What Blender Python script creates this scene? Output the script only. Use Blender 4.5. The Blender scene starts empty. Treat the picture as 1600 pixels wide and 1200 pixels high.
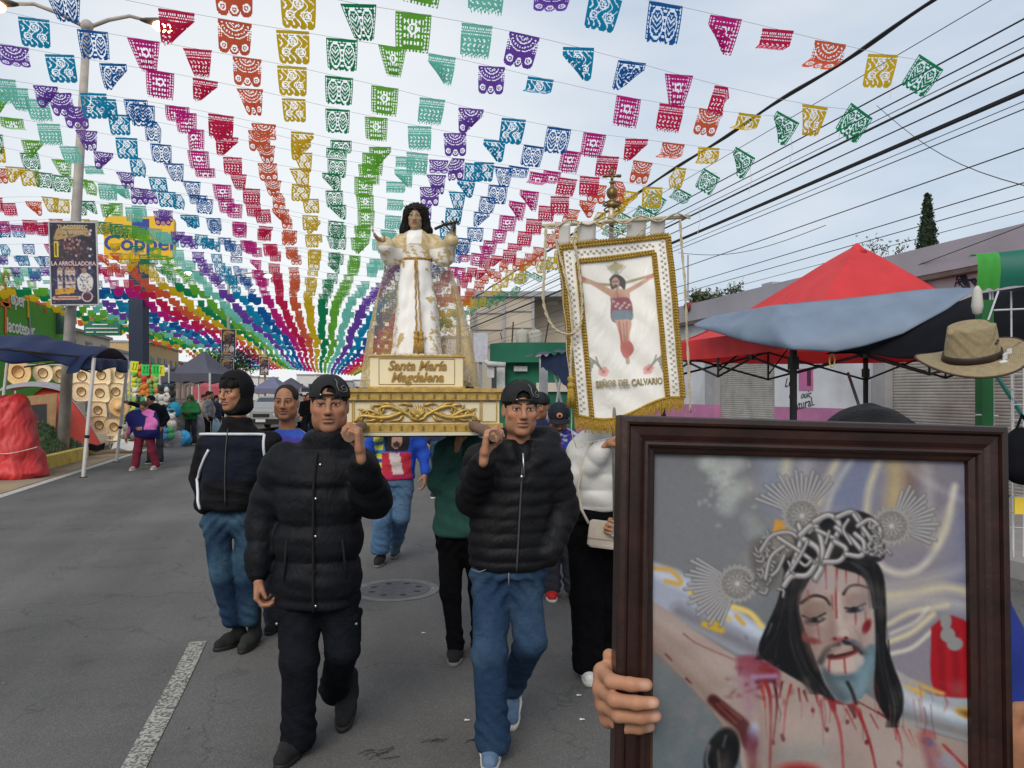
import bpy, math, random
import numpy as np
from mathutils import Vector, Matrix
S = bpy.context.scene
COL = S.collection
rnd = random.Random(7)
# ---------------------------------------------------------------- camera
F = 1200.0; HOR = 615.0; EYE = 1.62; YAW = math.radians(14.0)
SN, CS = math.sin(YAW), math.cos(YAW)
cam_d = bpy.data.cameras.new('camera'); cam = bpy.data.objects.new('camera', cam_d); COL.objects.link(cam)
cam_d.sensor_width = 36.0; cam_d.lens = 36.0*F/1600.0; cam_d.shift_y = (HOR-600.0)/1600.0
cam_d.clip_start = 0.05; cam_d.clip_end = 2000
cam.location = (0, 0, EYE); cam.rotation_euler = (math.radians(90), 0, -YAW)
S.camera = cam
# ---------------------------------------------------------------- sky
SUN_EL, SUN_AZ = math.radians(38), math.radians(-150)      # azimuth measured from +Y towards +X
W = bpy.data.worlds.new('World'); S.world = W; W.use_nodes = True
nt = W.node_tree; nt.nodes.clear()
def wn(t, **k):
    n = nt.nodes.new(t)
    for a, b in k.items(): setattr(n, a, b)
    return n
out = wn('ShaderNodeOutputWorld'); bg = wn('ShaderNodeBackground')
sky = wn('ShaderNodeTexSky', sky_type='NISHITA'); sky.sun_disc = False
sky.sun_elevation = SUN_EL; sky.sun_rotation = SUN_AZ; sky.air_density = 1.2; sky.dust_density = 2.0
tc = wn('ShaderNodeTexCoord'); mp = wn('ShaderNodeMapping'); mp.inputs['Scale'].default_value = (1.0, 1.0, 3.2)
mp.inputs['Rotation'].default_value = (0.1, 0.25, 0.5)
no = wn('ShaderNodeTexNoise'); no.inputs['Scale'].default_value = 2.1; no.inputs['Detail'].default_value = 6; no.inputs['Roughness'].default_value = .55
rmp = wn('ShaderNodeValToRGB'); rmp.color_ramp.elements[0].position = .34; rmp.color_ramp.elements[1].position = .68
rmp.color_ramp.elements[0].color = (3.9, 4.75, 5.8, 1); rmp.color_ramp.elements[1].color = (5.9, 6.25, 6.7, 1)
# the brightest cloud lies low, down the street (sun-lit dawn cloud)
dotn = wn('ShaderNodeVectorMath', operation='DOT_PRODUCT'); nrm = wn('ShaderNodeVectorMath', operation='NORMALIZE')
gv = Vector((-.02, .985, .17)).normalized(); dotn.inputs[1].default_value = gv
mr = wn('ShaderNodeMapRange'); mr.inputs['From Min'].default_value = .88; mr.inputs['From Max'].default_value = 1.0; mr.interpolation_type = 'SMOOTHSTEP'
gl = wn('ShaderNodeMix', data_type='RGBA'); gl.inputs[7].default_value = (7.6, 7.7, 7.7, 1)
mulg = wn('ShaderNodeMath', operation='MULTIPLY'); mulg.inputs[1].default_value = .85
mx = wn('ShaderNodeMix', data_type='RGBA'); mx.inputs[0].default_value = .88
L = nt.links.new
L(tc.outputs['Generated'], mp.inputs[0]); L(mp.outputs[0], no.inputs['Vector']); L(no.outputs[0], rmp.inputs[0])
L(tc.outputs['Generated'], nrm.inputs[0]); L(nrm.outputs[0], dotn.inputs[0]); L(dotn.outputs['Value'], mr.inputs[0]); L(mr.outputs[0], mulg.inputs[0])
L(mulg.outputs[0], gl.inputs[0]); L(rmp.outputs[0], gl.inputs[6])
L(sky.outputs[0], mx.inputs[6]); L(gl.outputs[2], mx.inputs[7]); L(mx.outputs[2], bg.inputs[0]); L(bg.outputs[0], out.inputs[0])
bg.inputs[1].default_value = 0.1
# ---------------------------------------------------------------- sun (veiled)
sd = bpy.data.lights.new('sun', 'SUN'); sd.energy = 1.5; sd.angle = math.radians(35); sd.color = (1, .92, .82)
so = bpy.data.objects.new('sun', sd); COL.objects.link(so)
sdir = Vector((math.sin(SUN_AZ)*math.cos(SUN_EL), math.cos(SUN_AZ)*math.cos(SUN_EL), math.sin(SUN_EL)))
so.rotation_euler = (-sdir).to_track_quat('-Z', 'Y').to_euler()
S.view_settings.view_transform = 'Standard'; S.view_settings.look = 'None'
S.view_settings.exposure = 0.42; S.view_settings.gamma = 1.0; S.view_settings.use_curve_mapping = False
S.cycles.transparent_max_bounces = 24; S.cycles.max_bounces = 6
# ---------------------------------------------------------------- places
def P(u, v, Z):
    """point at depth Z (metres along the view axis) seen at photo pixel (u, v)"""
    x = (u-800)/F*Z
    return Vector((Z*SN+x*CS, Z*CS-x*SN, EYE+(HOR-v)/F*Z))
def onX(u, v, X):
    k = SN+(u-800)/F*CS
    return P(u, v, X/k)
def ground(u, v, z=0): return P(u, v, (EYE-z)*F/(v-HOR))
def pix(p):
    Z = p[0]*SN+p[1]*CS; x = p[0]*CS-p[1]*SN
    return 800+F*x/Z, HOR-F*(p[2]-EYE)/Z, Z
# ---------------------------------------------------------------- colour and materials
def lin(c):
    return tuple((x/12.92 if x <= .04045 else ((x+.055)/1.055)**2.4) for x in [a/255 for a in c])
MATS = {}
def mat(name, col, rough=.7, metal=0, var=.12, scale=6, bump=0, bscale=60, spec=.4, attr=None, coat=0, sheen=0, trans=0, mixcol=None, mixscale=3, mixlo=.45, mixhi=.6, fold=0, fscale=9, fstretch=(1, 1, 2.2)):
    """procedural material: base colour with noise variation, optional second colour in patches, fine bump"""
    if name in MATS: return MATS[name]
    m = bpy.data.materials.new(name); m.use_nodes = True; n = m.node_tree.nodes; l = m.node_tree.links.new
    b = n['Principled BSDF']; b.inputs['Roughness'].default_value = rough; b.inputs['Metallic'].default_value = metal
    b.inputs['Specular IOR Level'].default_value = spec; b.inputs['Coat Weight'].default_value = coat; b.inputs['Sheen Weight'].default_value = sheen
    t = n.new('ShaderNodeTexCoord')
    if attr:
        a = n.new('ShaderNodeAttribute'); a.attribute_name = attr; src = a.outputs['Color']
    else:
        r = n.new('ShaderNodeRGB'); r.outputs[0].default_value = (*col, 1); src = r.outputs[0]
    if mixcol:
        q = n.new('ShaderNodeTexNoise'); q.inputs['Scale'].default_value = mixscale; q.inputs['Detail'].default_value = 5; l(t.outputs['Object'], q.inputs['Vector'])
        g = n.new('ShaderNodeMapRange'); g.inputs['From Min'].default_value = mixlo; g.inputs['From Max'].default_value = mixhi; l(q.outputs[0], g.inputs[0])
        k = n.new('ShaderNodeMix'); k.data_type = 'RGBA'; k.inputs[7].default_value = (*mixcol, 1); l(g.outputs[0], k.inputs[0]); l(src, k.inputs[6]); src = k.outputs[2]
    if var:
        q = n.new('ShaderNodeTexNoise'); q.inputs['Scale'].default_value = scale; q.inputs['Detail'].default_value = 6; l(t.outputs['Object'], q.inputs['Vector'])
        g = n.new('ShaderNodeMapRange'); g.inputs['From Min'].default_value = .3; g.inputs['From Max'].default_value = .7
        g.inputs['To Min'].default_value = 1-var; g.inputs['To Max'].default_value = 1+var; l(q.outputs[0], g.inputs[0])
        k = n.new('ShaderNodeVectorMath'); k.operation = 'SCALE'; l(src, k.inputs[0]); l(g.outputs[0], k.inputs[3]); src = k.outputs[0]
    l(src, b.inputs['Base Color'])
    if fold:                                       # soft creases of cloth, under the fine weave
        fm = n.new('ShaderNodeMapping'); fm.inputs['Scale'].default_value = fstretch; l(t.outputs['Object'], fm.inputs[0]); fq = n.new('ShaderNodeTexNoise'); fq.inputs['Scale'].default_value = fscale; fq.inputs['Detail'].default_value = 2.5; fq.inputs['Distortion'].default_value = 1.6; l(fm.outputs[0], fq.inputs['Vector'])
        fb = n.new('ShaderNodeBump'); fb.inputs['Strength'].default_value = fold; fb.inputs['Distance'].default_value = .05; l(fq.outputs[0], fb.inputs['Height']); l(fb.outputs[0], b.inputs['Normal'])
    if bump:
        q = n.new('ShaderNodeTexNoise'); q.inputs['Scale'].default_value = bscale; q.inputs['Detail'].default_value = 4; l(t.outputs['Object'], q.inputs['Vector'])
        k = n.new('ShaderNodeBump'); k.inputs['Strength'].default_value = bump; k.inputs['Distance'].default_value = .01; l(q.outputs[0], k.inputs['Height']); l(k.outputs[0], b.inputs['Normal'])
        if fold: l(fb.outputs[0], k.inputs['Normal'])
    if trans:
        tr = n.new('ShaderNodeBsdfTranslucent'); l(src, tr.inputs[0]); ms = n.new('ShaderNodeMixShader'); ms.inputs[0].default_value = trans
        o = n['Material Output']; l(b.outputs[0], ms.inputs[1]); l(tr.outputs[0], ms.inputs[2]); l(ms.outputs[0], o.inputs[0])
    MATS[name] = m; return m
def rgb(name, r, g, b, **k): return mat(name, lin((r, g, b)), **k)
# ---------------------------------------------------------------- objects
WM = {}
def tag(o, label=None, cat=None, group=None, kind=None):
    if label: o['label'] = label
    if cat: o['category'] = cat
    if group: o['group'] = group
    if kind: o['kind'] = kind
    return o
def thing(name, label, cat, loc=(0, 0, 0), rotz=0, group=None, R=None):
    o = bpy.data.objects.new(name, None); COL.objects.link(o); o.empty_display_size = .1
    o.location = loc
    if R is not None: o.rotation_euler = R.to_euler()
    else: o.rotation_euler = (0, 0, rotz)
    WM[o.name] = Matrix.Translation(loc) @ (R.to_4x4() if R is not None else Matrix.Rotation(rotz, 4, 'Z'))
    return tag(o, label, cat, group)
def link(name, me, parent=None):
    o = bpy.data.objects.new(name, me); COL.objects.link(o)
    if parent is not None:
        o.parent = parent; WM[o.name] = WM[parent.name].copy()
    else: WM[o.name] = Matrix.Identity(4)
    return o
def mesh_np(name, V, Q, mt, smooth=True, colors=None, tris=None):
    me = bpy.data.meshes.new(name); V = np.asarray(V, dtype=np.float32); Q = np.asarray(Q, dtype=np.int32)
    k = Q.shape[1]
    me.vertices.add(len(V)); me.vertices.foreach_set('co', V.ravel())
    me.loops.add(Q.size); me.loops.foreach_set('vertex_index', Q.ravel())
    me.polygons.add(len(Q)); me.polygons.foreach_set('loop_start', np.arange(0, Q.size, k, dtype=np.int32))
    me.polygons.foreach_set('loop_total', np.full(len(Q), k, dtype=np.int32))
    if smooth: me.polygons.foreach_set('use_smooth', np.ones(len(Q), dtype=bool))
    me.update(calc_edges=True)
    if colors is not None:
        a = me.color_attributes.new('Col', 'FLOAT_COLOR', 'POINT')
        c = np.ones((len(V), 4), dtype=np.float32); c[:, :3] = colors; a.data.foreach_set('color', c.ravel())
    me.materials.append(mt); return me
class MB:
    """collects shapes (in world coordinates unless local) into ONE mesh object"""
    def __init__(s): s.v = []; s.f = []
    def add(s, vs, fs):
        b = len(s.v); s.v += [Vector(p) for p in vs]; s.f += [tuple(b+i for i in f) for f in fs]; return s
    def box(s, c, size, R=None):
        x, y, z = [a/2 for a in size]; c = Vector(c)
        vs = [Vector((i*x, j*y, k*z)) for i in (-1, 1) for j in (-1, 1) for k in (-1, 1)]
        if R is not None: vs = [R @ p for p in vs]
        return s.add([p+c for p in vs], [(0, 1, 3, 2), (4, 6, 7, 5), (0, 4, 5, 1), (2, 3, 7, 6), (0, 2, 6, 4), (1, 5, 7, 3)])
    def bbox(s, c, size, b=.01, R=None):
        """box with chamfered vertical section"""
        x, y, z = [a/2 for a in size]; pts = [(x-b, -y), (x, -y+b), (x, y-b), (x-b, y), (-x+b, y), (-x, y-b), (-x, -y+b), (-x+b, -y)]
        rs = []
        for zz, q in ((-z, 1-b/max(x, y)), (-z+b, 1), (z-b, 1), (z, 1-b/max(x, y))):
            rs.append([Vector((px*q, py*q, zz)) for px, py in pts])
        if R is not None: rs = [[R @ p for p in r] for r in rs]
        return s.loft([[p+Vector(c) for p in r] for r in rs])
    def loft(s, rings, cap=True, closed=True):
        n = len(rings[0]); b = len(s.v)
        for r in rings: s.v += [Vector(p) for p in r]
        for i in range(len(rings)-1):
            for j in range(n if closed else n-1):
                k = (j+1) % n; s.f.append((b+i*n+j, b+i*n+k, b+(i+1)*n+k, b+(i+1)*n+j))
        if cap and closed:
            s.f.append(tuple(b+j for j in range(n-1, -1, -1))); s.f.append(tuple(b+(len(rings)-1)*n+j for j in range(n)))
        return s
    def tube(s, pts, r, n=6, cap=True):
        pts = [Vector(p) for p in pts]; rings = []; up = Vector((0, 0, 1))
        rr = r if isinstance(r, (list, tuple)) else [r]*len(pts)
        d0 = (pts[1]-pts[0]).normalized(); u = d0.cross(up)
        if u.length < .01: u = d0.cross(Vector((1, 0, 0)))
        u.normalize()
        for i, p in enumerate(pts):
            d = (pts[min(i+1, len(pts)-1)]-pts[max(i-1, 0)])
            d = d.normalized() if d.length > 1e-9 else d0
            u = (u-d*u.dot(d)); u = u.normalized() if u.length > 1e-6 else Vector((1, 0, 0)); w = d.cross(u)
            rings.append([p+(u*math.cos(a)+w*math.sin(a))*rr[i] for a in [2*math.pi*k/n for k in range(n)]])
        return s.loft(rings, cap)
    def lathe(s, prof, c=(0, 0, 0), n=16, R=None):
        rings = []
        for r, z in prof:
            ring = [Vector((r*math.cos(2*math.pi*k/n), r*math.sin(2*math.pi*k/n), z)) for k in range(n)]
            rings.append([(R @ p if R is not None else p)+Vector(c) for p in ring])
        return s.loft(rings)
    def prism(s, poly, d):
        """polygon (3-D points) extruded by vector d"""
        n = len(poly); d = Vector(d); poly = [Vector(p) for p in poly]
        return s.add(poly+[p+d for p in poly], [tuple(range(n-1, -1, -1)), tuple(range(n, 2*n))]+[(i, (i+1) % n, n+(i+1) % n, n+i) for i in range(n)])
    def grid(s, fn, nu, nv):
        b = len(s.v)
        for j in range(nv+1):
            for i in range(nu+1): s.v.append(Vector(fn(i/nu, j/nv)))
        for j in range(nv):
            for i in range(nu):
                a = b+j*(nu+1)+i; s.f.append((a, a+1, a+nu+2, a+nu+1))
        return s
    def ball(s, c, r, n=8, m=6, R=None):
        rx, ry, rz = r if isinstance(r, (list, tuple)) else (r, r, r); rings = []
        for j in range(m+1):
            t = math.pi*(j+.02*(j == 0)-.02*(j == m))/m
            rings.append([Vector((rx*math.sin(t)*math.cos(2*math.pi*k/n), ry*math.sin(t)*math.sin(2*math.pi*k/n), -rz*math.cos(t))) for k in range(n)])
        return s.loft([[(R @ p if R is not None else p)+Vector(c) for p in q] for q in rings])
    def build(s, name, mt, parent=None, local=False, smooth=False):
        vs = s.v
        if parent is not None and not local:
            iv = WM[parent.name].inverted(); vs = [iv @ p for p in vs]
        me = bpy.data.meshes.new(name); me.from_pydata([tuple(p) for p in vs], [], s.f); me.update()
        me.materials.append(mt)
        if smooth: me.polygons.foreach_set('use_smooth', [True]*len(me.polygons))
        return link(name, me, parent)
def solidify(o, t, off=0):
    m = o.modifiers.new('thick', 'SOLIDIFY'); m.thickness = t; m.offset = off; return o
def struct(o): o['kind'] = 'structure'; return o
def stuff(o): o['kind'] = 'stuff'; return o
def smooth_by_angle(o):
    o.data.polygons.foreach_set('use_smooth', [True]*len(o.data.polygons))
def text(name, body, size, mt, parent, loc, R, ext=.004, shear=0, align='CENTER', sx=1.0, bevel=0, offset=0):
    """raised lettering: R maps text x/y/z to world"""
    c = bpy.data.curves.new(name, 'FONT'); c.body = body; c.size = size; c.extrude = ext; c.shear = shear; c.align_x = align; c.align_y = 'CENTER'
    c.bevel_depth = bevel; c.resolution_u = 3; c.offset = offset; c.space_line = .95
    t = bpy.data.objects.new('tmp', c); COL.objects.link(t)
    dg = bpy.context.evaluated_depsgraph_get(); me = bpy.data.meshes.new_from_object(t.evaluated_get(dg))
    COL.objects.unlink(t); bpy.data.objects.remove(t)
    M = Matrix.Translation(loc) @ R.to_4x4() @ Matrix.Diagonal((sx, 1, 1, 1))
    if parent is not None: M = WM[parent.name].inverted() @ M
    me.transform(M); me.materials.clear(); me.materials.append(mt); me.name = name
    return link(name, me, parent)
def frame_R(right, up):
    r = Vector(right).normalized(); u = Vector(up); u = (u-r*u.dot(r)).normalized(); n = r.cross(u)
    return Matrix((r, u, n)).transposed()
RC = frame_R((CS, -SN, 0), (0, 0, 1))            # a surface that faces the camera squarely
def copy_thing(r, loc, rotz, label=None, group=None, scale=None):
    c = r.copy(); COL.objects.link(c); c.location = loc; c.rotation_euler = (0, 0, rotz)
    if scale: c.scale = (scale,)*3
    if label: c['label'] = label
    if group: c['group'] = group
    WM[c.name] = Matrix.Translation(loc) @ Matrix.Rotation(rotz, 4, 'Z')
    for ch in list(r.children):
        d = ch.copy(); COL.objects.link(d); d.parent = c
        for g in list(ch.children):
            e = g.copy(); COL.objects.link(e); e.parent = d
    return c
def lerp(a, b, t): return a+(b-a)*t
def interp(tab, x):
    return float(np.interp(x, [t[0] for t in tab], [t[1] for t in tab]))
# ================================================================ ground and road
def asphalt():
    m = mat('asphalt', (.108, .104, .100), rough=.9, var=.12, scale=.9, bump=.5, bscale=180, spec=.25, mixcol=(.138, .132, .125), mixscale=.35, mixlo=.4, mixhi=.7)
    n = m.node_tree.nodes; l = m.node_tree.links.new; b = n['Principled BSDF']
    src = b.inputs['Base Color'].links[0].from_socket
    t = n.new('ShaderNodeTexCoord'); v = n.new('ShaderNodeTexVoronoi'); v.inputs['Scale'].default_value = 110; l(t.outputs['Object'], v.inputs['Vector'])
    g = n.new('ShaderNodeMapRange'); g.inputs['From Min'].default_value = 0; g.inputs['From Max'].default_value = .9; g.inputs['To Min'].default_value = .72; g.inputs['To Max'].default_value = 1.3
    k = n.new('ShaderNodeVectorMath'); k.operation = 'SCALE'; l(v.outputs['Distance'], g.inputs[0]); l(src, k.inputs[0]); l(g.outputs[0], k.inputs[3])
    # oil stains, long tyre-polished bands and hairline cracks
    mp_ = n.new('ShaderNodeMapping'); mp_.inputs['Scale'].default_value = (1.1, .10, 1); l(t.outputs['Object'], mp_.inputs[0]); q1 = n.new('ShaderNodeTexNoise'); q1.inputs['Scale'].default_value = 1.3; q1.inputs['Detail'].default_value = 4; l(mp_.outputs[0], q1.inputs['Vector'])
    q2 = n.new('ShaderNodeTexNoise'); q2.inputs['Scale'].default_value = 2.6; q2.inputs['Detail'].default_value = 7; l(t.outputs['Object'], q2.inputs['Vector'])
    vc = n.new('ShaderNodeTexVoronoi'); vc.feature = 'DISTANCE_TO_EDGE'; vc.inputs['Scale'].default_value = .55; q3 = n.new('ShaderNodeTexNoise'); q3.inputs['Scale'].default_value = 3; q3.inputs['Detail'].default_value = 6; l(t.outputs['Object'], q3.inputs['Vector']); va = n.new('ShaderNodeVectorMath'); va.operation = 'MULTIPLY_ADD'; va.inputs[1].default_value = (.8, .8, 0); l(q3.outputs['Color'], va.inputs[0]); l(t.outputs['Object'], va.inputs[2]); l(va.outputs[0], vc.inputs['Vector'])
    fs = []
    for o_, lo, hi, a_, b__ in ((q1.outputs[0], .35, .65, .86, 1.10), (q2.outputs[0], .60, .72, 1.0, .80), (vc.outputs['Distance'], .0, .006, .72, 1.0)):
        r_ = n.new('ShaderNodeMapRange'); r_.inputs['From Min'].default_value = lo; r_.inputs['From Max'].default_value = hi; r_.inputs['To Min'].default_value = a_; r_.inputs['To Max'].default_value = b__; l(o_, r_.inputs[0]); fs.append(r_)
    for r_ in fs: k2 = n.new('ShaderNodeVectorMath'); k2.operation = 'SCALE'; l(k.outputs[0], k2.inputs[0]); l(r_.outputs[0], k2.inputs[3]); k = k2
    l(k.outputs[0], b.inputs['Base Color'])
    return m
M_ASPH = asphalt()
M_DIRT = mat('pale earth', (.20, .165, .12), rough=.95, var=.25, scale=.8, bump=.5, bscale=25)
M_PAVE = mat('dusty concrete', (.27, .22, .155), rough=.95, var=.2, scale=1.6, bump=.4, bscale=60, mixcol=(.33, .22, .10), mixscale=.5, mixlo=.45, mixhi=.65)
M_CONC = mat('concrete', (.30, .29, .275), rough=.9, var=.15, scale=2, bump=.3, bscale=50)
M_YEL = mat('yellow kerb paint', (.62, .43, .07), rough=.7, var=.2, scale=5, mixcol=(.36, .3, .2), mixscale=6, mixlo=.55, mixhi=.7)
o = struct(MB().grid(lambda a, b: (-700+1400*a, -60+1500*b, -.02), 8, 8).build('ground', M_DIRT))
o = struct(MB().grid(lambda a, b: (lerp(-5.0, 5.9, a), lerp(-25, 200, b), 0), 4, 40).build('road', M_ASPH))
def worn_paint(name, col, lo, hi):
    m = mat(name, (.108, .104, .10), rough=.85, var=.12, scale=9, bump=.3, bscale=120, mixcol=col, mixscale=55, mixlo=lo, mixhi=hi)
    return m
M_LINE = worn_paint('worn white road paint', (.40, .39, .34), .42, .56)
M_LINE2 = worn_paint('white edge paint', (.45, .44, .41), .28, .45)
# worn lane stripes, 5 mm proud of the asphalt
for i, (y0, y1) in enumerate([(1.6, 5.35), (10.6, 14.3), (19.6, 23.3), (28.6, 32.3)]):
    o = MB().grid(lambda a, b: (-.83+.105*a+.006*math.sin(9*b), lerp(y0, y1, b), .005), 4, 20).build('lane_stripe', M_LINE if i == 0 else M_LINE)
    struct(o)
struct(MB().grid(lambda a, b: (-4.98+.17*a, lerp(-5, 120, b), .005), 1, 30).build('edge_line', M_LINE2))
# left pavement: a dusty gutter strip, kerb, then the pavement behind
struct(MB().box((-5.48, 60, .0), (.98, 170, .03)).build('gutter', M_PAVE))
struct(MB().box((-12.0, 60, .03), (12.0, 170, .2)).build('left_pavement', M_PAVE))
struct(MB().box((5.98, 60, .03), (.14, 170, .24)).build('right_kerb', M_CONC))
struct(MB().box((7.8, 60, .02), (3.5, 170, .24)).build('right_pavement', M_CONC))
# manhole cover with holes in a lighter concrete collar
c = ground(618, 922); M_IRON = mat('cast iron', (.10, .10, .105), rough=.6, metal=.3, var=.2, scale=14, bump=.4)
t = thing('manhole_cover', 'round manhole cover with holes set in the road behind the front bearer', 'manhole cover', (c.x, c.y, 0))
def disc(r, z, n=28): return [(c.x+r*math.cos(2*math.pi*k/n), c.y+r*math.sin(2*math.pi*k/n), z) for k in range(n)]
b = MB(); rr = [disc(.36, .001), disc(.36, .006), disc(.285, .006), disc(.285, .001)]; b.loft(rr, cap=False); b.build('collar', mat('collar concrete', (.15, .145, .135), var=.2, scale=9, bump=.4), t)
MB().loft([disc(.283, .001), disc(.283, .008)]).build('cover', M_IRON, t)
for k in range(8):
    b = MB(); a = k*math.pi/4+.2; q = .2
    pc = (c.x+q*math.cos(a), c.y+q*math.sin(a))
    b.loft([[(pc[0]+.028*math.cos(x), pc[1]+.022*math.sin(x), z) for x in [2*math.pi*i/10 for i in range(10)]] for z in (.006, .0095)])
    b.build('lift_hole', mat('hole dark', (.012, .012, .013)), t)
# litter: twigs, pebbles and paper scraps
M_TWIG = mat('dry twig', (.035, .03, .02)); M_SCRAP = mat('paper scrap', (.6, .6, .58))
for i, (u, v) in enumerate([(598, 1182), (735, 1158), (590, 1178), (690, 1158)]):
    p = ground(u, v); b = MB()
    for k in range(5):
        a = rnd.uniform(-.4, .4)+rnd.choice([0, 3.1]); l = rnd.uniform(.03, .09)
        q = p+Vector((rnd.uniform(-.03, .03), rnd.uniform(-.03, .03), .004)); b.tube([q, q+Vector((l*.5*math.cos(a), l*.5*math.sin(a), .006)), q+Vector((l*math.cos(a+.3), l*math.sin(a+.3), .002))], .0016, 5)
    tag(b.build('twig', M_TWIG), 'dry broken twig lying on the asphalt near the bottom of the picture', 'twig', 'twigs lying on the asphalt')
b = MB()
for k in range(260):
    y = rnd.uniform(2.2, 9); x = rnd.uniform(-3.5, 4.5); r = rnd.choice([.003, .004, .004, .006, .008])
    b.ball((x, y, r*.5), (r, r*1.3, r*.6), 5, 3)
o = stuff(b.build('road_grit', mat('grit', (.16, .155, .15), var=.4, scale=20))); tag(o, 'loose grit and pebbles scattered over the asphalt', 'grit')
b = MB()
for (u, v) in [(905, 1088), (910, 1126), (730, 1127), (662, 990), (678, 920), (1000, 1000)]:
    p = ground(u, v); b.add([p+Vector(q) for q in ((-.014, 0, .004), (.012, -.006, .006), (.016, .008, .004), (-.01, .012, .009))], [(0, 1, 2, 3)])
o = stuff(b.build('paper_scraps', M_SCRAP)); tag(o, 'tiny white paper scraps on the asphalt', 'litter')
# ================================================================ buildings, poles, cables, trees
M_WHW = mat('white plaster', (.62, .645, .68), rough=.9, var=.1, scale=1.3, bump=.2, bscale=30, mixcol=(.42, .43, .45), mixscale=.9, mixlo=.5, mixhi=.75)
M_LAV = mat('grey lavender render', (.38, .37, .42), rough=.9, var=.1, scale=.9, bump=.15, bscale=20)
M_BRN = mat('brown cornice', (.14, .11, .10), rough=.9, var=.2, scale=4)
M_PINK = mat('pink dado paint', (.46, .17, .33), rough=.85, var=.12, scale=2, mixcol=(.55, .36, .45), mixscale=3, mixlo=.6, mixhi=.7)
M_SHUT = mat('galvanised shutter', (.47, .46, .43), rough=.55, metal=.2, var=.15, scale=5, mixcol=(.25, .22, .18), mixscale=2.5, mixlo=.55, mixhi=.8)
M_PILL = mat('grey pillar', (.32, .32, .33), rough=.9, var=.12, scale=3)
M_GLASS = mat('dark window glass', (.04, .05, .06), rough=.08, spec=.7, var=.1)
BX = 9.5
t = thing('shop_building', 'long low white shop with roller shutters and a pink dado behind the red canopy', 'building', (BX, 14, 0))
def wallX(y0, y1, z0, z1, m, name, d=.3, off=0): return MB().box((BX+d/2+off, (y0+y1)/2, (z0+z1)/2), (d, y1-y0, z1-z0)).build(name, m, t)
for y0, y1 in ((2, 5), (11.6, 14.7), (17.7, 28)): wallX(y0, y1, 1.34, 3.42, M_WHW, 'wall'); wallX(y0, y1, .14, 1.338, M_PINK, 'dado', .3, -.004)
for y0, y1 in ((5, 11.3), (14.7, 17.2)): wallX(y0, y1, 2.75, 3.42, M_WHW, 'lintel', .3)
for y0, y1 in ((11.302, 11.598), (17.202, 17.698)): wallX(y0, y1, 1.34, 3.41, M_PILL, 'pillar', .35, -.05); wallX(y0, y1, .14, 1.338, M_PINK, 'pillar_dado', .36, -.056)
for y0, y1 in ((5.02, 11.28), (14.72, 17.18)):
    n = 52; pr = []
    for k in range(n):
        z = .15+k*.05
        for dz, dx in ((0, 0), (.012, -.018), (.034, -.022), (.046, -.002)): pr.append((BX+.12+dx, z+dz))
    MB().loft([[Vector((x, y, z)) for x, z in pr] for y in (y0, y1)], closed=False).build('roller_shutter', M_SHUT, t)
    MB().box((BX+.11, (y0+y1)/2, 2.70), (.1, y1-y0-.004, .09)).build('shutter_box', M_PILL, t)
MB().box((BX+.05, 15, 3.46), (.5, 26, .078)).build('cornice', M_BRN, t)
MB().box((BX+.0, 15, 3.72), (.42, 26, .44)).build('parapet', M_LAV, t)
MB().box((BX+3, 15, 3.3), (5.6, 25.8, .1)).build('roof_slab', M_LAV, t)
MB().box((BX+.15, 15, 4.0), (.3, .4, .1)).build('roof_block', M_LAV, t)
M_BLKP = mat('black wall paint', (.012, .012, .014), rough=.8); RW = frame_R((0, -1, 0), (0, 0, 1))
def wtx(s, u, v, size, rot=0, shear=0):
    p_ = onX(u, v, BX-.008); R = frame_R(Matrix.Rotation(-rot, 3, 'X')@Vector((0, -1, 0)), Matrix.Rotation(-rot, 3, 'X')@Vector((0, 0, 1))); text('wall_lettering', s, size, M_BLKP, t, p_, R, ext=.002, shear=shear)
wtx('Lo', 1231, 598, .26, .1, .5); wtx('es', 1236, 620, .17, -.5); wtx('natural.', 1254, 632, .26, .18); wtx('ouic', 1258, 617, .2, .1, .5)
cvp = MB(); a, b_ = onX(1248, 576, BX-.012), onX(1270, 610, BX-.012)
MB().box((BX-.008, (a.y+b_.y)/2, (a.z+b_.z)/2), (.01, abs(a.y-b_.y), abs(a.z-b_.z))).build('pink_panel', mat('pink mural', (.5, .15, .33), var=.1), t)
MB().box((BX-.016, (a.y*.25+b_.y*.75), (a.z+b_.z)/2+.05), (.01, .12, abs(a.z-b_.z)*.8)).build('mural_figure', mat('dark plum', (.10, .02, .05)), t)
MB().tube([onX(1360, 640, BX-.05), onX(1360, 596, BX-.05), onX(1359, 590, BX-.03)], .02, 6).build('conduit', M_PILL, t)
p0, p1 = onX(1512, 441, BX-.02), 0; b = MB()
for k in range(7):
    q = onX(1497+rnd.uniform(0, 26), 442+rnd.uniform(-9, 7), BX-.012); b.tube([q+Vector((0, .1*math.cos(a_), .07*math.sin(a_*1.7))) for a_ in np.linspace(0, 5, 9)], .012, 4)
b.build('graffiti', mat('blue black spray', (.05, .055, .09)), t)
b = MB(); q = onX(1075, 470, BX+1); b.tube([q, q+Vector((0, 0, 1.35))], .022, 6); tag(b.build('roof_pipe', mat('grey pipe', (.3, .3, .32))), 'thin grey pipe standing on the white shop roof beside the banner', 'pipe')
b = MB(); q = P(1088, 480, 20); b.tube([q+Vector((-.3, 0, 0)), q+Vector((.25, 0, 0))], .12, 12); tag(b.build('roof_canister', mat('rusty red tank', (.22, .05, .04))), 'small rusty red gas canister lying on the shop roof', 'gas canister')
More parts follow.
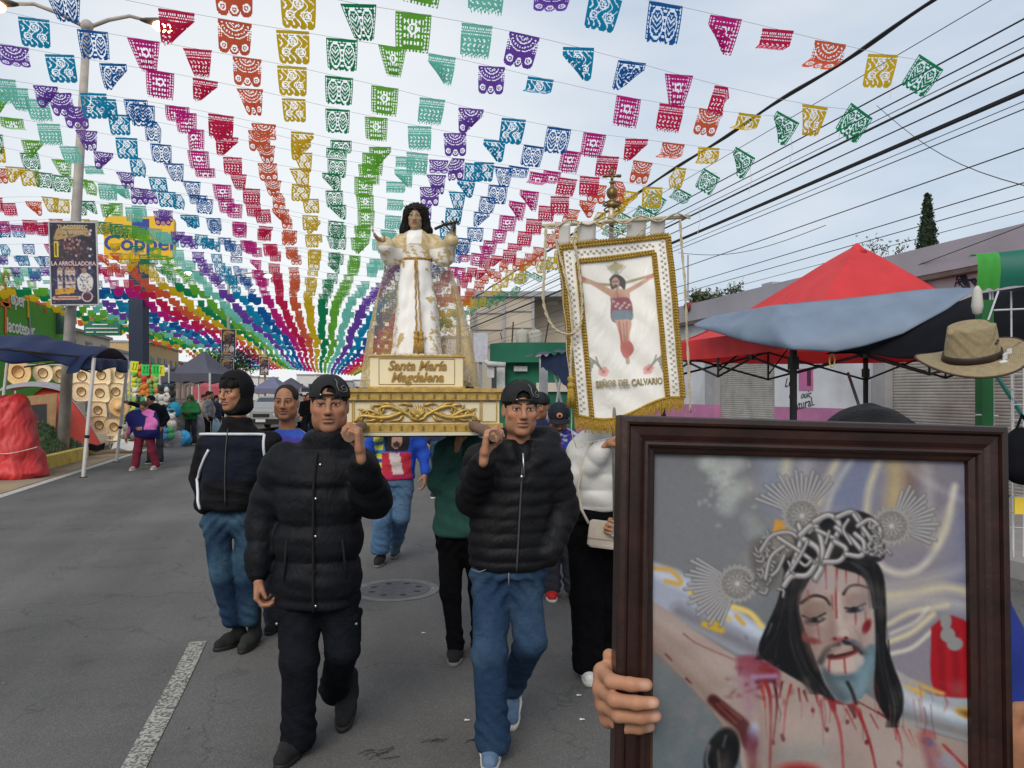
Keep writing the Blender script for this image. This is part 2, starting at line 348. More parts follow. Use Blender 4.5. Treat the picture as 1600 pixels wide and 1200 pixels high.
# green corner building and tan block building, up the street
M_GRNW = mat('dark green wall', (.015, .13, .075), rough=.85, var=.12, scale=1.2); M_TAN = mat('tan block wall', (.46, .40, .32), rough=.95, var=.12, scale=.6, bump=.2, bscale=6)
M_CRE = mat('cream wall', (.58, .52, .42), rough=.9, var=.08, scale=.5); M_WHT = mat('white wall', (.62, .61, .60), rough=.9, var=.08, scale=.5); M_LOUV = mat('white louvre', (.5, .5, .5))
def at30(u, v, Z=30): return P(u, v, Z)
o_ = P(820, HOR, 30); t = thing('corner_shop', 'dark green corner shop with a rounded parapet and white water tanks on its roof', 'building', (o_.x, o_.y, 0))
def cbox(u0, u1, v0, v1, Z, D, m, name, par, R=RC):
    """box facing the camera at depth Z: photo extent on its front, D metres deep"""
    a, b_ = P(u0, v0, Z), P(u1, v1, Z); w = (Vector((b_.x, b_.y, 0))-Vector((a.x, a.y, 0))).length; h = a.z-b_.z; c = (a+b_)/2+Vector((SN, CS, 0))*D/2
    bb = MB(); bb.box(c, (w, h, D), RC); return bb.build(name, m, par)
def pill(u0, u1, v0, v1, Z, D, m, name, par, rad=1.2):
    a, b_ = P(u0, v0, Z), P(u1, v1, Z); x1 = (b_-a).length if False else ((b_.x-a.x)**2+(b_.y-a.y)**2)**.5; ring = [(x1, 0), (x1, D), (0, D)]+[(rad-rad*math.cos(k*math.pi/16), rad-rad*math.sin(k*math.pi/16)) for k in range(9)]
    e = Vector((CS, -SN, 0)); d = Vector((SN, CS, 0)); base = Vector((a.x, a.y, 0))
    return MB().loft([[base+e*x+d*y+Vector((0, 0, z)) for x, y in ring] for z in (b_.z, a.z)]).build(name, m, par)
pill(764, 912, 535, 566, 30, 7, M_GRNW, 'parapet', t); pill(772, 912, 566, 672, 30.5, 6, M_GRNW, 'wall', t); cbox(838, 912, 598, 612, 30.35, .2, M_CRE, 'sign_band', t)
for u0, u1 in ((776, 789),): 
    w = cbox(u0, u1, 574, 612, 30.3, .25, M_LOUV, 'louvre_shutter', t)
cbox(768, 775, 578, 612, 30.42, .1, M_GLASS, 'window', t); cbox(803, 824, 572, 580, 30.32, .2, M_LOUV, 'oval_emblem', t); cbox(761, 772, 572, 590, 29.8, .5, M_LOUV, 'air_conditioner', t)
b = MB(); b.tube([P(758, 563, 29.7), P(762, 568, 29.7), P(790, 570, 29.7)], .1, 8); b.build('downpipe', mat('white pipe', (.55, .55, .55)), t, smooth=True)
for i, (u, r, lab) in enumerate(((816, .26, 'left of the two pale water tanks on the green corner shop roof'), (836, .30, 'right and wider of the two pale water tanks on the green shop roof'))):
    q = P(u, 535, 32); tk = thing('water_tank', lab, 'water tank', tuple(q), 0, 'water tanks on the corner shop roof'); MB().lathe([(r*.9, -.1), (r, 0), (r, .38), (r*.96, .42), (r*.6, .52), (r*.2, .55)], q, 14).build('tank', mat('weathered plastic', (.46, .43, .38), var=.15, scale=3), tk, smooth=True); MB().lathe([(r*.22, .55), (r*.22, .6), (.02, .61)], q, 10).build('lid', M_PILL, tk)
b = MB(); b.tube([P(800, 535, 30.5), P(802, 503, 30.5)], .03, 5); b.tube([P(851, 540, 30.5), P(858, 497, 30.5)], .03, 5); b.tube([P(784, 530, 30.2), P(782, 520, 30.2)], .02, 5); stuff(tag(b.build('rebar', mat('rusty rod', (.06, .04, .03))), 'rusty steel rods standing up from the green corner shop roof', 'rods'))
o_ = P(810, HOR, 44); t = thing('block_building', 'tall unfinished tan block building rising behind the green corner shop', 'building', (o_.x, o_.y, 0))
cbox(734, 835, 462, 672, 44, 9, M_TAN, 'wall', t); cbox(833, 905, 457, 672, 46, 9, M_TAN, 'wall', t); cbox(726, 910, 455, 463, 43.8, 9.5, M_PILL, 'roof_edge', t)
for u in (742, 787, 833): cbox(u-2, u+2, 463, 672, 43.9, .3, M_PILL, 'column', t)
for v in (488, 514, 540): cbox(744, 785, v, v+1.6, 43.92, .2, M_PILL, 'block_course', t); cbox(789, 831, v-3, v-1.4, 43.92, .2, M_PILL, 'block_course', t)
cbox(854, 872, 466, 476, 45.9, .2, M_WHT, 'window', t)
o_ = P(750, HOR, 34); t = thing('white_hoarding', 'blank white hoarding on the wall left of the green corner shop', 'sign', (o_.x, o_.y, 0)); cbox(740, 762, 520, 566, 33, .3, mat('white board', (.52, .52, .58)), 'board', t); cbox(748, 753, 566, 660, 33.1, .2, M_PILL, 'post', t)
o_ = P(852, 640, 17); t = thing('concrete_post', 'square pale concrete post behind the man in the black cap', 'post', (o_.x, o_.y, 0)); cbox(843, 856, 556, 690, 17, .25, mat('pale post', (.42, .43, .45), var=.08), 'shaft', t)
MB().box(P(850, 556, 17.1), (.3, .3, .05)).build('cap', M_PILL, t)
# navy awning beside it
t = thing('navy_awning', 'dark navy stall awning folded out beside the concrete post left of the banner', 'awning', tuple(P(870, 560, 15))); MB().grid(lambda a, b_: lerp(P(819, 557, 15), P(905, 546, 14), a)+Vector((.6*b_, 1.6*b_, .14*b_-.02*math.sin(a*20))), 16, 3).build('fabric', mat('navy tarpaulin', (.012, .022, .065), rough=.6, var=.2, scale=5), t)
MB().grid(lambda a, b_: lerp(P(845, 556, 14.9), P(905, 548, 14), a)+Vector((0, 0, -b_*(.25+.9*a**2)+.03*math.sin(a*30))), 24, 4).build('flap', mat('navy tarpaulin', (0,)*3), t)
b = MB(); b.tube([P(862, 566, 14.7), P(880, 640, 14.7)], .025, 6); b.build('pole', M_PILL, t)
b = MB(); b.tube([P(880, 566, 14.5), P(868, 640, 14.5)], .025, 6); b.build('pole', M_PILL, t)
# row of facades further up the street on both sides
rf = random.Random(5)
def facade(x, y0, y1, z1, m, label, side, wins=True):
    d = 6; t = thing('town_building', label, 'building', (x, (y0+y1)/2, 0)); xc = x+side*d/2
    MB().box((xc, (y0+y1)/2, z1/2), (d, y1-y0-.05, z1)).build('wall', m, t); MB().box((xc-side*.1, (y0+y1)/2, z1+.1), (d+.2, y1-y0+.1, .2)).build('cornice', M_PILL, t)
    if wins:
        n = max(1, int((y1-y0)/3.2)); 
        for k in range(n):
            for zz in np.arange(1.5, z1-1, 2.9):
                y = y0+(k+.5)*(y1-y0)/n; f = MB().box((x-side*.02, y, zz+.1), (.1, 1.5, 1.6 if zz > 2 else 2.4)).build('window', M_PILL, t); MB().box((x-side*.06, y, zz+.1), (.06, 1.3, 1.4 if zz > 2 else 2.2)).build('pane', M_GLASS, f)
    return t
M_OCH = mat('ochre wall', (.50, .34, .16), var=.08); M_SALM = mat('salmon wall', (.5, .27, .2), var=.08); M_SKYW = mat('pale blue wall', (.36, .45, .52), var=.08)
for i, (y0, y1, z1, m, l_) in enumerate(((54.5, 66, 5.8, M_CRE, 'cream two-storey building next to the green supermarket'), (66, 80, 5.0, M_WHT, 'white flat-roofed building beyond the cream one on the left side'), (80, 96, 6.5, M_OCH, 'ochre building far up the left side of the street'), (96, 118, 5.2, M_SALM, 'salmon building far up the left side of the street'), (118, 150, 6.0, M_CRE, 'long cream building at the far left end of the street'))): facade(-16, y0, y1, z1, m, l_, -1)
for i, (y0, y1, z1, m, l_) in enumerate(((60, 74, 6.0, M_WHT, 'white building up the right side of the street past the block building'), (74, 92, 4.6, M_SKYW, 'pale blue building far up the right side'), (92, 115, 6.2, M_CRE, 'cream building far up the right side'), (115, 150, 5, M_WHT, 'white building at the far right end of the street'))): facade(9.6, y0, y1, z1, m, l_, 1)
for k in range(9): # the street closes with a bend of small buildings
    x = -22+k*4.6; h = rf.uniform(3.2, 6.5); y = 190+rf.uniform(0, 14)
    t = thing('far_house', ['small grey house closing the far end of the street', 'small white house closing the far end of the street', 'small cream house closing the far end of the street'][k % 3], 'house', (x, y, 0), 0, 'houses closing the far end of the street')
    MB().box((x, y+3, h/2), (4.4, 6, h)).build('wall', [M_PILL, M_WHT, M_CRE][k % 3], t); MB().box((x, y+2.9, h+.1), (4.6, 6.4, .2)).build('roof', M_LAV, t)
    for q in (-1.1, 1.1): MB().box((x+q, y-.02, h*.55), (.9, .1, 1.2)).build('window', M_GLASS, t)
# green supermarket with painted name
M_SGRN = mat('bright green wall', (.085, .30, .035), rough=.85, var=.06, scale=.3); GX = -15.7
t = thing('supermarket_building', 'bright green supermarket with a big painted name, behind the hat stall', 'building', (GX, 42, 0))
MB().box((GX-5, 41, 3.4), (10, 26.8, 6.8)).build('wall', M_SGRN, t); M_LWH = mat('white sign paint', (.75, .75, .72)); M_ORG = mat('orange sign paint', (.75, .17, .02)); M_YLW = mat('yellow sign paint', (.8, .5, .03))
RG = frame_R((0, 1, 0), (0, 0, 1))
def gtx(s, u, v, size, m, al='LEFT'): text('painted_name', s, size, m, t, onX(u, v, GX+.03), RG, ext=.02, align=al, offset=.012, sx=1.0)
gtx('S', 2, 452, 2.6, M_ORG); gtx('uper', 17, 465, 1.05, M_LWH); gtx('T', 0, 498, 2.3, M_ORG); gtx('lacotepec', 10, 508, 1.05, M_LWH)
b = MB(); b.tube([onX(u, v, GX+.05) for u, v in ((0, 446), (6, 440), (12, 452), (43, 466), (44, 496))], .06, 4); b.build('yellow_outline', M_YLW, t)
MB().tube([onX(44, 468, GX+.06), onX(50, 560, GX+.06)], .05, 4).build('grey_downpipe', M_PILL, t)
cbox(88, 100, 480, 522, 47, .2, mat('faded green banner', (.08, .14, .12)), 'hanging_banner', t)
o_ = P(155, HOR, 52); t = thing('green_sign', 'wide dark green shop sign with pale lettering lines above the hat stall', 'sign', tuple(P(155, 512, 52))); cbox(131, 188, 501, 524, 52, .2, mat('sea green board', (.03, .17, .12)), 'board', t)
for v, u0, u1 in ((507, 144, 168), (513, 134, 184), (519, 134, 146), (519, 150, 184)): cbox(u0, u1, v-.9, v+.9, 51.95, .05, M_LWH, 'lettering_line', t)
# tall store sign on a dark blue mast
so_ = P(213, HOR, 45); t = thing('store_sign', 'big yellow store sign on a dark blue mast, half hidden by the paper flags', 'sign', (so_.x, so_.y, 0)); M_SY = mat('yellow sign panel', (.80, .46, .01), rough=.4, var=.03); M_SB = mat('store blue', (.015, .05, .28), rough=.4)
c_ = P(219, 372, 45); pl = MB(); w, h = 4.1, 2.5; rr = .35
ring = [Vector(((w/2-rr)*sx+rr*math.cos(a_), (h/2-rr)*sy+rr*math.sin(a_), 0)) for sx, sy, a0 in ((1, 1, 0), (-1, 1, 90), (-1, -1, 180), (1, -1, 270)) for a_ in [math.radians(a0+q) for q in (0, 30, 60, 90)]]
pl.loft([[c_+RC@(p_+Vector((0, 0, z))) for p_ in ring] for z in (-.15, .15)]).build('panel', M_SY, t)
text('store_name', 'Coppel', 1.25, M_SB, t, c_+RC@Vector((0, -.35, .16)), RC, ext=.02, offset=.02, sx=1.12)
cbox(206, 232, 342, 366, 44.8, .05, M_SB, 'emblem', t); cbox(201, 223, 402, 672, 45, .8, mat('dark blue mast', (.022, .035, .07), rough=.5), 'mast', t)
# utility poles and cables
M_CAB = mat('black cable', (.012, .012, .014), rough=.6); M_CABT = mat('grey steel wire', (.05, .05, .055), rough=.5)
for y, l_ in ((47, 'concrete utility pole up the right side carrying the cables'), (-12, 'concrete utility pole behind the camera carrying the cables')):
    t = thing('utility_pole', l_, 'utility pole', (8.3, y, 0)); MB().lathe([(.18, 0), (.12, 9)], (8.3, y, 0), 10).build('pole', M_CONC, t, smooth=True)
    for z in (5.8, 7.4): MB().box((8.2, y-.15, z), (1.6, .1, .1)).build('crossarm', M_PILL, t)
def wire(X, v, r, i, lab, vy=None, u=1600, sag=.25, m=None, yend=47, grp='utility cables along the right side'):
    k = SN+(u-800)/F*CS; Z = X/k; h = (HOR-v)/F*Z; pts = []
    for q in range(36):
        y = lerp(-6, yend, (q/35)**1.6); s_ = (y+12)/59; pts.append((X+.0*math.sin(q), y, EYE+h+sag*(4*(s_-.5)**2-.45)*.5))
    o_ = MB().tube(pts, r, 5).build('overhead_cable', m or M_CAB); tag(o_, lab, 'cable', grp); return o_
WL = 'thin dark cable running along the right side of the street under the sky'
for i, (v, r) in enumerate(((24, .012), (51, .011), (69, .007), (80, .020), (107, .011), (153, .006), (165, .008), (226, .009), (280, .008), (302, .007), (324, .005))): wire(8.3+.05*(i % 3), v, r, i, ['topmost', 'second', 'third', 'fourth, thicker', 'fifth', 'sixth', 'seventh', 'eighth', 'ninth', 'tenth', 'lowest'][i]+' of the dark cables fanning out along the right side, counted from above')
wire(8.35, 137, .034, 0, 'thickest straight black cable on the right, below the thin ones')
pts = []; k = SN+(1455-800)/F*CS; Z = 7.6/k; h = (HOR-2)/F*Z
for q in range(160):
    y = lerp(3, 60, (q/159)**1.5); pts.append((7.6+.012*math.sin(y*2.1), y, EYE+h-.02*y*.2+.02*math.sin(y*1.7)))
tag(MB().tube(pts, [.030+.006*math.sin(q*.9) for q in range(160)], 6).build('overhead_cable', M_CAB), 'thick twisted black cable crossing the yellow paper flags', 'cable')
wire(7.62, 0, .006, 0, 'thin tie wire that holds the right ends of the paper flag strings', u=1545, sag=.1, m=M_CABT)
for a_, b_ in (((1370, 165, 14), (1640, 300, 9)), ((1060, 395, 20), (1290, 352, 14)), ((1140, 480, 19.5), (1600, 352, 10.2))):
    p0, p1 = P(*a_), P(*b_); tag(MB().tube([lerp(p0, p1, q/10)-Vector((0, 0, .25*math.sin(q/10*3.14))) for q in range(11)], .007, 4).build('overhead_cable', M_CABT), 'loose thin wire slanting down to the shop roof', 'cable', 'loose wires above the shop roof')
for u, v in ((1392, 115), (1312, 180), (1236, 215), (1172, 262), (1092, 325)):
    p0 = P(u, v, 11.5); tag(MB().tube([p0, p0+Vector((.02, 0, -.18)), p0+Vector((-.02, 0, -.38))], .004, 4).build('string_end', mat('white string', (.5, .5, .5))), 'loose end of white string dangling under the tie wire', 'string', 'loose string ends')
# trees
M_CYP = mat('cypress foliage', (.022, .040, .018), rough=.9, var=.4, scale=3); M_LEAF = mat('dusty leaves', (.075, .09, .045), rough=.9, var=.4, scale=3); M_BARK = mat('grey bark', (.12, .10, .08), rough=.95, var=.3, scale=9)
def leaves(pts, size, name, m, par, rg):
    b = MB()
    for c in pts:
        for k in range(3):
            a = Vector((rg.gauss(0, 1), rg.gauss(0, 1), rg.gauss(0, 1))).normalized(); e = a.orthogonal().normalized(); f_ = a.cross(e); s_ = size*rg.uniform(.6, 1.3); q = Vector(c)+Vector((rg.gauss(0, 1), rg.gauss(0, 1), rg.gauss(0, 1)))*size*.6
            b.add([q-e*s_, q+f_*s_*.4, q+e*s_, q-f_*s_*.4], [(0, 1, 2, 3)])
    return stuff(b.build(name, m, par))
rg = random.Random(3); q = P(1449, HOR, 46); t = thing('cypress_tree', 'tall narrow dark cypress rising behind the white shop', 'tree', (q.x, q.y, 0)); ht = EYE+(HOR-304)/F*46
def cyr(z): return .92*min(1, (ht-z)/5.2)**.75*(.9+.1*math.sin(z*3))
MB().lathe([(.22, 0), (.2, 3), (.1, ht-1.5), (.01, ht-.1)], (q.x, q.y, 0), 8).build('trunk', M_BARK, t); MB().lathe([(cyr(z)*.72, z) for z in np.linspace(1.5, ht-.15, 22)], (q.x, q.y, 0), 10).build('inner_foliage', M_CYP, t)
pts = []
for k in range(2600): z = lerp(1.5, ht, rg.random()**.9); a = rg.uniform(0, 6.28); r = cyr(z)*rg.uniform(.7, 1.0); pts.append((q.x+r*math.cos(a), q.y+r*math.sin(a), z))
leaves(pts, .11, 'crown', M_CYP, t, rg)
def bush_tree(u, vt, Z, w, label, dens, m, sd):
    rg = random.Random(sd); q = P(u, HOR, Z); top = EYE+(HOR-vt)/F*Z; t = thing('street_tree', label, 'tree', (q.x, q.y, 0)); b = MB(); tips = []
    base = Vector((q.x, q.y, 0)); fk = base+Vector((0, 0, top*.62)); b.tube([base, fk], [.16, .10], 6)
    for k in range(9):
        a = rg.uniform(0, 6.28); e = fk+Vector((math.cos(a)*w*rg.uniform(.3, 1), math.sin(a)*w*rg.uniform(.3, 1), rg.uniform(.25, 1)*(top-fk.z))); b.tube([fk, (fk+e)/2+Vector((0, 0, .1)), e], [.07, .04, .015], 5)
        for j in range(5): e2 = e+Vector((rg.gauss(0, .3), rg.gauss(0, .3), rg.gauss(.1, .25)))*w*.7; b.tube([(fk+e)/2, e2], [.02, .008], 4); tips.append(e2); tips.append(e)
    b.build('trunk', M_BARK, t); leaves([p_+Vector((rg.gauss(0, 1), rg.gauss(0, 1), rg.gauss(0, .8)))*w*.22 for p_ in tips for _ in range(dens)], .10, 'crown', m, t, rg)
bush_tree(1385, 380, 48, 1.5, 'sparse pale tree showing above the shop roof left of the cypress', 4, M_LEAF, 2); bush_tree(1122, 455, 40, .9, 'small green tree above the roof right of the banner', 9, M_LEAF, 4); bush_tree(1082, 462, 40, .7, 'smaller green tree touching the banner edge above the roof', 9, M_LEAF, 6); bush_tree(345, 560, 60, 2.2, 'dark leafy tree behind the grey canopy on the left', 16, M_CYP, 8)
# street lamp with two arms, posters on it
M_POLEG = mat('grey painted steel', (.36, .33, .30), rough=.6, var=.2, scale=4)
def street_lamp(base, top, la, ra, label, lit=True):
    t = thing('street_lamp', label, 'street lamp', tuple(base)); b = MB(); base = Vector(base); top = Vector(top); b.tube([base, lerp(base, top, .5), top], [.135, .115, .085], 12); b.build('pole', M_POLEG, t, smooth=True); MB().ball(top+Vector((0, 0, .05)), .15, 10, 6).build('top_joint', M_POLEG, t, smooth=True)
    for e in (la, ra):
        e = Vector(e); m = lerp(top, e, .72)+Vector((0, 0, .16)); b = MB(); b.tube([top, lerp(top, m, .5)+Vector((0, 0, .05)), m, e], [.05, .05, .045, .045], 8); b.build('arm', M_POLEG, t, smooth=True)
        d = (e-top); d.z = 0; d.normalize(); R = frame_R(d, (0, 0, 1)); h_ = MB(); rings = [[e+R@Vector((x, r*math.cos(a)*.6, r*math.sin(a))) for a in [6.283*k/10 for k in range(10)]] for x, r in ((-.12, .05), (0, .10), (.25, .15), (.5, .13), (.62, .04))]; h = h_.loft(rings).build('lamp_head', mat('dark lamp housing', (.08, .07, .06)), t, smooth=True)
        gm = bpy.data.materials.get('lit sodium lens') or bpy.data.materials.new('lit sodium lens'); gm.use_nodes = True; gb = gm.node_tree.nodes['Principled BSDF']; gb.inputs['Emission Color'].default_value = (1, .62, .30, 1); gb.inputs['Emission Strength'].default_value = 16
        MB().ball(e+R@Vector((.38, -.10, 0)), (.24, .24, .10), 10, 6).build('lit_lens', gm, h, smooth=True)
    return t
street_lamp(P(96, 720, 18.4)-Vector((0, 0, .25)), P(136, 44, 18.4), P(20, 6, 18.0), P(228, 32, 18.8), 'tall grey street lamp with two lit arms and a concert poster on its pole')
q = P(357, HOR, 52); street_lamp((q.x, q.y, 0), (q.x, q.y, 9.5), (q.x-2.2, q.y, 9.8), (q.x+2.2, q.y, 9.8), 'second grey street lamp further up the left side'); q = P(414, HOR, 84); street_lamp((q.x, q.y, 0), (q.x, q.y, 9.5), (q.x-2.2, q.y, 9.8), (q.x+2.2, q.y, 9.8), 'third grey street lamp far up the left side')
# ================================================================ papel picado garlands
FC = [('green', (.012, .27, .10)), ('lime', (.17, .50, .05)), ('mint', (.22, .68, .52)), ('purple', (.19, .075, .42)), ('teal', (.01, .30, .50)),
      ('blue', (.012, .13, .40)), ('magenta', (.64, .022, .24)), ('red', (.68, .022, .09)), ('orange', (.78, .14, .06)), ('yellow', (.76, .50, .02))]
FMAT = [mat('tissue '+n, c, rough=.5, var=.08, scale=2, trans=.68, spec=.2) for n, c in FC]
NU, NV = 34, 32; FWD, FHT = .44, .44
def flag_cells(k):
    u, v = np.meshgrid((np.arange(NU)+.5)/NU, (np.arange(NV)+.5)/NV); a = np.abs(u-.5)
    keep = np.ones_like(u, bool); rg = np.random.RandomState(k+3)
    def ring(cx, cy, r, w): 
        d = np.hypot(u-cx, v-cy); return np.abs(d-r) < w
    def dots(nx, ny, r, ph=0):
        return np.hypot((u*nx+ph) % 1-.5, ((v*ny) % 1-.5)) < r
    if k in (3, 8):          # arcs and rosettes, scalloped hem
        d = np.hypot(u-.5, (v+.02)); ang = np.arctan2(v, u-.5)
        keep &= ~((d > .10) & (d < .2) & (np.sin(ang*22) > .35)); keep &= ~((d > .26) & (d < .295)); keep &= ~((d > .38) & (d < .43) & (np.sin(ang*26) > .2)); keep &= ~((d > .505) & (d < .53))
        for cx, cy in ((.17, .74), (.5, .80), (.83, .74)): keep &= ~ring(cx, cy, .085, .022); keep &= ~(np.hypot(u-cx, v-cy) < .03)
        keep &= ~((a > .38) & (v > .2) & (v < .5) & dots(13, 13, .36))
        hem = .82+.16*np.sqrt(np.clip(1-(((u*3) % 1)*2-1)**2, 0, 1)); keep &= v < hem
    elif k in (9, 4):        # sprays and wheels
        for cx, cy, r in ((.25, .62, .12), (.75, .62, .12), (.5, .3, .13)): keep &= ~ring(cx, cy, r, .018); keep &= ~ring(cx, cy, r*.45, .018)
        keep &= ~((np.sin(u*31+3*np.sin(v*13)) > .78) & (v > .12) & (v < .86) & (a < .43))
        keep &= ~((v > .1) & (v < .17) & dots(9, 14, .4)); keep &= v < .9+.08*np.abs(np.sin(u*4*math.pi))
    elif k in (1, 6):        # tall lattice
        keep &= ~((a > .33) & (a < .46) & dots(11, 10, .32)); keep &= ~((a < .28) & (v > .12) & (v < .88) & (np.abs(np.sin(u*30))*np.abs(np.sin(v*17+k)) > .62))
        keep &= ~ring(.5, .4, .12, .03); keep &= v < .93+.06*(np.sin(u*60) > 0)
    elif k in (2, 7):        # fine grid with saw-tooth hem
        keep &= ~((v > .06) & (v < .3) & dots(15, 12, .30, .5*(np.floor(v*12) % 2)))
        keep &= ~((v > .36) & (np.sin(u*38+4*np.cos(v*20)) > .58) & (np.sin(v*44) > -.4) & (a < .45)); keep &= ~((a > .42) & (a < .47) & dots(1, 14, .34))
        keep &= v < .9+.09*(np.abs((u*10) % 1-.5)*2)
    else:                    # leaves and birds
        for cx in (.28, .72):
            e = np.hypot((u-cx)/.17, (v-.5)/.36); keep &= ~((np.abs(e-1) < .10)); keep &= ~((e < .75) & (np.sin((v+np.abs(u-cx)*1.2)*46) > .5))
        keep &= ~((a < .05) & (np.sin(v*40) > .3)); keep &= ~((a > .43) & dots(10, 9, .34)); keep &= ~((v > .06) & (v < .13) & dots(10, 12, .38))
        keep &= v < .9+.08*np.abs(np.sin(u*5*math.pi+.6))
    keep[:2, :] = True; keep[:, 0] &= v[:, 0] < .9
    keep[3:, :1] &= True
    return keep
def flag_mesh(k, shape):
    keep = flag_cells(k); rg = np.random.RandomState(100*k+shape)
    i, j = np.meshgrid(np.arange(NU+1), np.arange(NV+1)); u = i/NU; v = j/NV
    ph = rg.rand()*6; am = (.014, .032, .02, .02, .03, .03)[shape]
    x = (u-.5)*FWD*(1-.10*v*v); z = -v*FHT; y = am*np.sin(u*(7+3*rg.rand())+ph)*v+.05*v*v*rg.uniform(.2, 1.2)
    if shape == 2:           # a lower corner folded up and over
        s = 1 if k % 2 else -1; t = np.clip((u*s+(s < 0)*1+v-1.25), 0, 1)
        x -= s*t*.42; z += t*.40; y += t*.10+.015*(t > 0)
    if shape == 3:           # hem blown up behind
        t = np.clip(v-.45, 0, 1); z += t*.62*FHT; y += t*.34
    if shape == 4:           # gathered
        x *= 1-.45*v; x += .05*v; y += .03*np.sin(u*22)*v
    if shape == 5:           # torn, one side hanging loose
        t = np.clip(u-.55, 0, 1)*(1 if k % 3 else 0)+np.clip(.45-u, 0, 1)*(0 if k % 3 else 1); z -= t*.28*(1-v)+.05*t; x -= .25*t*(1 if k % 3 else -1); y += .12*t*np.sin(v*5)
    V = np.stack([x, y, z], -1).reshape(-1, 3)
    jj, ii = np.nonzero(keep); a = jj*(NU+1)+ii; Q = np.stack([a, a+1, a+NU+2, a+NU+1], 1)
    used = np.unique(Q); mp_ = np.zeros(len(V), int); mp_[used] = np.arange(len(used))
    return mesh_np('paper_flag', V[used], mp_[Q], FMAT[k], smooth=True)
FLAGS = {(k, s): flag_mesh(k, s) for k in range(10) for s in range(6)}
HT = [(-16, 5.25), (-11, 5.5), (-7.6, 5.8), (-4.6, 5.5), (-2.5, 5.3), (.3, 4.95), (3, 4.72), (7.2, 4.40)]
XL, DX, XG = -15.6, .722, .29
kidx = range(-22, 11)
M_CORD = mat('thin cord', (.35, .37, .4), rough=.6)
ORD = ['first', 'second', 'third', 'fourth', 'fifth', 'sixth', 'seventh', 'eighth', 'ninth', 'tenth', 'eleventh', 'twelfth', 'thirteenth', 'fourteenth', 'fifteenth', 'sixteenth', 'seventeenth', 'eighteenth', 'nineteenth', 'twentieth']
dxr = 0; yy = 8.35; row = 0; fr = random.Random(21)
while yy < 178:
    sag = fr.uniform(-.20, .16); dxr = max(-.26, min(.26, dxr*.9+fr.uniform(-.15, .15))); slope = fr.uniform(-.02, .02); bow = fr.uniform(.0, .16); skew = fr.uniform(-.35, .35)/16
    def cpos(X): return Vector((X, yy+skew*X, EYE+interp(HT, X)+sag+slope*X-bow*math.cos(X*.85+row)*.6))
    lab = ('%s string of coloured cut-paper flags over the street, counting from the nearest' % ORD[row]) if row < 20 else 'distant string of coloured cut-paper flags far down the street'
    g = thing('paper_flag_garland', lab, 'garland', cpos(0), 0, 'cut-paper garlands strung across the street')
    lo, hi = cpos(-16), cpos(7.45)
    pts = []
    for q in range(34):
        X = -16+q*(23.6/33); p = cpos(X); u, v, Z = pix(p)
        if Z > 1 and -500 < u < 2000: pts.append(p)
    if pts: MB().tube(pts, .0022+yy*.00006, 4).build('cord', M_CORD, g)
    far = yy > 42; fv = {}
    for k in kidx:
        X = XG+DX*k+dxr+fr.uniform(-.05, .05); 
        if fr.random() < .02: continue
        p = cpos(X); u, v, Z = pix(p)
        if Z < 1 or u < -260 or u > 1860 or v < -330: continue
        rs = fr.random(); sh = 0 if rs < .30 else 1 if rs < .60 else 2 if rs < .76 else 3 if rs < .86 else 4 if rs < .93 else 5
        R = Matrix.Rotation(fr.uniform(-.16, .16)-(.25 if k == 10 else 0)*0, 3, 'Z') @ Matrix.Rotation(fr.uniform(-.04, .04)+(.42 if k == 10 else .02 if k > 4 else -.02), 3, 'Y') @ Matrix.Rotation(fr.uniform(.18, .62), 3, 'X')
        sc = fr.uniform(.90, 1.03)
        if far:
            fv.setdefault(k % 10, []).append((p, R, sc)); continue
        o = bpy.data.objects.new('paper_flag', FLAGS[(k % 10, sh)]); COL.objects.link(o); o.parent = g
        o.location = WM[g.name].inverted() @ p; o.rotation_euler = R.to_euler(); o.scale = (sc,)*3
    for kk, lst in fv.items():
        b = MB()
        for p, R, sc in lst:
            w = FWD*sc; h = FHT*sc
            cut = fr.uniform(.7, 1)
            b.add([p+R @ Vector(q) for q in ((-w/2, 0, 0), (0, .01, 0), (w/2, 0, 0), (w*.46, .04, -h*.5), (0, .05, -h*.5), (-w*.46, .03, -h*.5), (-w*.43, .07, -h*.9), (-w*.1, .08, -h), (w*.2, .1, -h*.92), (w*.43, .05, -h*cut))],
                  [(0, 1, 4, 5), (1, 2, 3, 4), (5, 4, 7, 6), (4, 3, 9, 8), (4, 8, 7)])
        stuff(b.build("paper_flag", FMAT[kk], g))
    row += 1; yy += fr.choice([1.0, 1.25, 1.45, 1.3, .85, 1.5]) if yy < 40 else 1.05 if yy < 90 else 2.6
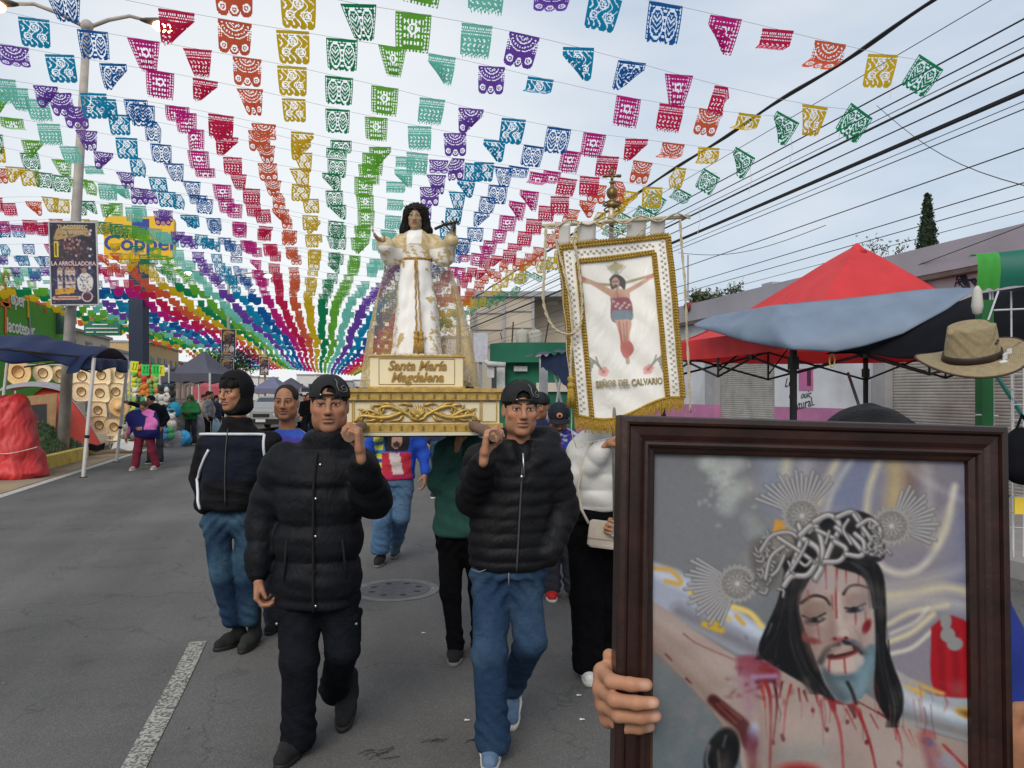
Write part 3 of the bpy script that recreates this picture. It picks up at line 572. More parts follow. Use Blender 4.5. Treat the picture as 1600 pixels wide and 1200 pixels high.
# ================================================================ implicit modelling (surface nets)
def axis(lo, hi, h, fine=()):
    """grid axis from lo to hi with step h, finer inside the given (a, b, step) ranges"""
    out = [lo]; x = lo
    while x < hi:
        st = h
        for a, b, s_ in fine:
            if a-1e-6 <= x < b: st = min(st, s_)
            elif x < a < x+st: st = max(min(st, a-x), s_)
        x += st; out.append(x)
    return np.array(out, dtype=np.float32)
def nrmz(v): v = np.asarray(v, float); return v/(np.linalg.norm(v)+1e-12)
class SDF:
    def __init__(s, xs, ys, zs):
        s.ax = (xs, ys, zs); s.F = np.full((len(xs), len(ys), len(zs)), 9.0, np.float32)
    def _do(s, lo, hi, fn, k, op):
        m = k+.03; sl = []
        for a, l_, h_ in zip(s.ax, lo, hi):
            i = max(0, int(np.searchsorted(a, l_-m))-2); j = min(len(a), int(np.searchsorted(a, h_+m))+2)
            if j-i < 1: return s
            sl.append(slice(i, j))
        sl = tuple(sl); X = s.ax[0][sl[0]][:, None, None]; Y = s.ax[1][sl[1]][None, :, None]; Z = s.ax[2][sl[2]][None, None, :]
        d = fn(X, Y, Z); A = s.F[sl]
        if op == 'u':
            if k <= 0: s.F[sl] = np.minimum(A, d)
            else:
                h = np.clip(.5+.5*(d-A)/k, 0, 1); s.F[sl] = d+(A-d)*h-k*h*(1-h)
        elif op == 's':
            d = -d
            if k <= 0: s.F[sl] = np.maximum(A, d)
            else:
                h = np.clip(.5-.5*(d-A)/k, 0, 1); s.F[sl] = d+(A-d)*h+k*h*(1-h)
        elif op == 'i': s.F[sl] = np.maximum(A, d)
        return s
    def cap(s, a, b, ra, rb=None, k=.02, op='u', disp=None, sq=None):
        """tapered capsule; sq squashes it along a direction (unit vector, factor)"""
        a = np.asarray(a, np.float32); b = np.asarray(b, np.float32); rb = ra if rb is None else rb; R = max(ra, rb)
        lo = np.minimum(a, b)-R-.02; hi = np.maximum(a, b)+R+.02; ab = b-a; L2 = float(ab@ab)+1e-12
        def fn(X, Y, Z):
            px, py, pz = X-a[0], Y-a[1], Z-a[2]; t = np.clip((px*ab[0]+py*ab[1]+pz*ab[2])/L2, 0, 1)
            qx, qy, qz = px-t*ab[0], py-t*ab[1], pz-t*ab[2]
            if sq is not None:
                n, f = sq; c = (qx*n[0]+qy*n[1]+qz*n[2])*(f-1); qx = qx+c*n[0]; qy = qy+c*n[1]; qz = qz+c*n[2]
            d = np.sqrt(qx*qx+qy*qy+qz*qz)-(ra+(rb-ra)*t)
            return d-disp(t) if disp is not None else d
        return s._do(lo, hi, fn, k, op)
    def ell(s, c, r, k=.02, op='u', fr=None):
        """ellipsoid with radii r; fr = (3x3 axes, origin) of a local frame"""
        r = np.asarray(r, np.float32); c = np.asarray(c, np.float32)
        if fr is None: Rm = np.eye(3, dtype=np.float32); o = c
        else: Rm = fr[0].astype(np.float32); o = (fr[1]+Rm@c).astype(np.float32)
        e = np.abs(Rm)@r+.01
        def fn(X, Y, Z):
            px, py, pz = X-o[0], Y-o[1], Z-o[2]
            q = [(px*Rm[0, i]+py*Rm[1, i]+pz*Rm[2, i]) for i in range(3)]
            k0 = np.sqrt(sum((q[i]/r[i])**2 for i in range(3))); k1 = np.sqrt(sum((q[i]/r[i]**2)**2 for i in range(3)))+1e-6
            return k0*(k0-1)/k1
        return s._do(o-e, o+e, fn, k, op)
    def box(s, c, h, rad=.01, k=.01, op='u', fr=None):
        h = np.asarray(h, np.float32)-rad; c = np.asarray(c, np.float32)
        if fr is None: Rm = np.eye(3, dtype=np.float32); o = c
        else: Rm = fr[0].astype(np.float32); o = (fr[1]+Rm@c).astype(np.float32)
        e = np.abs(Rm)@(h+rad)+.01
        def fn(X, Y, Z):
            px, py, pz = X-o[0], Y-o[1], Z-o[2]
            q = [np.abs(px*Rm[0, i]+py*Rm[1, i]+pz*Rm[2, i])-h[i] for i in range(3)]
            return np.sqrt(sum(np.maximum(a, 0)**2 for a in q))+np.minimum(np.maximum(np.maximum(q[0], q[1]), q[2]), 0)-rad
        return s._do(o-e, o+e, fn, k, op)
    def loft(s, rings, p=2.3, k=.02, op='u', disp=None, rnd_=.02):
        """upright body: rings (z, cx, cy, rx, ry) from low to high, super-elliptic section"""
        T = np.array(sorted(rings), np.float32); z0, z1 = T[0, 0], T[-1, 0]
        lo = (min(T[:, 1]-T[:, 3])-.03, min(T[:, 2]-T[:, 4])-.03, z0-.03); hi = (max(T[:, 1]+T[:, 3])+.03, max(T[:, 2]+T[:, 4])+.03, z1+.03)
        def fn(X, Y, Z):
            zz = Z.ravel(); cx, cy, rx, ry = [np.interp(zz, T[:, 0], T[:, i])[None, None, :].astype(np.float32) for i in (1, 2, 3, 4)]
            q = (np.abs((X-cx)/rx)**p+np.abs((Y-cy)/ry)**p)**(1/p); d = (q-1)*np.minimum(rx, ry)
            if disp is not None: d = d-disp(zz)[None, None, :]
            e = np.maximum(Z-z1, z0-Z)+rnd_; d = d+rnd_
            return np.minimum(np.maximum(d, e), 0)+np.sqrt(np.maximum(d, 0)**2+np.maximum(e, 0)**2)-rnd_
        return s._do(lo, hi, fn, k, op)
    def half(s, n, o, op='i'):
        """keep the side n.(p-o) <= 0"""
        n = nrmz(n); a = s.ax
        d = ((a[0]-o[0])*n[0])[:, None, None]+((a[1]-o[1])*n[1])[None, :, None]+((a[2]-o[2])*n[2])[None, None, :]
        s.F = np.maximum(s.F, d.astype(np.float32)); return s
    def mesh(s):
        F_ = s.F; F_[0] = F_[-1] = 1; F_[:, 0] = 1; F_[:, -1] = 1; F_[:, :, 0] = 1; F_[:, :, -1] = 1
        sg = F_ < 0; nx, ny, nz = F_.shape
        c = np.zeros((nx-1, ny-1, nz-1), np.int8)
        for i in (0, 1):
            for j in (0, 1):
                for k in (0, 1): c += sg[i:nx-1+i, j:ny-1+j, k:nz-1+k]
        I, J_, K = np.nonzero((c > 0) & (c < 8)); n = len(I)
        idx = np.full(c.shape, -1, np.int32); idx[I, J_, K] = np.arange(n)
        val = {(i, j, k): F_[I+i, J_+j, K+k] for i in (0, 1) for j in (0, 1) for k in (0, 1)}
        acc = np.zeros((n, 3)); cnt = np.zeros(n)
        for ax_ in range(3):
            for u in (0, 1):
                for v in (0, 1):
                    a = [u, v]; a.insert(ax_, 0); b = [u, v]; b.insert(ax_, 1); va, vb = val[tuple(a)], val[tuple(b)]
                    m = (va < 0) != (vb < 0); t = np.where(m, va/np.where(m, va-vb, 1), 0)
                    p = np.tile(np.array(a, float), (n, 1)); p[:, ax_] = t; acc += p*m[:, None]; cnt += m
        p = acc/cnt[:, None]; V = np.empty((n, 3))
        for d, ii in enumerate((I, J_, K)): A = s.ax[d].astype(float); V[:, d] = A[ii]+p[:, d]*(A[ii+1]-A[ii])
        Q = []
        for ax_ in range(3):
            a0 = [slice(None)]*3; a1 = [slice(None)]*3; a0[ax_] = slice(0, -1); a1[ax_] = slice(1, None)
            A, B = sg[tuple(a0)], sg[tuple(a1)]; e = np.argwhere(A != B); o = [d for d in range(3) if d != ax_]
            e = e[(e[:, o[0]] > 0) & (e[:, o[1]] > 0) & (e[:, o[0]] < F_.shape[o[0]]-1) & (e[:, o[1]] < F_.shape[o[1]]-1)]
            if len(e) == 0: continue
            def cell(du, dv):
                q = e.copy(); q[:, o[0]] -= du; q[:, o[1]] -= dv; return idx[q[:, 0], q[:, 1], q[:, 2]]
            q = np.stack([cell(1, 1), cell(0, 1), cell(0, 0), cell(1, 0)], 1)
            inside = A[e[:, 0], e[:, 1], e[:, 2]]; fl = inside if ax_ != 1 else ~inside
            q[~fl] = q[~fl][:, ::-1]; Q.append(q)
        Q = np.concatenate(Q); Q = Q[(Q >= 0).all(1)]
        return V, Q
def normals(V, Q):
    n = np.cross(V[Q[:, 2]]-V[Q[:, 0]], V[Q[:, 3]]-V[Q[:, 1]]); N = np.zeros_like(V)
    for i in range(4): np.add.at(N, Q[:, i], n)
    return N/(np.linalg.norm(N, axis=1)[:, None]+1e-12)
def relax(V, Q, it=1, w=.5):
    for _ in range(it):
        A = np.zeros_like(V); C_ = np.zeros(len(V))
        for i in range(4):
            for j in (i-1, (i+1) % 4): np.add.at(A, Q[:, i], V[Q[:, j]]); np.add.at(C_, Q[:, i], 1)
        V = V*(1-w)+w*A/np.maximum(C_, 1)[:, None]
    return V
def waves(V, dirs, seed, n=5):
    """smooth pseudo-noise in about -1..1; dirs = mean wave vector strength per axis"""
    rg = np.random.RandomState(seed); out = np.zeros(len(V))
    for i in range(n):
        w = rg.normal(size=3)*np.asarray(dirs)*(.6+.8*rg.rand()); out += np.sin(V@w+rg.rand()*6.3+1.2*np.sin(V@(w[[1, 2, 0]]*.37)))
    return out/n**.5/1.2
def ridged(V, dirs, seed):
    """sharp-crested folds, about -1..1"""
    return 1-2.2*np.abs(waves(V, dirs, seed, 4))
def sdf_obj(name, sd, mt, parent, rel=1, disp=None, colfn=None):
    V, Q = sd.mesh()
    if rel: V = relax(V, Q, rel)
    if disp is not None: V = V+normals(V, Q)*disp(V)[:, None]
    return link(name, mesh_np(name, V, Q, mt, True, colfn(V) if colfn else None), parent)
def rotm(yaw=0, pitch=0, roll=0):
    """head frame: yaw>0 turns the face to the viewer's left, pitch>0 looks down"""
    return np.array(Matrix.Rotation(-yaw, 3, 'Z') @ Matrix.Rotation(pitch, 3, 'X') @ Matrix.Rotation(roll, 3, 'Y'))
M_SKIN = mat('skin', None, rough=.52, var=.13, scale=45, attr='Col', spec=.25, bump=.12, bscale=420)
M_PAINTED = mat('dyed cloth', None, rough=.85, var=.1, scale=25, attr='Col', spec=.2, bump=.1, bscale=250, fold=.2)
M_HAIR = mat('black hair', (.008, .007, .007), rough=.6, spec=.15, var=.3, scale=60, bump=.5, bscale=180)
def head_sdf(s, fr, sc=1.0, jaw=1.0, fat=1.0):
    """sculpts a head into field s; fr = (axes, origin at eye level centre)"""
    R, o = fr
    def E(c, r, k=.015, op='u'): s.ell(np.array(c)*sc, np.array(r)*sc, k*sc, op, fr)
    def Cp(a, b, ra, rb=None, k=.01, op='u'): s.cap(o+R@(np.array(a)*sc), o+R@(np.array(b)*sc), ra*sc, (rb or ra)*sc, k*sc, op)
    E((0, .012, .035), (.073, .092, .082)); E((0, -.022, -.035), (.061*fat, .064, .078), .03)
    E((0, -.060, -.098), (.026*jaw, .022, .018), .03)
    for q in (-1, 1):
        E((q*.046*jaw, -.008, -.062), (.018, .032, .032), .03); E((q*.043, -.057, -.020), (.021, .02, .018), .02)
        E((q*.032, -.099, .004), (.019, .016, .0105), .014, 's'); E((q*.0315, -.0715, .003), (.0155, .0135, .0125), .003)
        Cp((q*.014, -.086, .020), (q*.044, -.074, .022), .0095, .008, .012)
        E((q*.0125, -.097, -.034), (.0085, .011, .008), .006)
        E((q*.074, .014, -.004), (.010, .021, .033), .006); E((q*.084, .006, -.002), (.006, .012, .02), .006, 's')
    Cp((0, -.083, .016), (0, -.106, -.026), .0085, .0105, .012); E((0, -.109, -.030), (.0105, .010, .0095), .008)
    Cp((-.017, -.080, -.0565), (0, -.092, -.0535), .0065, .0075, .008); Cp((.017, -.080, -.0565), (0, -.092, -.0535), .0065, .0075, .008)
    Cp((-.015, -.081, -.068), (.015, -.081, -.068), .0075, None, .008); E((0, -.0905, -.068), (.016, .007, .007), .006)
    Cp((-.024, -.083, -.0612), (0, -.099, -.0608), .0022, None, .004, 's'); Cp((.024, -.083, -.0612), (0, -.099, -.0608), .0022, None, .004, 's')
    return s
def face_paint(V, fr, skin, sc=1.0, brow=.0045, stubble=0, mous=0, lips=(.30, .12, .09), lid=.0, old=0, hairc=(.012, .01, .009)):
    R, o = fr; q = (V-o)@R/sc; x, y, z = q.T; ax = np.abs(x)
    c = np.tile(np.array(skin), (len(V), 1)).astype(float); c *= (1+.05*waves(V, (60, 60, 60), 3))[:, None]
    def mixc(m, col): 
        nonlocal c
        m = np.clip(m, 0, 1)[:, None]; c = c*(1-m)+np.array(col)*m
    hd = (z > -.13) & (np.linalg.norm(q, axis=1) < .17); fr_ = hd & (y < -.04)
    cheek = np.exp(-((ax-.042)/.02)**2-((z+.028)/.02)**2)*fr_; c *= 1+cheek[:, None]*np.array([.10, -.04, -.06])
    c *= (1-.10*np.exp(-((z-.004)/.014)**2-((ax-.03)/.022)**2)*fr_)[:, None]
    if stubble: mixc(stubble*np.clip((-.045-z)/.02, 0, 1)*hd*(y < .0)*(np.abs(z+.062) > .0)*(1-np.exp(-(ax/.03)**2-((z+.062)/.010)**2)), (.06, .05, .05))
    lipm = fr_*(ax < .026)*np.clip(1-np.abs(z+.0615)/(.0125*(1-(ax/.030)**2)+1e-4), 0, .45)/.45; mixc(lipm*.8, lips)
    mixc(fr_*(ax < .024)*(np.abs(z+.0612-.002*(ax/.02)) < .0019), (.05, .02, .018))
    ex = (ax-.0315); op_ = .0056-lid; up = np.sqrt(np.clip(1-(ex/.0155)**2, 0, 1))
    eye = fr_*(np.abs(ex) < .0155)*(z < .0035+op_*up)*(z > .0035-.0042*up)
    mixc(eye, (.50, .46, .43)); mixc(eye*(np.hypot(ex, z-.0035) < .0062), (.025, .014, .01))
    mixc(fr_*(np.abs(ex) < .018)*(np.abs(z-(.0035+op_*up+.0012)) < .0020), (.02, .014, .012))
    mixc(fr_*(np.abs(ex) < .014)*(np.abs(z-(.0035-.0046*up)) < .0010)*.6, (.10, .05, .04))
    bz = .0245+.004*np.clip(1-((ex-.003)/.022)**2, -1, 1)-(.0)
    mixc(fr_*(ex > -.023)*(ex < .024)*np.clip(1.6-np.abs(z-bz)/(brow*(1-.4*np.clip(ex/.024, 0, 1))), 0, 1), hairc)
    mixc(fr_*(np.hypot((ax-.0068)/.0045, (z+.0415)/.003) < 1)*(y < -.088), (.05, .02, .015))
    if mous: mixc(mous*fr_*(ax < .032)*(z < -.043)*(z > -.0545-.012*(ax/.03)**2), hairc)
    if old:
        f = np.exp(-((ax-(.022+.35*(-.03-z)))/.0022)**2)*(z < -.03)*(z > -.07)*fr_; c *= (1-.35*f*old)[:, None]
        for zz in (.05, .06, .07): c *= (1-.2*old*np.exp(-((z-zz)/.0016)**2)*(ax < .04)*fr_)[:, None]
    return c
def hand_sdf(s, w, d, n, sg, curl=(.4, .5, .3), thumb=(.5, .6, .5), sc=1.0, rf=.0088, spread=0, thumb2=None):
    """five-fingered hand: w wrist, d knuckle direction, n the way the palm faces, sg picks the pinky side"""
    w = np.asarray(w, float); d = nrmz(d); n = nrmz(np.asarray(n, float)-d*np.dot(n, d)); sd = np.cross(d, n)*sg
    s.cap(w-d*.03*sc, w+d*.01*sc, .026*sc, .025*sc, .015, sq=(n, 1.25))
    tips = []
    for i, (lf, kk) in enumerate(((.93, .088), (1.03, .092), (.97, .087), (.78, .078))):
        off = (i-1.5)*.0205*sc; kn = w+d*kk*sc+sd*off-n*.002*abs(i-1.5)
        s.cap(w+d*.012*sc+sd*off*.75, kn, .0155*sc, .0125*sc, .012*sc)
        p = kn; a = 0; r = rf*sc*(1.05 if i < 3 else .9)
        for seg, cb in zip((.043, .027, .021), curl):
            a += cb*(1+.06*(i-1.5)); dr = d*math.cos(a)+n*math.sin(a)+sd*spread*(i-1.5); q = p+dr*seg*lf*sc
            s.cap(p, q, r*1.04, r*.96, .0035*sc); p = q; r *= .94
        tips.append(p-dr*.002+(d*math.sin(a)-n*math.cos(a))*r*.85)
    b0 = w+d*.018*sc-sd*.022*sc+n*.008*sc; t1 = b0+(d*thumb[0]-sd*thumb[1]+n*thumb[2])/np.linalg.norm(thumb)*.042*sc
    s.cap(w+d*.01*sc, b0, .017*sc, .016*sc, .012); s.cap(b0, t1, .0145*sc, .0112*sc, .01*sc)
    t2 = t1+nrmz(d*(thumb[0]+.5)-sd*(thumb[1]-.35)+n*(thumb[2]+.25) if thumb2 is None else thumb2)*.034*sc; s.cap(t1, t2, .0108*sc, .0088*sc, .004*sc)
    return tips, t2
class Person:
    """standing or walking figure; local frame: x to the viewer's right, y away from the camera, z up"""
    def __init__(s, label, u0, Z, cat='person', group=None, name='person'):
        s.u0, s.Z, s.tips = u0, Z, []; p = P(u0, HOR, Z); s.t = thing(name, label, cat, (p.x, p.y, 0), -YAW, group)
    def j(s, u, v, dy=0):
        Zp = s.Z+dy; return np.array([(u-800)/F*Zp-(s.u0-800)/F*s.Z, dy, EYE+(HOR-v)/F*Zp])
    def body(s, head, skin, shoulders, arms, hands=(), sc=1.0, hf=.0036, paint=None, jaw=1.0, fat=1.0, neck=None, legs=True, extra=None):
        """ONE continuous mesh: head, neck, trunk, arms, hands, legs. head = (eye-level centre, yaw, pitch, roll)"""
        o, yaw, pitch, roll = head; fr = (rotm(yaw, pitch, roll), np.asarray(o, float)); s.fr = fr
        L, R = shoulders; nb = (np.asarray(L)+np.asarray(R))/2+np.array([0, .02, .02]) if neck is None else np.asarray(neck)
        fx, fy, fz = [(o[0]-.1, o[0]+.1, hf)], [(o[1]-.13, o[1]+.02, hf), (o[1]+.02, o[1]+.12, hf*2)], [(o[2]-.13, o[2]+.13, hf)]
        for h in hands:
            w = np.asarray(h['w']); hs = h.get('h', .0055)
            for f_, c in zip((fx, fy, fz), w): f_.append((c-.13, c+.13, hs))
        xs, ys, zs = axis(-.55, .55, .022, fx), axis(-.62, .45, .022, fy), axis(.03, o[2]+.16, .022, fz)
        g = SDF(xs, ys, zs)
        if neck is not False:
            g.cap(nb-np.array([0, 0, .03]), o+fr[0]@np.array([0, .018, -.07])*sc, .060*sc, .050*sc, .02)
        hip = np.array([(L[0]+R[0])/2, (L[1]+R[1])/2, .95])
        g.cap(nb-np.array([0, 0, .10]), hip, .09, .06, .05, sq=((1, 0, 0), .8)); g.cap(np.asarray(L)*.8+nb*.2, np.asarray(R)*.8+nb*.2, .045, .045, .04)
        for a in arms:
            for p, q in zip(a[:-1], a[1:]): g.cap(p, q, .036, .028, .03)
        if legs:
            for q in s.legs: g.cap(hip+(q[0]-hip)*.6, q[1], .045, .036, .03); g.cap(q[1], q[2], .036, .03, .03)
        head_sdf(g, fr, sc, jaw, fat)
        for h in hands:
            tips, _ = hand_sdf(g, h['w'], h['d'], h['n'], h.get('sg', 1), h.get('curl', (.4, .5, .3)), h.get('thumb', (.5, .6, .5)), h.get('sc', 1.0), thumb2=h.get('t2'))
            s.tips += tips
        kw = paint or {}
        def pcol(V):
            c = face_paint(V, fr, skin, sc, **kw)
            for q in s.tips: m = np.clip(1.5-np.linalg.norm(V-q, axis=1)/.0055, 0, 1)[:, None]; c = c*(1-m)+np.array((.52, .30, .22))*m
            return c
        return sdf_obj('body', g, M_SKIN, s.t, 1, None, pcol)
    def head_shell(s, name, mt, parts, h=.006, pad=.22, disp=None, rel=1, clip=(), parent=None, sc=1.0, colfn=None):
        """cap, hood or hair: prims in head space. parts = [(kind, args..., k, op)]"""
        R, o = s.fr; g = SDF(axis(o[0]-pad, o[0]+pad, h), axis(o[1]-pad, o[1]+pad, h), axis(o[2]-pad*1.3, o[2]+pad, h))
        for p in parts:
            if p[0] == 'e': g.ell(np.array(p[1])*sc, np.array(p[2])*sc, p[3], p[4], s.fr)
            elif p[0] == 'b': g.box(np.array(p[1])*sc, np.array(p[2])*sc, .006, p[3], p[4], s.fr)
            elif p[0] == 'c': g.cap(o+R@(np.array(p[1])*sc), o+R@(np.array(p[2])*sc), p[3]*sc, p[4]*sc, p[5], p[6])
            elif p[0] == 'h': g.half(R@np.array(p[1], float), o+R@(np.array(p[2])*sc))
        return sdf_obj(name, g, mt, parent or s.t, rel, disp, colfn)
    def top(s, name, mt, rings, arms, h=.011, puff=None, puff_arm=None, extra=None, disp=None, colfn=None, k=.05, p=2.3, cut=None, rel=1, ext=.75):
        zl = min(r[0] for r in rings)-.05; zh = max(r[0] for r in rings)+.16
        xs_ = [q[0] for a in arms for q, r in a]+[r[1]+d*r[3] for r in rings for d in (-1, 1)]; ys_ = [q[1] for a in arms for q, r in a]+[r[2]+d*r[4] for r in rings for d in (-1, 1)]
        zs_ = [q[2] for a in arms for q, r in a]
        g = SDF(axis(min(xs_)-.16, max(xs_)+.16, h), axis(min(ys_)-.16, max(ys_)+.16, h), axis(min(zl, min(zs_+[9])-.13), zh, h))
        pz = (lambda zz: puff[1]*(np.abs(np.sin(math.pi*(zz-puff[2])/puff[0]))**.55-.6)) if puff else None
        g.loft(rings, p, .02, 'u', pz)
        for a in arms:
            for i in range(len(a)-1):
                (p0, r0), (p1, r1) = a[i], a[i+1]; L = float(np.linalg.norm(np.asarray(p1)-np.asarray(p0)))
                dsp = None
                if puff_arm: nb = max(1, round(L/puff_arm[0])); dsp = (lambda t, nb=nb: puff_arm[1]*(np.abs(np.sin(math.pi*t*nb))**.55-.6))
                g.cap(p0, p1, r0, r1, k if i == 0 else .03, 'u', dsp)
        if extra: extra(g)
        return sdf_obj(name, g, mt, s.t, rel, disp, colfn)
    def trousers(s, mt, waist, radii=((.10, .078, .07),)*2, h=.012, crease=.006, seed=1, name='trousers', wr=(.165, .115), colfn=None, hem=None, seatk=.04):
        """legs = [(hip, knee, ankle)]"""
        al = np.array([q for l_ in s.legs for q in l_]); g = SDF(axis(al[:, 0].min()-.2, al[:, 0].max()+.2, h), axis(al[:, 1].min()-.2, al[:, 1].max()+.2, h), axis(max(0.005, al[:, 2].min()-.06), waist[2]+.06, h))
        wz = waist[2]; g.loft([(wz-.10, waist[0], waist[1], wr[0]+.012, wr[1]+.012), (wz, waist[0], waist[1], wr[0], wr[1])], 2.3, .02)
        if len(s.legs) > 1: g.cap(s.legs[0][0], s.legs[1][0], radii[0][0]*.97, radii[1][0]*.97, .03)
        for (hp, kn, an), r in zip(s.legs, radii):
            g.cap(hp, kn, r[0], r[1], seatk); g.cap(kn, an, r[1], r[2], .03)
            e = nrmz(np.asarray(an)-np.asarray(kn)); g.cap(np.asarray(an)-e*.05, np.asarray(an)-e*.0, r[2]*1.06, r[2]*1.06, .02)
        zlow = {i: l_[2][2] for i, l_ in enumerate(s.legs)}
        def dsp(V):
            d = crease*.5*waves(V, (8, 8, 16), seed)+crease*.5*ridged(V+np.stack([V[:, 2]*.3, V[:, 0]*0, V[:, 0]*.9], 1), (6, 6, 10), seed+4)
            for hp, kn, an in s.legs:
                w = np.exp(-((V[:, 2]-an[2]-.05)/.07)**2)*(np.abs(V[:, 0]-an[0]) < .12); d += w*crease*.7*np.sin(V[:, 2]*95+V[:, 0]*60+V[:, 1]*40+2*np.sin(V[:, 0]*30+seed)+seed)
                w = np.exp(-((V[:, 2]-kn[2])/.09)**2)*(np.abs(V[:, 0]-kn[0]) < .12); d += w*crease*.45*np.sin(V[:, 2]*60+V[:, 0]*70+seed*2)
                w = np.exp(-((V[:, 2]-hp[2])/.10)**2); d += w*crease*.6*np.sin(V[:, 2]*70+np.abs(V[:, 0]-waist[0])*90+seed*2)
            return d
        return sdf_obj(name, g, mt, s.t, 1, dsp, colfn)
    def shoe(s, heel, toe, mt, sole, h=.008, w=1.0, high=0, label=None, toecol=None):
        a, b = np.asarray(heel, float), np.asarray(toe, float); e = nrmz(b-a); m = a*.45+b*.55; up = np.array([0, 0, 1.0])
        lo = np.minimum(a, b)-.11; hi = np.maximum(a, b)+.11; hi[2] += .08+high
        g = SDF(axis(lo[0], hi[0], h), axis(lo[1], hi[1], h), axis(max(lo[2]-.05, -.02), hi[2], h))
        g.cap(a+up*.052+e*.02, m+up*.045, .040*w, .044*w, .03); g.cap(m+up*.040, b+up*.034-e*.03, .046*w, .034*w, .03)
        g.cap(a+up*.05+e*.045, a+up*(.10+high)+e*.035, .040*w, .042*w, .025)
        n = np.cross(e, up); dn = nrmz(np.cross(e, n)); dn = dn if dn[2] < 0 else -dn
        g.half(dn, a+up*.017)
        o = sdf_obj('shoe', g, mt, s.t, 1)
        if label: o['label'] = label
        r = .047*w; ring = []; sd = nrmz(np.cross(up, e)); L = np.linalg.norm(b-a)
        for k in range(20):
            th = 2*math.pi*k/20; c, q = math.cos(th), math.sin(th); ring.append(a+e*(L*.5+(L*.5+.012)*np.sign(c)*abs(c)**.8)+sd*q*r*(1 if c > -.3 else .86))
        nz_ = -dn; b_ = MB(); b_.loft([[Vector(p+nz_*zz+(p-(a+b)/2)*f) for p in ring] for zz, f in ((.001, -.03), (.006, 0), (.02, 0), (.025, -.04))])
        b_.build('sole', sole, o, local=True, smooth=True); return o
# ================================================================ right-hand stalls
M_RED = mat('red canopy cloth', (.72, .05, .055), rough=.6, var=.1, scale=2.5, trans=.25, bump=.1, bscale=12)
M_FRM = mat('black canopy steel', (.018, .016, .016), rough=.5, metal=.3, var=.2)
CX0, CX1, CY0, CY1 = 4.98, 8.5, 7.35, 10.6; EV = 2.33; PK = Vector((7.0, 8.9, 3.62))
t = thing('red_canopy', 'red pop-up canopy with a tall pointed roof and black folding frame', 'canopy', ((CX0+CX1)/2, (CY0+CY1)/2, 0))
co = [Vector((CX0, CY0, EV)), Vector((CX1, CY0, EV)), Vector((CX1, CY1, EV)), Vector((CX0, CY1, EV))]
for k in range(4):
    a, b_ = co[k], co[(k+1) % 4]
    def fn(u, v, a=a, b_=b_):
        p = lerp(lerp(a, b_, u), PK, v); w = math.sin(math.pi*u)*(1-v); p.z -= .10*w*math.sin(math.pi*min(1, v*1.6))+.22*math.sin(math.pi*v)*(1-v)*1.0+.012*math.sin(u*40+v*9)*(1-v); return p
    MB().grid(fn, 26, 16).build('roof_panel', M_RED, t, smooth=True)
    n_ = (b_-a).cross(Vector((0, 0, 1))).normalized()*.03
    def vf(u, v, a=a, b_=b_, n_=n_): return lerp(a, b_, u)+n_*(1+.5*v*math.sin(u*50))+Vector((0, 0, .02-.24*v-.03*math.sin(u*3.14)*(v > .1)))
    MB().grid(vf, 40, 3).build('valance', M_RED, t, smooth=True)
MB().lathe([(.16, -.12), (.07, -.02), (.02, .03)], PK-Vector((0, 0, .01)), 12).build('peak_cap', M_RED, t, smooth=True)
for c in co:
    q = Vector((c.x, c.y, 0)); MB().box((c.x, c.y, 1.1), (.055, .055, 2.2)).build('leg', M_FRM, t); MB().box((c.x, c.y, 1.95), (.085, .085, .14)).build('leg_slider', M_FRM, t)
for k in range(4):
    a, b_ = co[k]-Vector((0, 0, .07)), co[(k+1) % 4]-Vector((0, 0, .07))
    for i in range(2):
        m0, m1 = lerp(a, b_, i/2), lerp(a, b_, (i+1)/2); lo = Vector((0, 0, -.42))
        MB().tube([m0, m1+lo], .016, 4).build('truss_bar', M_FRM, t); MB().tube([m0+lo, m1], .016, 4).build('truss_bar', M_FRM, t)
        MB().box((m0+m1)/2+lo/2, (.05, .05, .06)).build('truss_joint', M_FRM, t)
    m = (a+b_)/2; MB().tube([m+Vector((0, 0, -.42)), m], .018, 4).build('truss_post', M_FRM, t); MB().tube([m, PK-Vector((0, 0, .25))], .016, 4).build('rafter', M_FRM, t); MB().tube([m+Vector((0, 0, -.35)), lerp(m, PK, .55)-Vector((0, 0, .25))], .014, 4).build('brace', M_FRM, t)
# sagging grey-blue tarpaulin tied over its front, and the black one beside
M_TARP = mat('grey blue tarpaulin', (.19, .245, .33), rough=.6, var=.12, scale=3, bump=.15, bscale=9, trans=.12); M_BTARP = mat('black tarpaulin', (.006, .0065, .009), rough=.8, spec=.1, var=.3, scale=3, bump=.15, bscale=9)
tl, tr_ = P(1086, 504, 10.3), P(1522, 455, 7.7)
TTOP = [(1085, 506, 10.15), (1112, 494, 9.9), (1160, 485, 9.3), (1211, 477, 8.55), (1300, 468, 8.3), (1425, 454, 8.15), (1475, 451, 7.95), (1522, 450, 7.7)]
TLOW = [(1084, 509, 10.1), (1120, 520, 9.4), (1163, 533, 8.7), (1236, 547, 7.95), (1304, 551, 7.8), (1349, 540, 7.75), (1411, 521, 7.7), (1480, 484, 7.65), (1522, 452, 7.65)]
def tab(T, a): u = np.interp(a*(len(T)-1), range(len(T)), [q[0] for q in T]); return u, np.interp(u, [q[0] for q in T], [q[1] for q in T]), np.interp(u, [q[0] for q in T], [q[2] for q in T])
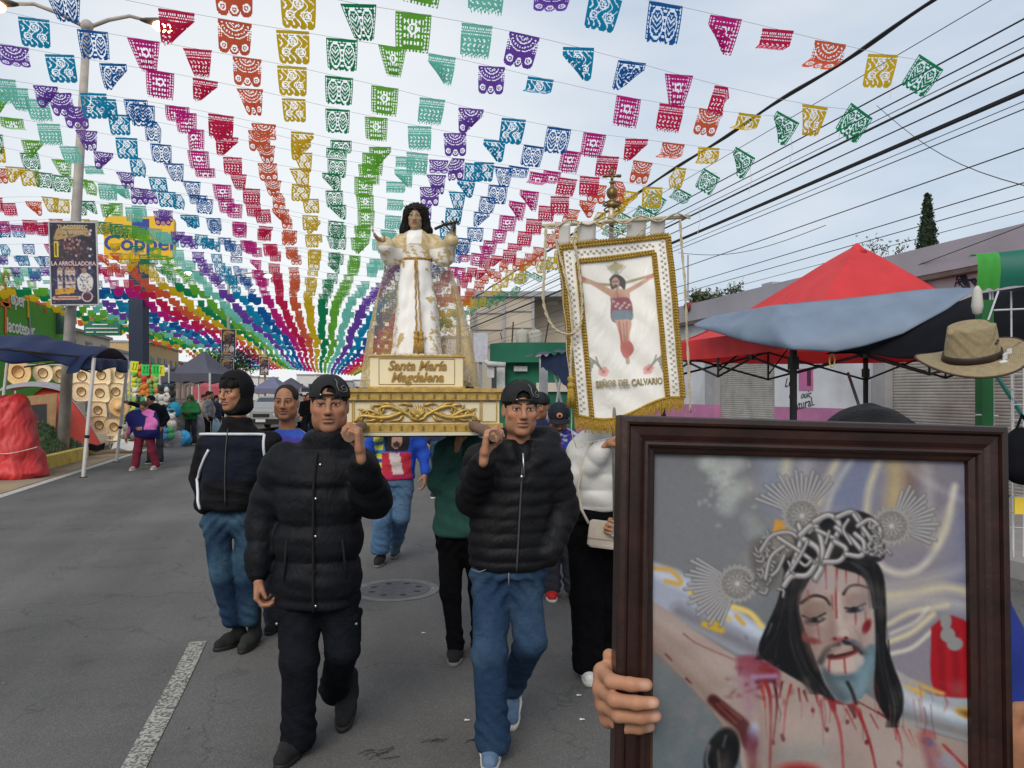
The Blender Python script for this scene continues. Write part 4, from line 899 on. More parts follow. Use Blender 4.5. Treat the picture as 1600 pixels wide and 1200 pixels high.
def tf(a, b_):
    u0, v0, z0 = tab(TTOP, a); u1, v1, z1 = tab(TLOW, a); s_ = math.sin(math.pi*a); w = 1-(1-b_)**1.6
    p = P(lerp(u0, u1, b_), lerp(v0, v1, b_), lerp(z0, z1, w)-.05*s_*math.sin(math.pi*b_)); p.z += (.012*math.sin(a*17+b_*6)+.010*math.sin(b_*11+a*9))*s_*(1-abs(2*b_-1)*.6); return p
o = MB().grid(tf, 60, 26).build('tarpaulin', M_TARP, None, smooth=True); tag(solidify(o, .006), 'sagging grey-blue tarpaulin tied across the front of the red canopy', 'tarpaulin')
bl, br = P(1300, 549, 7.9), P(1530, 458, 7.5)
def bf(a, b_):
    lo = lerp(P(1290, 553, 8.3), P(1720, 560, 6.0), a)+Vector((0, 0, .10*math.sin(a*14)*a)); hi = lerp(lerp(P(1300, 548, 8.3), P(1530, 459, 7.6), min(1, a*2)), P(1720, 430, 6.2), max(0, a*2-1)); p = lerp(hi, lo, b_); p += Vector((-.05, -.1, 0))*math.sin(math.pi*b_); p.z -= .06*math.sin(math.pi*b_)*math.sin(a*9); return p
o = MB().grid(bf, 40, 14).build('tarpaulin', M_BTARP, None, smooth=True); tag(solidify(o, .006), 'black tarpaulin hanging between the grey-blue sheet and the green stall', 'tarpaulin')
b = MB(); q = P(1300, 556, 7.95); b.tube([q+RC@Vector((.045*math.sin(a)*.6, .07*math.cos(a)-.05, 0)) for a in np.linspace(0, 6.28, 12)], .008, 5); tag(b.build('rope_loop', mat('yellow rope', (.5, .38, .12))), 'small loop of yellow rope hanging from the lowest edge of the tarpaulin', 'rope')
b = MB(); b.tube([P(1325, 583, 9.2), P(1346, 645, 8.6)], .018, 5); tag(b.build('prop_stick', mat('green grey pipe', (.12, .16, .16))), 'slanting grey-green prop stick under the red canopy', 'stick')
# green stall with post, rack and hat
M_G1 = mat('light green tarp', (.06, .36, .05), rough=.55, var=.1, scale=4, trans=.2); M_G2 = mat('dark green tarp', (.010, .13, .09), rough=.55, var=.12, scale=4, trans=.1)
q = P(1537, HOR, 3.45); t = thing('green_stall', 'market stall with two-tone green tarp roof, green post and white wire rack', 'stall', (q.x, q.y, 0))
def gt(p0, p1, m, name):
    p0, p1 = Vector(p0), Vector(p1); hgt = .16
    def fn(u, v):
        p = lerp(p0, p1, u); 
        if v < .5: return p+Vector((0, 0, -hgt*(1-v*2)+.006*math.sin(u*14+v*5)))+Vector((-.01, -.02, 0))*math.sin(v*6)
        w = (v-.5)*2; return p+Vector((SN*.10*w+.03*w, CS*.10*w, .03*math.sin(w*1.57)-.02*w))
    return MB().grid(fn, 14, 10).build(name, m, t, smooth=True)
a_, m_, z_ = P(1525, 398, 3.5), P(1561, 395, 3.42), P(1760, 372, 3.25)
gt(a_, m_, M_G1, 'roof_tarp'); gt(m_, z_, M_G2, 'roof_tarp')
def gside(u, v): return lerp(a_, a_+Vector((SN*.25+.03, CS*.25, 0)), u)+Vector((0, 0, -.16*(1-v)))
M_GP = mat('green post paint', (.012, .12, .03), rough=.5, var=.1); M_WW = mat('white wire', (.55, .56, .58), rough=.5); M_TEAL = mat('teal pipe', (.03, .15, .13), rough=.5)
pb = P(1538, 620, 3.46); MB().box((pb.x, pb.y, 1.02), (.052, 2.04, .052), RC).build('post', M_GP, t)
pb2 = P(1730, 620, 3.25); MB().box((pb2.x, pb2.y, 1.1), (.055, 2.2, .055), RC).build('post', M_GP, t); pb3 = P(1700, 620, 4.4); MB().box((pb3.x, pb3.y, 1.1), (.055, 2.2, .055), RC).build('post', M_GP, t)
MB().tube([P(1556, 585, 3.5), P(1610, 668, 3.45)], .010, 6).build('brace_pipe', M_TEAL, t)
for u in (1547, 1551, 1580): MB().tube([P(u, 455, 3.48), P(u+2, 860, 3.46)], .004, 5).build('rack_upright', M_WW, t)
MB().tube([P(1524, 486, 3.44), P(1640, 481, 3.44)], .004, 5).build('rack_bar', M_WW, t); MB().tube([P(1560, 455, 3.4), P(1544, 500, 3.4)], .004, 5).build('rack_bar', M_WW, t); MB().tube([P(1524, 648, 3.44), P(1560, 650, 3.44)], .004, 5).build('rack_bar', M_WW, t)
b = MB()
for k in range(12): v = 560+k*24; b.tube([P(1578, v, 3.3), P(1700, v+4, 3.2)], .0025, 4)
for k in range(8): u = 1584+k*15; b.tube([P(u, 540, 3.28), P(u, 870, 3.28)], .0025, 4)
stuff(b.build('wire_grid', M_WW, t))
b = MB(); b.lathe([(.006, .06), (.018, .04), (.024, -.03), (.018, -.06), (.004, -.07)], P(1527, 468, 3.38), 8); b.build('wrapped_knot', mat('pale cloth knot', (.5, .48, .44), var=.1), t, smooth=True)
def sdf_blob(name, c, fn, mt, box, h, parent=None, disp=None):
    g = SDF(axis(c[0]-box[0], c[0]+box[0], h), axis(c[1]-box[1], c[1]+box[1], h), axis(max(0.0, c[2]-box[2]), c[2]+box[2], h)); fn(g); return sdf_obj(name, g, mt, parent, 1, disp)
q = P(1597, 705, 3.15); t2 = thing('dark_bag', 'black bag hanging on the wire rack beside the picture frame', 'bag', tuple(q)); o = sdf_blob('body', (0, 0, .2), lambda g: (g.ell((0, 0, .2), (.08, .06, .10), .02), g.ell((.01, 0, .13), (.09, .06, .07), .03)), M_BTARP, (.16, .14, .25), .01, t2); o.location.z = -.2
MB().tube([(-.03, 0, .09), (-.01, -.01, .15), (.03, 0, .1)], .006, 5).build('handle', M_BTARP, t2, local=True)
b = MB(); b.box(P(1594, 790, 3.2), (.05, .07, .01), RC); o = b.build('price_card', mat('yellow card', (.7, .5, .05))); tag(o, 'small yellow card clipped low on the wire rack at the right edge', 'card')
# straw hat on the stall
M_STRAW = mat('woven straw', (.31, .245, .14), rough=.85, var=.15, scale=50); m = M_STRAW; n = m.node_tree.nodes; l = m.node_tree.links.new
tcn = n.new('ShaderNodeTexCoord'); wv = n.new('ShaderNodeTexWave'); wv.wave_type = 'RINGS'; wv.rings_direction = 'Z'; wv.inputs['Scale'].default_value = 40; wv.inputs['Distortion'].default_value = 1.2; wv.inputs['Detail'].default_value = 3; wv.inputs['Detail Scale'].default_value = 12
bmp = n.new('ShaderNodeBump'); bmp.inputs['Strength'].default_value = .7; bmp.inputs['Distance'].default_value = .004; l(tcn.outputs['Object'], wv.inputs[0]); l(wv.outputs[0], bmp.inputs['Height']); l(bmp.outputs[0], n['Principled BSDF'].inputs['Normal'])
hc = P(1519, 560, 3.15); Rh = RC@Matrix.Rotation(.21, 3, 'Z')@Matrix.Rotation(-math.pi/2+.30, 3, 'X')
t = thing('straw_hat', 'tan straw hat with a dark leather band hung at the corner of the green stall', 'hat', tuple(hc), 0, None, Rh)
def crown(a, v):
    th = a*6.2832; c, s_ = math.cos(th), math.sin(th); r = lerp(1, .80, min(1, v*1.1)) if v < .8 else .80*(1-((v-.8)/.2))**.6
    z = .142*min(1, v/.8)+(.012*math.sin((v-.8)/.2*1.57) if v > .8 else 0); dent = .035*max(0, (v-.55)/.45)*math.exp(-(s_*.11*r/.022)**2)*(v > .55)
    return (.098*r*c*1.12*(1-.10*(v > .4)*(v-.4)*abs(s_)), .098*r*s_*.95, z-dent*(.6 if v > .95 else 1))
MB().grid(crown, 48, 24).build('crown', M_STRAW, t, local=True, smooth=True)
def brimf(a, v):
    th = a*6.2832; c, s_ = math.cos(th), math.sin(th); return (lerp(.108, .212, v)*c, lerp(.092, .185, v)*s_, .002-.030*(v**1.4)*(s_*s_)*(1 if s_ < 0 else .4)+.040*v**2*c*c*.7+.006*v*math.sin(th*3))
solidify(MB().grid(brimf, 56, 10).build('brim', M_STRAW, t, local=True, smooth=True), .005)
MB().tube([brimf(k/56, 1.0) for k in range(57)], .0045, 5).build('brim_edge', mat('brown binding', (.06, .03, .02)), t, local=True, smooth=True)
M_LEA = mat('dark leather', (.025, .014, .010), rough=.5, var=.2); b = MB(); b.loft([[Vector(crown(k/40, v))*s_+Vector((0, 0, .002)) for k in range(40)] for v, s_ in ((.02, 1.03), (.03, 1.06), (.15, 1.06), (.17, 1.03))], cap=False); b.build('hat_band', M_LEA, t, local=True, smooth=True)
for th, v in ((-1.05, .40), (-.90, .44)): MB().ball(Vector(crown(th/6.2832 % 1, v))*1.01, (.007, .007, .005), 8, 5).build('eyelet', M_LEA, t, local=True)
q = Vector(brimf(.86, .12)); b = MB(); b.box(q+Vector((.0, -.01, .012)), (.028, .004, .030), Matrix.Rotation(.5, 3, 'Z')); b.box(q+Vector((-.02, -.026, .0)), (.03, .02, .004)); b.box(q+Vector((.02, -.005, .03)), (.02, .004, .02)); stuff(b.build('paper_tags', mat('white tag', (.6, .62, .64)), t, local=True))
# ================================================================ left-hand market
M_NAVY = mat('navy canopy cloth', (.016, .034, .115), rough=.6, var=.15, scale=3, trans=.35, bump=.15, bscale=8); M_WPOL = mat('white tent pole', (.55, .53, .50), rough=.5, var=.1, scale=6)
A, B = P(147, 559, 14.95), P(200, 563, 18.2); A0, B0 = ground(130, 746), ground(182, 722)
t = thing('navy_stall_tent', 'navy blue stall tent on white poles over the straw hats', 'tent', (-6, 16, 0))
ax = Vector((-1, -.02, 0)); Lw = 2.5
C0, D0 = A+ax*Lw+Vector((0, -.6, .22)), B+ax*Lw+Vector((0, 0, .05)); RG_ = (A+B+C0+D0)/4+Vector((0, 0, .40))
def rfn(a, b_):
    p = lerp(lerp(A, B, a), lerp(C0, D0, a), b_); p.z += .38*math.sin(math.pi*a)*(1-abs(2*b_-1)*.4)+.05*math.sin(a*9)*math.sin(b_*7)+.02*math.sin(b_*26); return p
solidify(MB().grid(rfn, 30, 36).build('roof', M_NAVY, t, smooth=True), .008)
def flap(p, q, d, n, ph, name='valance'):
    def fn(a, v): w = lerp(p, q, a); return w+Vector((.05*math.sin(a*n+ph)*v, .05*math.cos(a*n*.7+ph)*v, -v*(d+.06*math.sin(a*n*.6+ph))))
    return solidify(MB().grid(fn, 40, 5).build(name, M_NAVY, t, smooth=True), .006)
flap(A, B, .24, 16, 0); flap(A, C0, .20, 22, 1); 
MB().grid(lambda a, v: lerp(P(106, 562, 14.7), P(150, 552, 14.9), a)+Vector((0, 0, -v*.42*(1-a)*(1-abs(a-.35))))+Vector((.03*math.sin(9*a+5*v), 0, 0)), 14, 8).build('loose_corner', M_NAVY, t, smooth=True)
def grip(p, q, tt):
    r = lerp(p, q, tt); return MB().ball(r, (.05, .05, .05), 8, 5).build('pole_clamp', M_FRM, t)
for p, q in ((A0, A), (B0, B), (A0+ax*Lw, C0), (B0+ax*Lw, D0)): p = Vector(p); MB().tube([p, q], .036, 8).build('pole', M_WPOL, t); grip(p, q, .34); MB().box(p+Vector((0, 0, .008)), (.12, .12, .014)).build('pole_foot', M_FRM, t)
MB().tube([A, C0], .02, 5).build('roof_bar', M_FRM, t); MB().tube([A+Vector((0, 0, -.3)), lerp(A, C0, .45)], .016, 5).build('truss_bar', M_FRM, t); MB().tube([A, lerp(A, C0, .45)+Vector((0, 0, -.3))], .016, 5).build('truss_bar', M_FRM, t); MB().tube([B, D0], .02, 5).build('roof_bar', M_FRM, t)
# rack with straw hats
HR = P(118, 640, 21.60); Rr = frame_R((CS, -SN, 0), (0, 0, 1)); t = thing('hat_rack', 'timber rack hung with pale straw hats under the navy tent', 'rack', (HR.x, HR.y, .13))
for u in (24, 110, 142, 172, 198): MB().tube([P(u, 568, 21.75), P(u, 700, 21.75)], .02, 5).build('upright', M_WOOD2 if 'M_WOOD2' in globals() else M_WPOL, t)
for v in (570, 603, 630, 655): MB().tube([P(20, v, 21.78), P(202, v, 21.78)], .014, 5).build('rail', M_WPOL, t)
M_PST = mat('pale straw', (.88, .72, .45), rough=.85, var=.14, scale=20, bump=.4, bscale=90); M_TST = mat('tan straw', (.78, .52, .24), rough=.85, var=.14, scale=20, bump=.4, bscale=90)
def hat_under(name, label, pos, r, sq, m, tilt=0, grp='pale straw hats hung on the rack'):
    """a hat hung up with its open side towards the street"""
    t = thing(name, label, 'hat', tuple(pos), 0, grp, Rr@Matrix.Rotation(tilt, 3, 'Z')@Matrix.Rotation(.12, 3, 'X'))
    def sup(a, R_): c, s_ = math.cos(a), math.sin(a); k = (abs(c)**sq+abs(s_)**sq)**(-1/sq); return R_*k*c, R_*k*s_
    N = 28; rings = []
    for f, z in ((1, .012), (1, 0), (.75, -.008), (.46, -.006)): rings.append([Vector((*(sup(2*math.pi*k/N, r*f) if f > .5 else (r*f*math.cos(2*math.pi*k/N), r*f*math.sin(2*math.pi*k/N))), z)) for k in range(N)])
    MB().loft(rings, cap=False).build('brim', m, t, local=True, smooth=True)
    MB().loft([[Vector((r*f*math.cos(2*math.pi*k/N), r*f*math.sin(2*math.pi*k/N), z)) for k in range(N)] for f, z in ((.46, -.006), (.44, -.09), (.30, -.115), (.02, -.12))], cap=False).build('crown', m, t, local=True, smooth=True)
    MB().tube([Vector((r*.46*math.cos(2*math.pi*k/N), r*.46*math.sin(2*math.pi*k/N), .002)) for k in range(N+1)], .012, 5).build('sweatband', mat('brown sweatband', (.12, .06, .025)), t, local=True)
    return t
HL = [(28, 581, 21, 2, 1, 21.00, 'big round tan hat at the left end of the hat rack, crown away'), (67, 583, 16, 2, 0, 21.30, 'round pale hat second from the left in the top row of hats'), (94, 584, 14, 2.4, 0, 21.50, 'pale hat in the top row half hidden by the lamp post'), (128, 588, 16, 5, 0, 21.50, 'square-brimmed hat just right of the lamp post in the top row'), (158, 586, 15, 6, 0, 21.50, 'square-brimmed hat second from the right in the top row'), (187, 584, 15, 6, 0, 21.60, 'square-brimmed hat at the right end of the top row'),
      (127, 612, 15, 4, 0, 21.50, 'pale hat below the top row beside the lamp post'), (156, 614, 15, 6, 0, 21.50, 'square pale hat in the middle of the second row'), (181, 612, 14, 5, 0, 21.60, 'pale hat at the right of the second row above the big sombrero'), (153, 641, 14, 5, 0, 21.40, 'square pale hat beside the big sombrero in the third row'), (155, 664, 14, 5, 0, 21.40, 'left pale hat of the bottom row near the red tent'), (178, 667, 14, 7, 0, 21.40, 'right square pale hat of the bottom row')]
for u, v, r, sq, tan, Z, lab in HL: hat_under('straw_hat', lab, P(u, v, Z), r*Z/F, sq, M_TST if tan else M_PST, rnd.uniform(-.06, .06))
c = P(186, 636, 21.10); t = thing('sombrero', 'big round tan sombrero hung crown outwards on the right of the rack', 'hat', tuple(c), 0, None, Rr@Matrix.Rotation(.15, 3, 'X')); MB().lathe([(.28, -.02), (.285, .01), (.24, .0), (.10, .02), (.085, .10), (.05, .14), (.005, .15)], (0, 0, 0), 28).build('body', M_TST, t, local=True, smooth=True)
c = P(183, 690, 21.00); t = thing('sombrero', 'wide pale sombrero lying flat on its brim at the foot of the rack', 'hat', tuple(c)); MB().lathe([(.30, .035), (.305, .05), (.25, .02), (.10, .025), (.09, .10), (.05, .15), (.005, .16)], (0, 0, 0), 28).build('body', M_PST, t, local=True, smooth=True)
b = MB(); q = ground(196, 702, .13); b.grid(lambda a, v: q+Vector((-.35+.75*a, .1*v, .0))+Vector((0, .25*v, .22*v+.04*math.sin(a*8))), 8, 4); tag(b.build('plastic_sheet', M_WSHT if 'M_WSHT' in globals() else mat('white sheet', (.55, .54, .5))), 'crumpled white plastic sheet below the flat sombrero', 'sheet')
# red dome tent
M_TRED = mat('red tent nylon', (.55, .065, .04), rough=.6, var=.1, scale=3, trans=.12, bump=.1, bscale=12); M_TGREY = mat('grey tent fly', (.28, .27, .29), rough=.6, var=.1); M_BRNP = mat('cardboard brown', (.26, .16, .075), rough=.9, var=.15, scale=4)
pk = P(80, 603, 20.6); c1, c2, c3, c4 = P(163, 697, 20.2), P(104, 704, 19.6), P(-10, 690, 20.0), P(30, 680, 22.0)
t = thing('dome_tent', 'red dome tent with a brown cardboard door pitched on the kerb', 'tent', (pk.x, pk.y, .13))
for q in (c1, c2, c3, c4): q.z = .14
def arc(c, s_): k = (c-pk); p = pk+Vector((k.x*s_, k.y*s_, k.z*(1-math.cos(s_*1.5708)*1.0 if False else s_**1.6))); return p
def tp(ca, cb, name, m, bulge=.1, s0=0.0):
    def fn(a, v): s_ = s0+(1-s0)*v; p = lerp(arc(ca, s_), arc(cb, s_), a); out_ = Vector((p.x-pk.x, p.y-pk.y, .3)).normalized(); return p+out_*bulge*math.sin(math.pi*a)*math.sin(math.pi*min(1, v*.9))+Vector((0, 0, .006*math.sin(a*30)))
    return MB().grid(fn, 14, 14).build(name, m, t, smooth=True)
tp(c1, c2, 'side_panel', M_TRED); tp(c2, c3, 'front_panel', M_TRED, .06); tp(c3, c4, 'side_panel', M_TRED); tp(c4, c1, 'back_panel', M_TRED)
MB().grid(lambda a, v: pk+Vector(((a-.5)*1.5-.35, (v-.5)*.9, .10-.55*((a-.5)**2+(v-.5)**2)+.02)), 12, 8).build('rain_fly', M_TGREY, t, smooth=True)
for c in (c1, c2, c3, c4): MB().tube([arc(c, s_)+Vector((0, -.015, .015)) for s_ in np.linspace(0, 1, 12)], .014, 5).build('tent_seam', M_TGREY if c is c1 else M_TRED, t)
d0, d1 = P(74, 612, 15.9), P(88, 668, 15.35)
MB().prism([P(30, 620, 19.9), P(76, 616, 19.6), P(90, 614, 19.5), P(87, 668, 19.2), P(74, 664, 19.3), P(74, 630, 19.5), P(34, 634, 19.8)], Vector((0, -.03, 0))).build('cardboard_door', M_BRNP, t)
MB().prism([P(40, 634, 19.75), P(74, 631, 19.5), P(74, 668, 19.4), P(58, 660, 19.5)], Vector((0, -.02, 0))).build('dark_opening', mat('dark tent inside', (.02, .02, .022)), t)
MB().grid(lambda a, v: lerp(c2, c1, a)+Vector((.02, -.10*v, .16-.16*v))+Vector((0, .02*math.sin(a*20), .03*math.sin(a*14))), 16, 3).build('groundsheet', M_BTARP, t)
# red tarp heap
c = ground(4, 742, .10); t = thing('covered_heap', 'tall heap of goods covered by a crumpled bright red tarpaulin at the left edge', 'heap', (c.x, c.y+.4, 0))
def heap(g): g.loft([(.02, 0, 0, .62, .5), (.5, -.03, .02, .55, .46), (1.1, -.08, .04, .50, .42), (1.45, -.1, .05, .40, .34), (1.56, -.1, .05, .26, .2)], 2.6, .1); g.ell((.2, -.35, .12), (.4, .3, .2), .1); g.ell((-.35, -.45, .2), (.3, .3, .3), .1)
def hd(V): return .035*waves(V, (5, 5, 3), 3)+.022*np.abs(waves(V, (12, 12, 5), 7))+.016*ridged(V, (6, 6, 3), 4)+.007*ridged(V, (15, 15, 9), 6)+.003*np.sin(V[:, 0]*22+V[:, 2]*6+2*np.sin(V[:, 2]*4))*np.clip(1.5-V[:, 2], 0, 1)
g = SDF(axis(-1, 1, .022), axis(-1, .8, .022), axis(-.03, 1.8, .022)); heap(g); sdf_obj('tarpaulin', g, mat('crumpled red tarpaulin', (.52, .035, .035), rough=.5, var=.15, scale=4, bump=.2, bscale=14), t, 1, hd)
b = MB(); b.tube([Vector((-.6+1.2*q/12, -.5-.06*math.sin(q), .62-.12*math.sin(q*.26))) for q in range(13)], .008, 5); b.build('tie_rope', M_WPOL, t, local=True)
# planter: yellow kerb with coarse grass
t = thing('planter', 'raised bed of coarse grass with a yellow painted kerb by the red tent', 'planter', tuple(ground(86, 722, .14)))
k0, k1 = ground(50, 741, .0), ground(120, 719, .0)
MB().box((-5.70, (k0.y+k1.y)/2+.1, .14), (.20, abs(k1.y-k0.y)+.6, .30)).build('kerb', M_YEL, t)
M_TURF = mat('coarse grass', (.075, .125, .055), rough=.95, var=.45, scale=8, mixcol=(.16, .16, .11), mixscale=5, mixlo=.5, mixhi=.7)
b = MB(); rg = random.Random(8); hump = lambda x, y: .26+.62*math.exp(-((y-20.6)/1.5)**2)*min(1, max(0, (-5.80-x)/.7))
b.grid(lambda a, v: Vector((lerp(-5.78, -7.2, a), lerp(17.0, 21.8, v), hump(lerp(-5.78, -7.2, a), lerp(17.0, 21.8, v)))), 8, 14)
for k in range(4200):
    x, y = rg.uniform(-7.1, -5.8), rg.uniform(17.1, 21.6); z = hump(x, y); a = rg.uniform(0, 6.28); h = rg.uniform(.05, .13); d = Vector((math.cos(a), math.sin(a), 0))*.012; q = Vector((x, y, z)); b.add([q-d, q+d, q+Vector((rg.uniform(-.04, .06), rg.uniform(-.05, .05), h))], [(0, 1, 2)])
stuff(b.build('grass', M_TURF, t))
# price cards
for u, v, c, lab in ((210, 573, (.62, .68, .02), 'leftmost fluorescent yellow price card with numbers'), (227, 578, (.03, .55, .10), 'left of two green price cards over the toy stall'), (243, 578, (.03, .58, .08), 'right of two green price cards over the toy stall'), (253, 579, (.66, .68, .02), 'right-hand yellow price card over the toy stall')):
    p_ = P(u, v, 22.6); R = RC@Matrix.Rotation(-.10 if u == 210 else .03, 3, 'Z'); t = thing('price_card', lab, 'price card', tuple(p_), 0, 'price cards over the toy stall', R); w = .22 if u != 253 else .15; MB().box((0, 0, 0), (w, .32, .008)).build('card', mat('card %d' % u, c, rough=.6, var=.03), t, local=True); b = MB()
    for k in range(2 if w > .2 else 1): b.tube([(-.05+.09*k, .08, .008), (-.01+.09*k, .10, .008), (-.05+.09*k, -.08, .008), (.01+.09*k, -.08, .008)], .008, 4)
    stuff(b.build('handwriting', M_FRM, t, local=True))
tag(MB().tube([P(203, 563, 22.6), P(262, 571, 22.6)], .008, 4).build('card_line', M_CABT if 'M_CABT' in globals() else M_FRM), 'thin line the price cards hang from', 'line')
# toy stall: plush toys in heaps
TC = [(.62, .62, .05), (.65, .63, .58), (.62, .2, .03), (.5, .05, .04), (.05, .3, .10), (.6, .30, .06), (.03, .03, .03), (.25, .45, .1), (.05, .25, .45), (.62, .58, .5)]; TM = [mat('plush %d' % i, c, rough=.95, var=.2, scale=12, sheen=.3) for i, c in enumerate(TC)]
TN = ['yellow', 'white', 'orange', 'red', 'dark green', 'amber', 'black', 'lime', 'blue', 'cream']
pro = {}
for i, m in enumerate(TM):
    bm = MB(); bm.ball((0, 0, 0), (.13, .11, .14), 10, 7); me = bm.build('body', m, None, smooth=True); h = MB(); h.ball((0, -.03, .19), (.11, .10, .10), 10, 7); hd_ = h.build('head', m, None, smooth=True); e = MB(); e.ball((-.08, -.02, .28), .04, 6, 4); e2 = MB(); e2.ball((.08, -.02, .28), .04, 6, 4); ea, eb = e.build('ear', m, None, smooth=True), e2.build('ear', m, None, smooth=True); pro[i] = [x.data for x in (me, hd_, ea, eb)]
    for x in (me, hd_, ea, eb): bpy.data.objects.remove(x)
t = thing('toy_stall', 'long stepped stall table piled with plush toys behind the walking woman', 'stall', tuple(ground(240, 700, .13)))
for k in range(5): MB().box(P(232+4*k, 692-17*k, 23.6+.3*k), (1.7, .05, .34), RC).build('shelf', M_WPOL, t)
MB().tube([P(200, 700, 23), P(204, 565, 23)], .025, 6).build('post', M_WPOL, t); MB().tube([P(264, 690, 24), P(264, 570, 24)], .025, 6).build('post', M_WPOL, t)
rg = random.Random(12); nt_ = 0
for row in range(7):
    for k in range(11):
        u, v = 196+k*7.2+rg.uniform(-2, 2), 586+row*15.5+rg.uniform(-3, 3)
        i = rg.choice([0, 7, 0, 1] if u < 214 and row < 5 else [2, 3, 5, 2, 5, 4, 7] if row < 3 and u < 248 else [1, 6, 9, 1, 4, 6, 8]); t = thing('plush_toy', '%s plush toy in the %s row of the toy stall' % (TN[i], ['top', 'second', 'third', 'fourth', 'fifth', 'sixth', 'bottom'][row]), 'plush toy', tuple(P(u, v, 23.0+.25*(6-row)+rg.uniform(-.1, .1))), rg.uniform(-.6, .6), 'plush toys piled on the toy stall'); t.scale = (rg.uniform(.75, 1.1),)*3
        for me_, nm in zip(pro[i], ('body', 'head', 'ear', 'ear')): o = bpy.data.objects.new(nm, me_); COL.objects.link(o); o.parent = t
# grey pop-up canopy and others beyond
M_GCAN = mat('grey canopy cloth', (.085, .085, .115), rough=.6, var=.1, scale=3, trans=.1); M_LCAN = mat('lavender grey canopy cloth', (.17, .17, .27), rough=.6, var=.1, trans=.1)
def popup(u0, u1, vp, ve, Z, m, label, D=3.0, val=.28):
    a, b_ = P(u0, ve, Z), P(u1, ve, Z); d = Vector((SN, CS, 0))*D; cs = [a, b_, b_+d, a+d]; pk = (a+b_+d*1.0)/2; pk.z = EYE+(HOR-vp)/F*(Z+D/2); t = thing('popup_canopy', label, 'canopy', (pk.x, pk.y, 0), 0, 'pop-up canopies along the market')
    for k in range(4):
        p, q = cs[k], cs[(k+1) % 4]; MB().grid(lambda x, y: lerp(lerp(p, q, x), pk, y)-Vector((0, 0, .2*math.sin(math.pi*y)*(1-y)+.05*math.sin(3.14*x)*(1-y))), 8, 8).build('roof_panel', m, t, smooth=True); MB().grid(lambda x, y: lerp(p, q, x)+Vector((0, 0, -val*y-.03*math.sin(x*20)*y)), 14, 2).build('valance', m, t, smooth=True); MB().tube([(p.x, p.y, 0), p], .035, 6).build('leg', M_WPOL, t)
    return t
popup(250, 328, 549, 583, 24, M_GCAN, 'dark grey pop-up canopy with a pointed roof past the toy stall'); popup(384, 442, 588, 607, 40, M_LCAN, 'lavender grey pop-up canopy far up the left side'); popup(420, 470, 590, 606, 52, M_GCAN, 'dark canopy beyond the lavender one'); popup(300, 352, 583, 604, 36, mat('pink red canopy cloth', (.5, .1, .13), trans=.2), 'pinkish red stall awning behind the person in the green hood', 3, .6); popup(560, 600, 592, 606, 60, M_LCAN, 'pale canopy far up the right side', 3)
# heaps of goods beyond
rg = random.Random(4)
for u, v, w, c, lab in ((272, 690, .5, (.3, .3, .32), 'grey bundle of goods on the pavement below the toy stall'), (285, 684, .35, (.05, .3, .55), 'bright blue bundle on the pavement below the toy stall'), (262, 664, .4, (.55, .5, .4), 'cream bundle stacked on the pavement beside the toys'), (270, 640, .35, (.02, .28, .45), 'turquoise bag standing beside the toy stall'), (330, 668, .5, (.35, .5, .6), 'pale blue bundle of goods beyond the wrapped cart'), (320, 640, .5, (.6, .35, .25), 'orange bundle of goods on the stall beyond the wrapped cart'), (312, 652, .4, (.6, .15, .35), 'pink bundle of goods near the wrapped cart')):
    q = P(u, v, 23.5 if u < 300 else 27); t = thing('goods_bundle', lab, 'bundle', (q.x, q.y, q.z)); g = SDF(axis(-w, w, .05), axis(-w, w, .05), axis(-w, w, .05)); g.ell((0, 0, -.05), (w*.7, w*.6, w*.6), .05); g.ell((w*.2, -.1, w*.25), (w*.4, w*.4, w*.4), .1); sdf_obj('cloth', g, mat('bundle %d' % u, c, rough=.9, var=.2, scale=6), t, 1, lambda V: .03*waves(V, (9, 9, 9), u)); 
    MB().tube([(-w*.5, -w*.45, .0), (0, -w*.62, .02), (w*.5, -w*.45, 0)], .012, 5).build('tie', M_WPOL, t, local=True)
q = ground(300, 690, .05); t = thing('wrapped_cart', 'cart of goods wrapped in cloudy clear plastic sheeting at the kerb', 'cart', (q.x, q.y, 0))
mpl = mat('cloudy plastic film', (.34, .34, .34), rough=.3, spec=.6, var=.2, scale=3, bump=.3, bscale=12); mpl.node_tree.nodes['Principled BSDF'].inputs['Alpha'].default_value = .72
g = SDF(axis(-.9, .9, .04), axis(-.7, .7, .04), axis(-.02, 1.4, .04)); g.loft([(.08, .05, 0, .62, .4), (.5, 0, 0, .6, .38), (.9, -.02, 0, .42, .3), (1.2, -.1, 0, .2, .18)], 2.5, .1); sdf_obj('plastic_wrap', g, mpl, t, 1, lambda V: .05*waves(V, (6, 6, 3), 3)+.03*np.abs(waves(V, (14, 14, 6), 5)))
MB().box((0, .1, .35), (.8, .4, .5)).build('goods', mat('cart goods', (.3, .25, .22), var=.3, scale=5), t, local=True)
for x in (-.35, .35): MB().lathe([(.10, -.03), (.12, 0), (.10, .03)], (x, -.35, .12), 12, Matrix.Rotation(1.57, 3, 'X')).build('wheel', M_FRM, t, local=True)
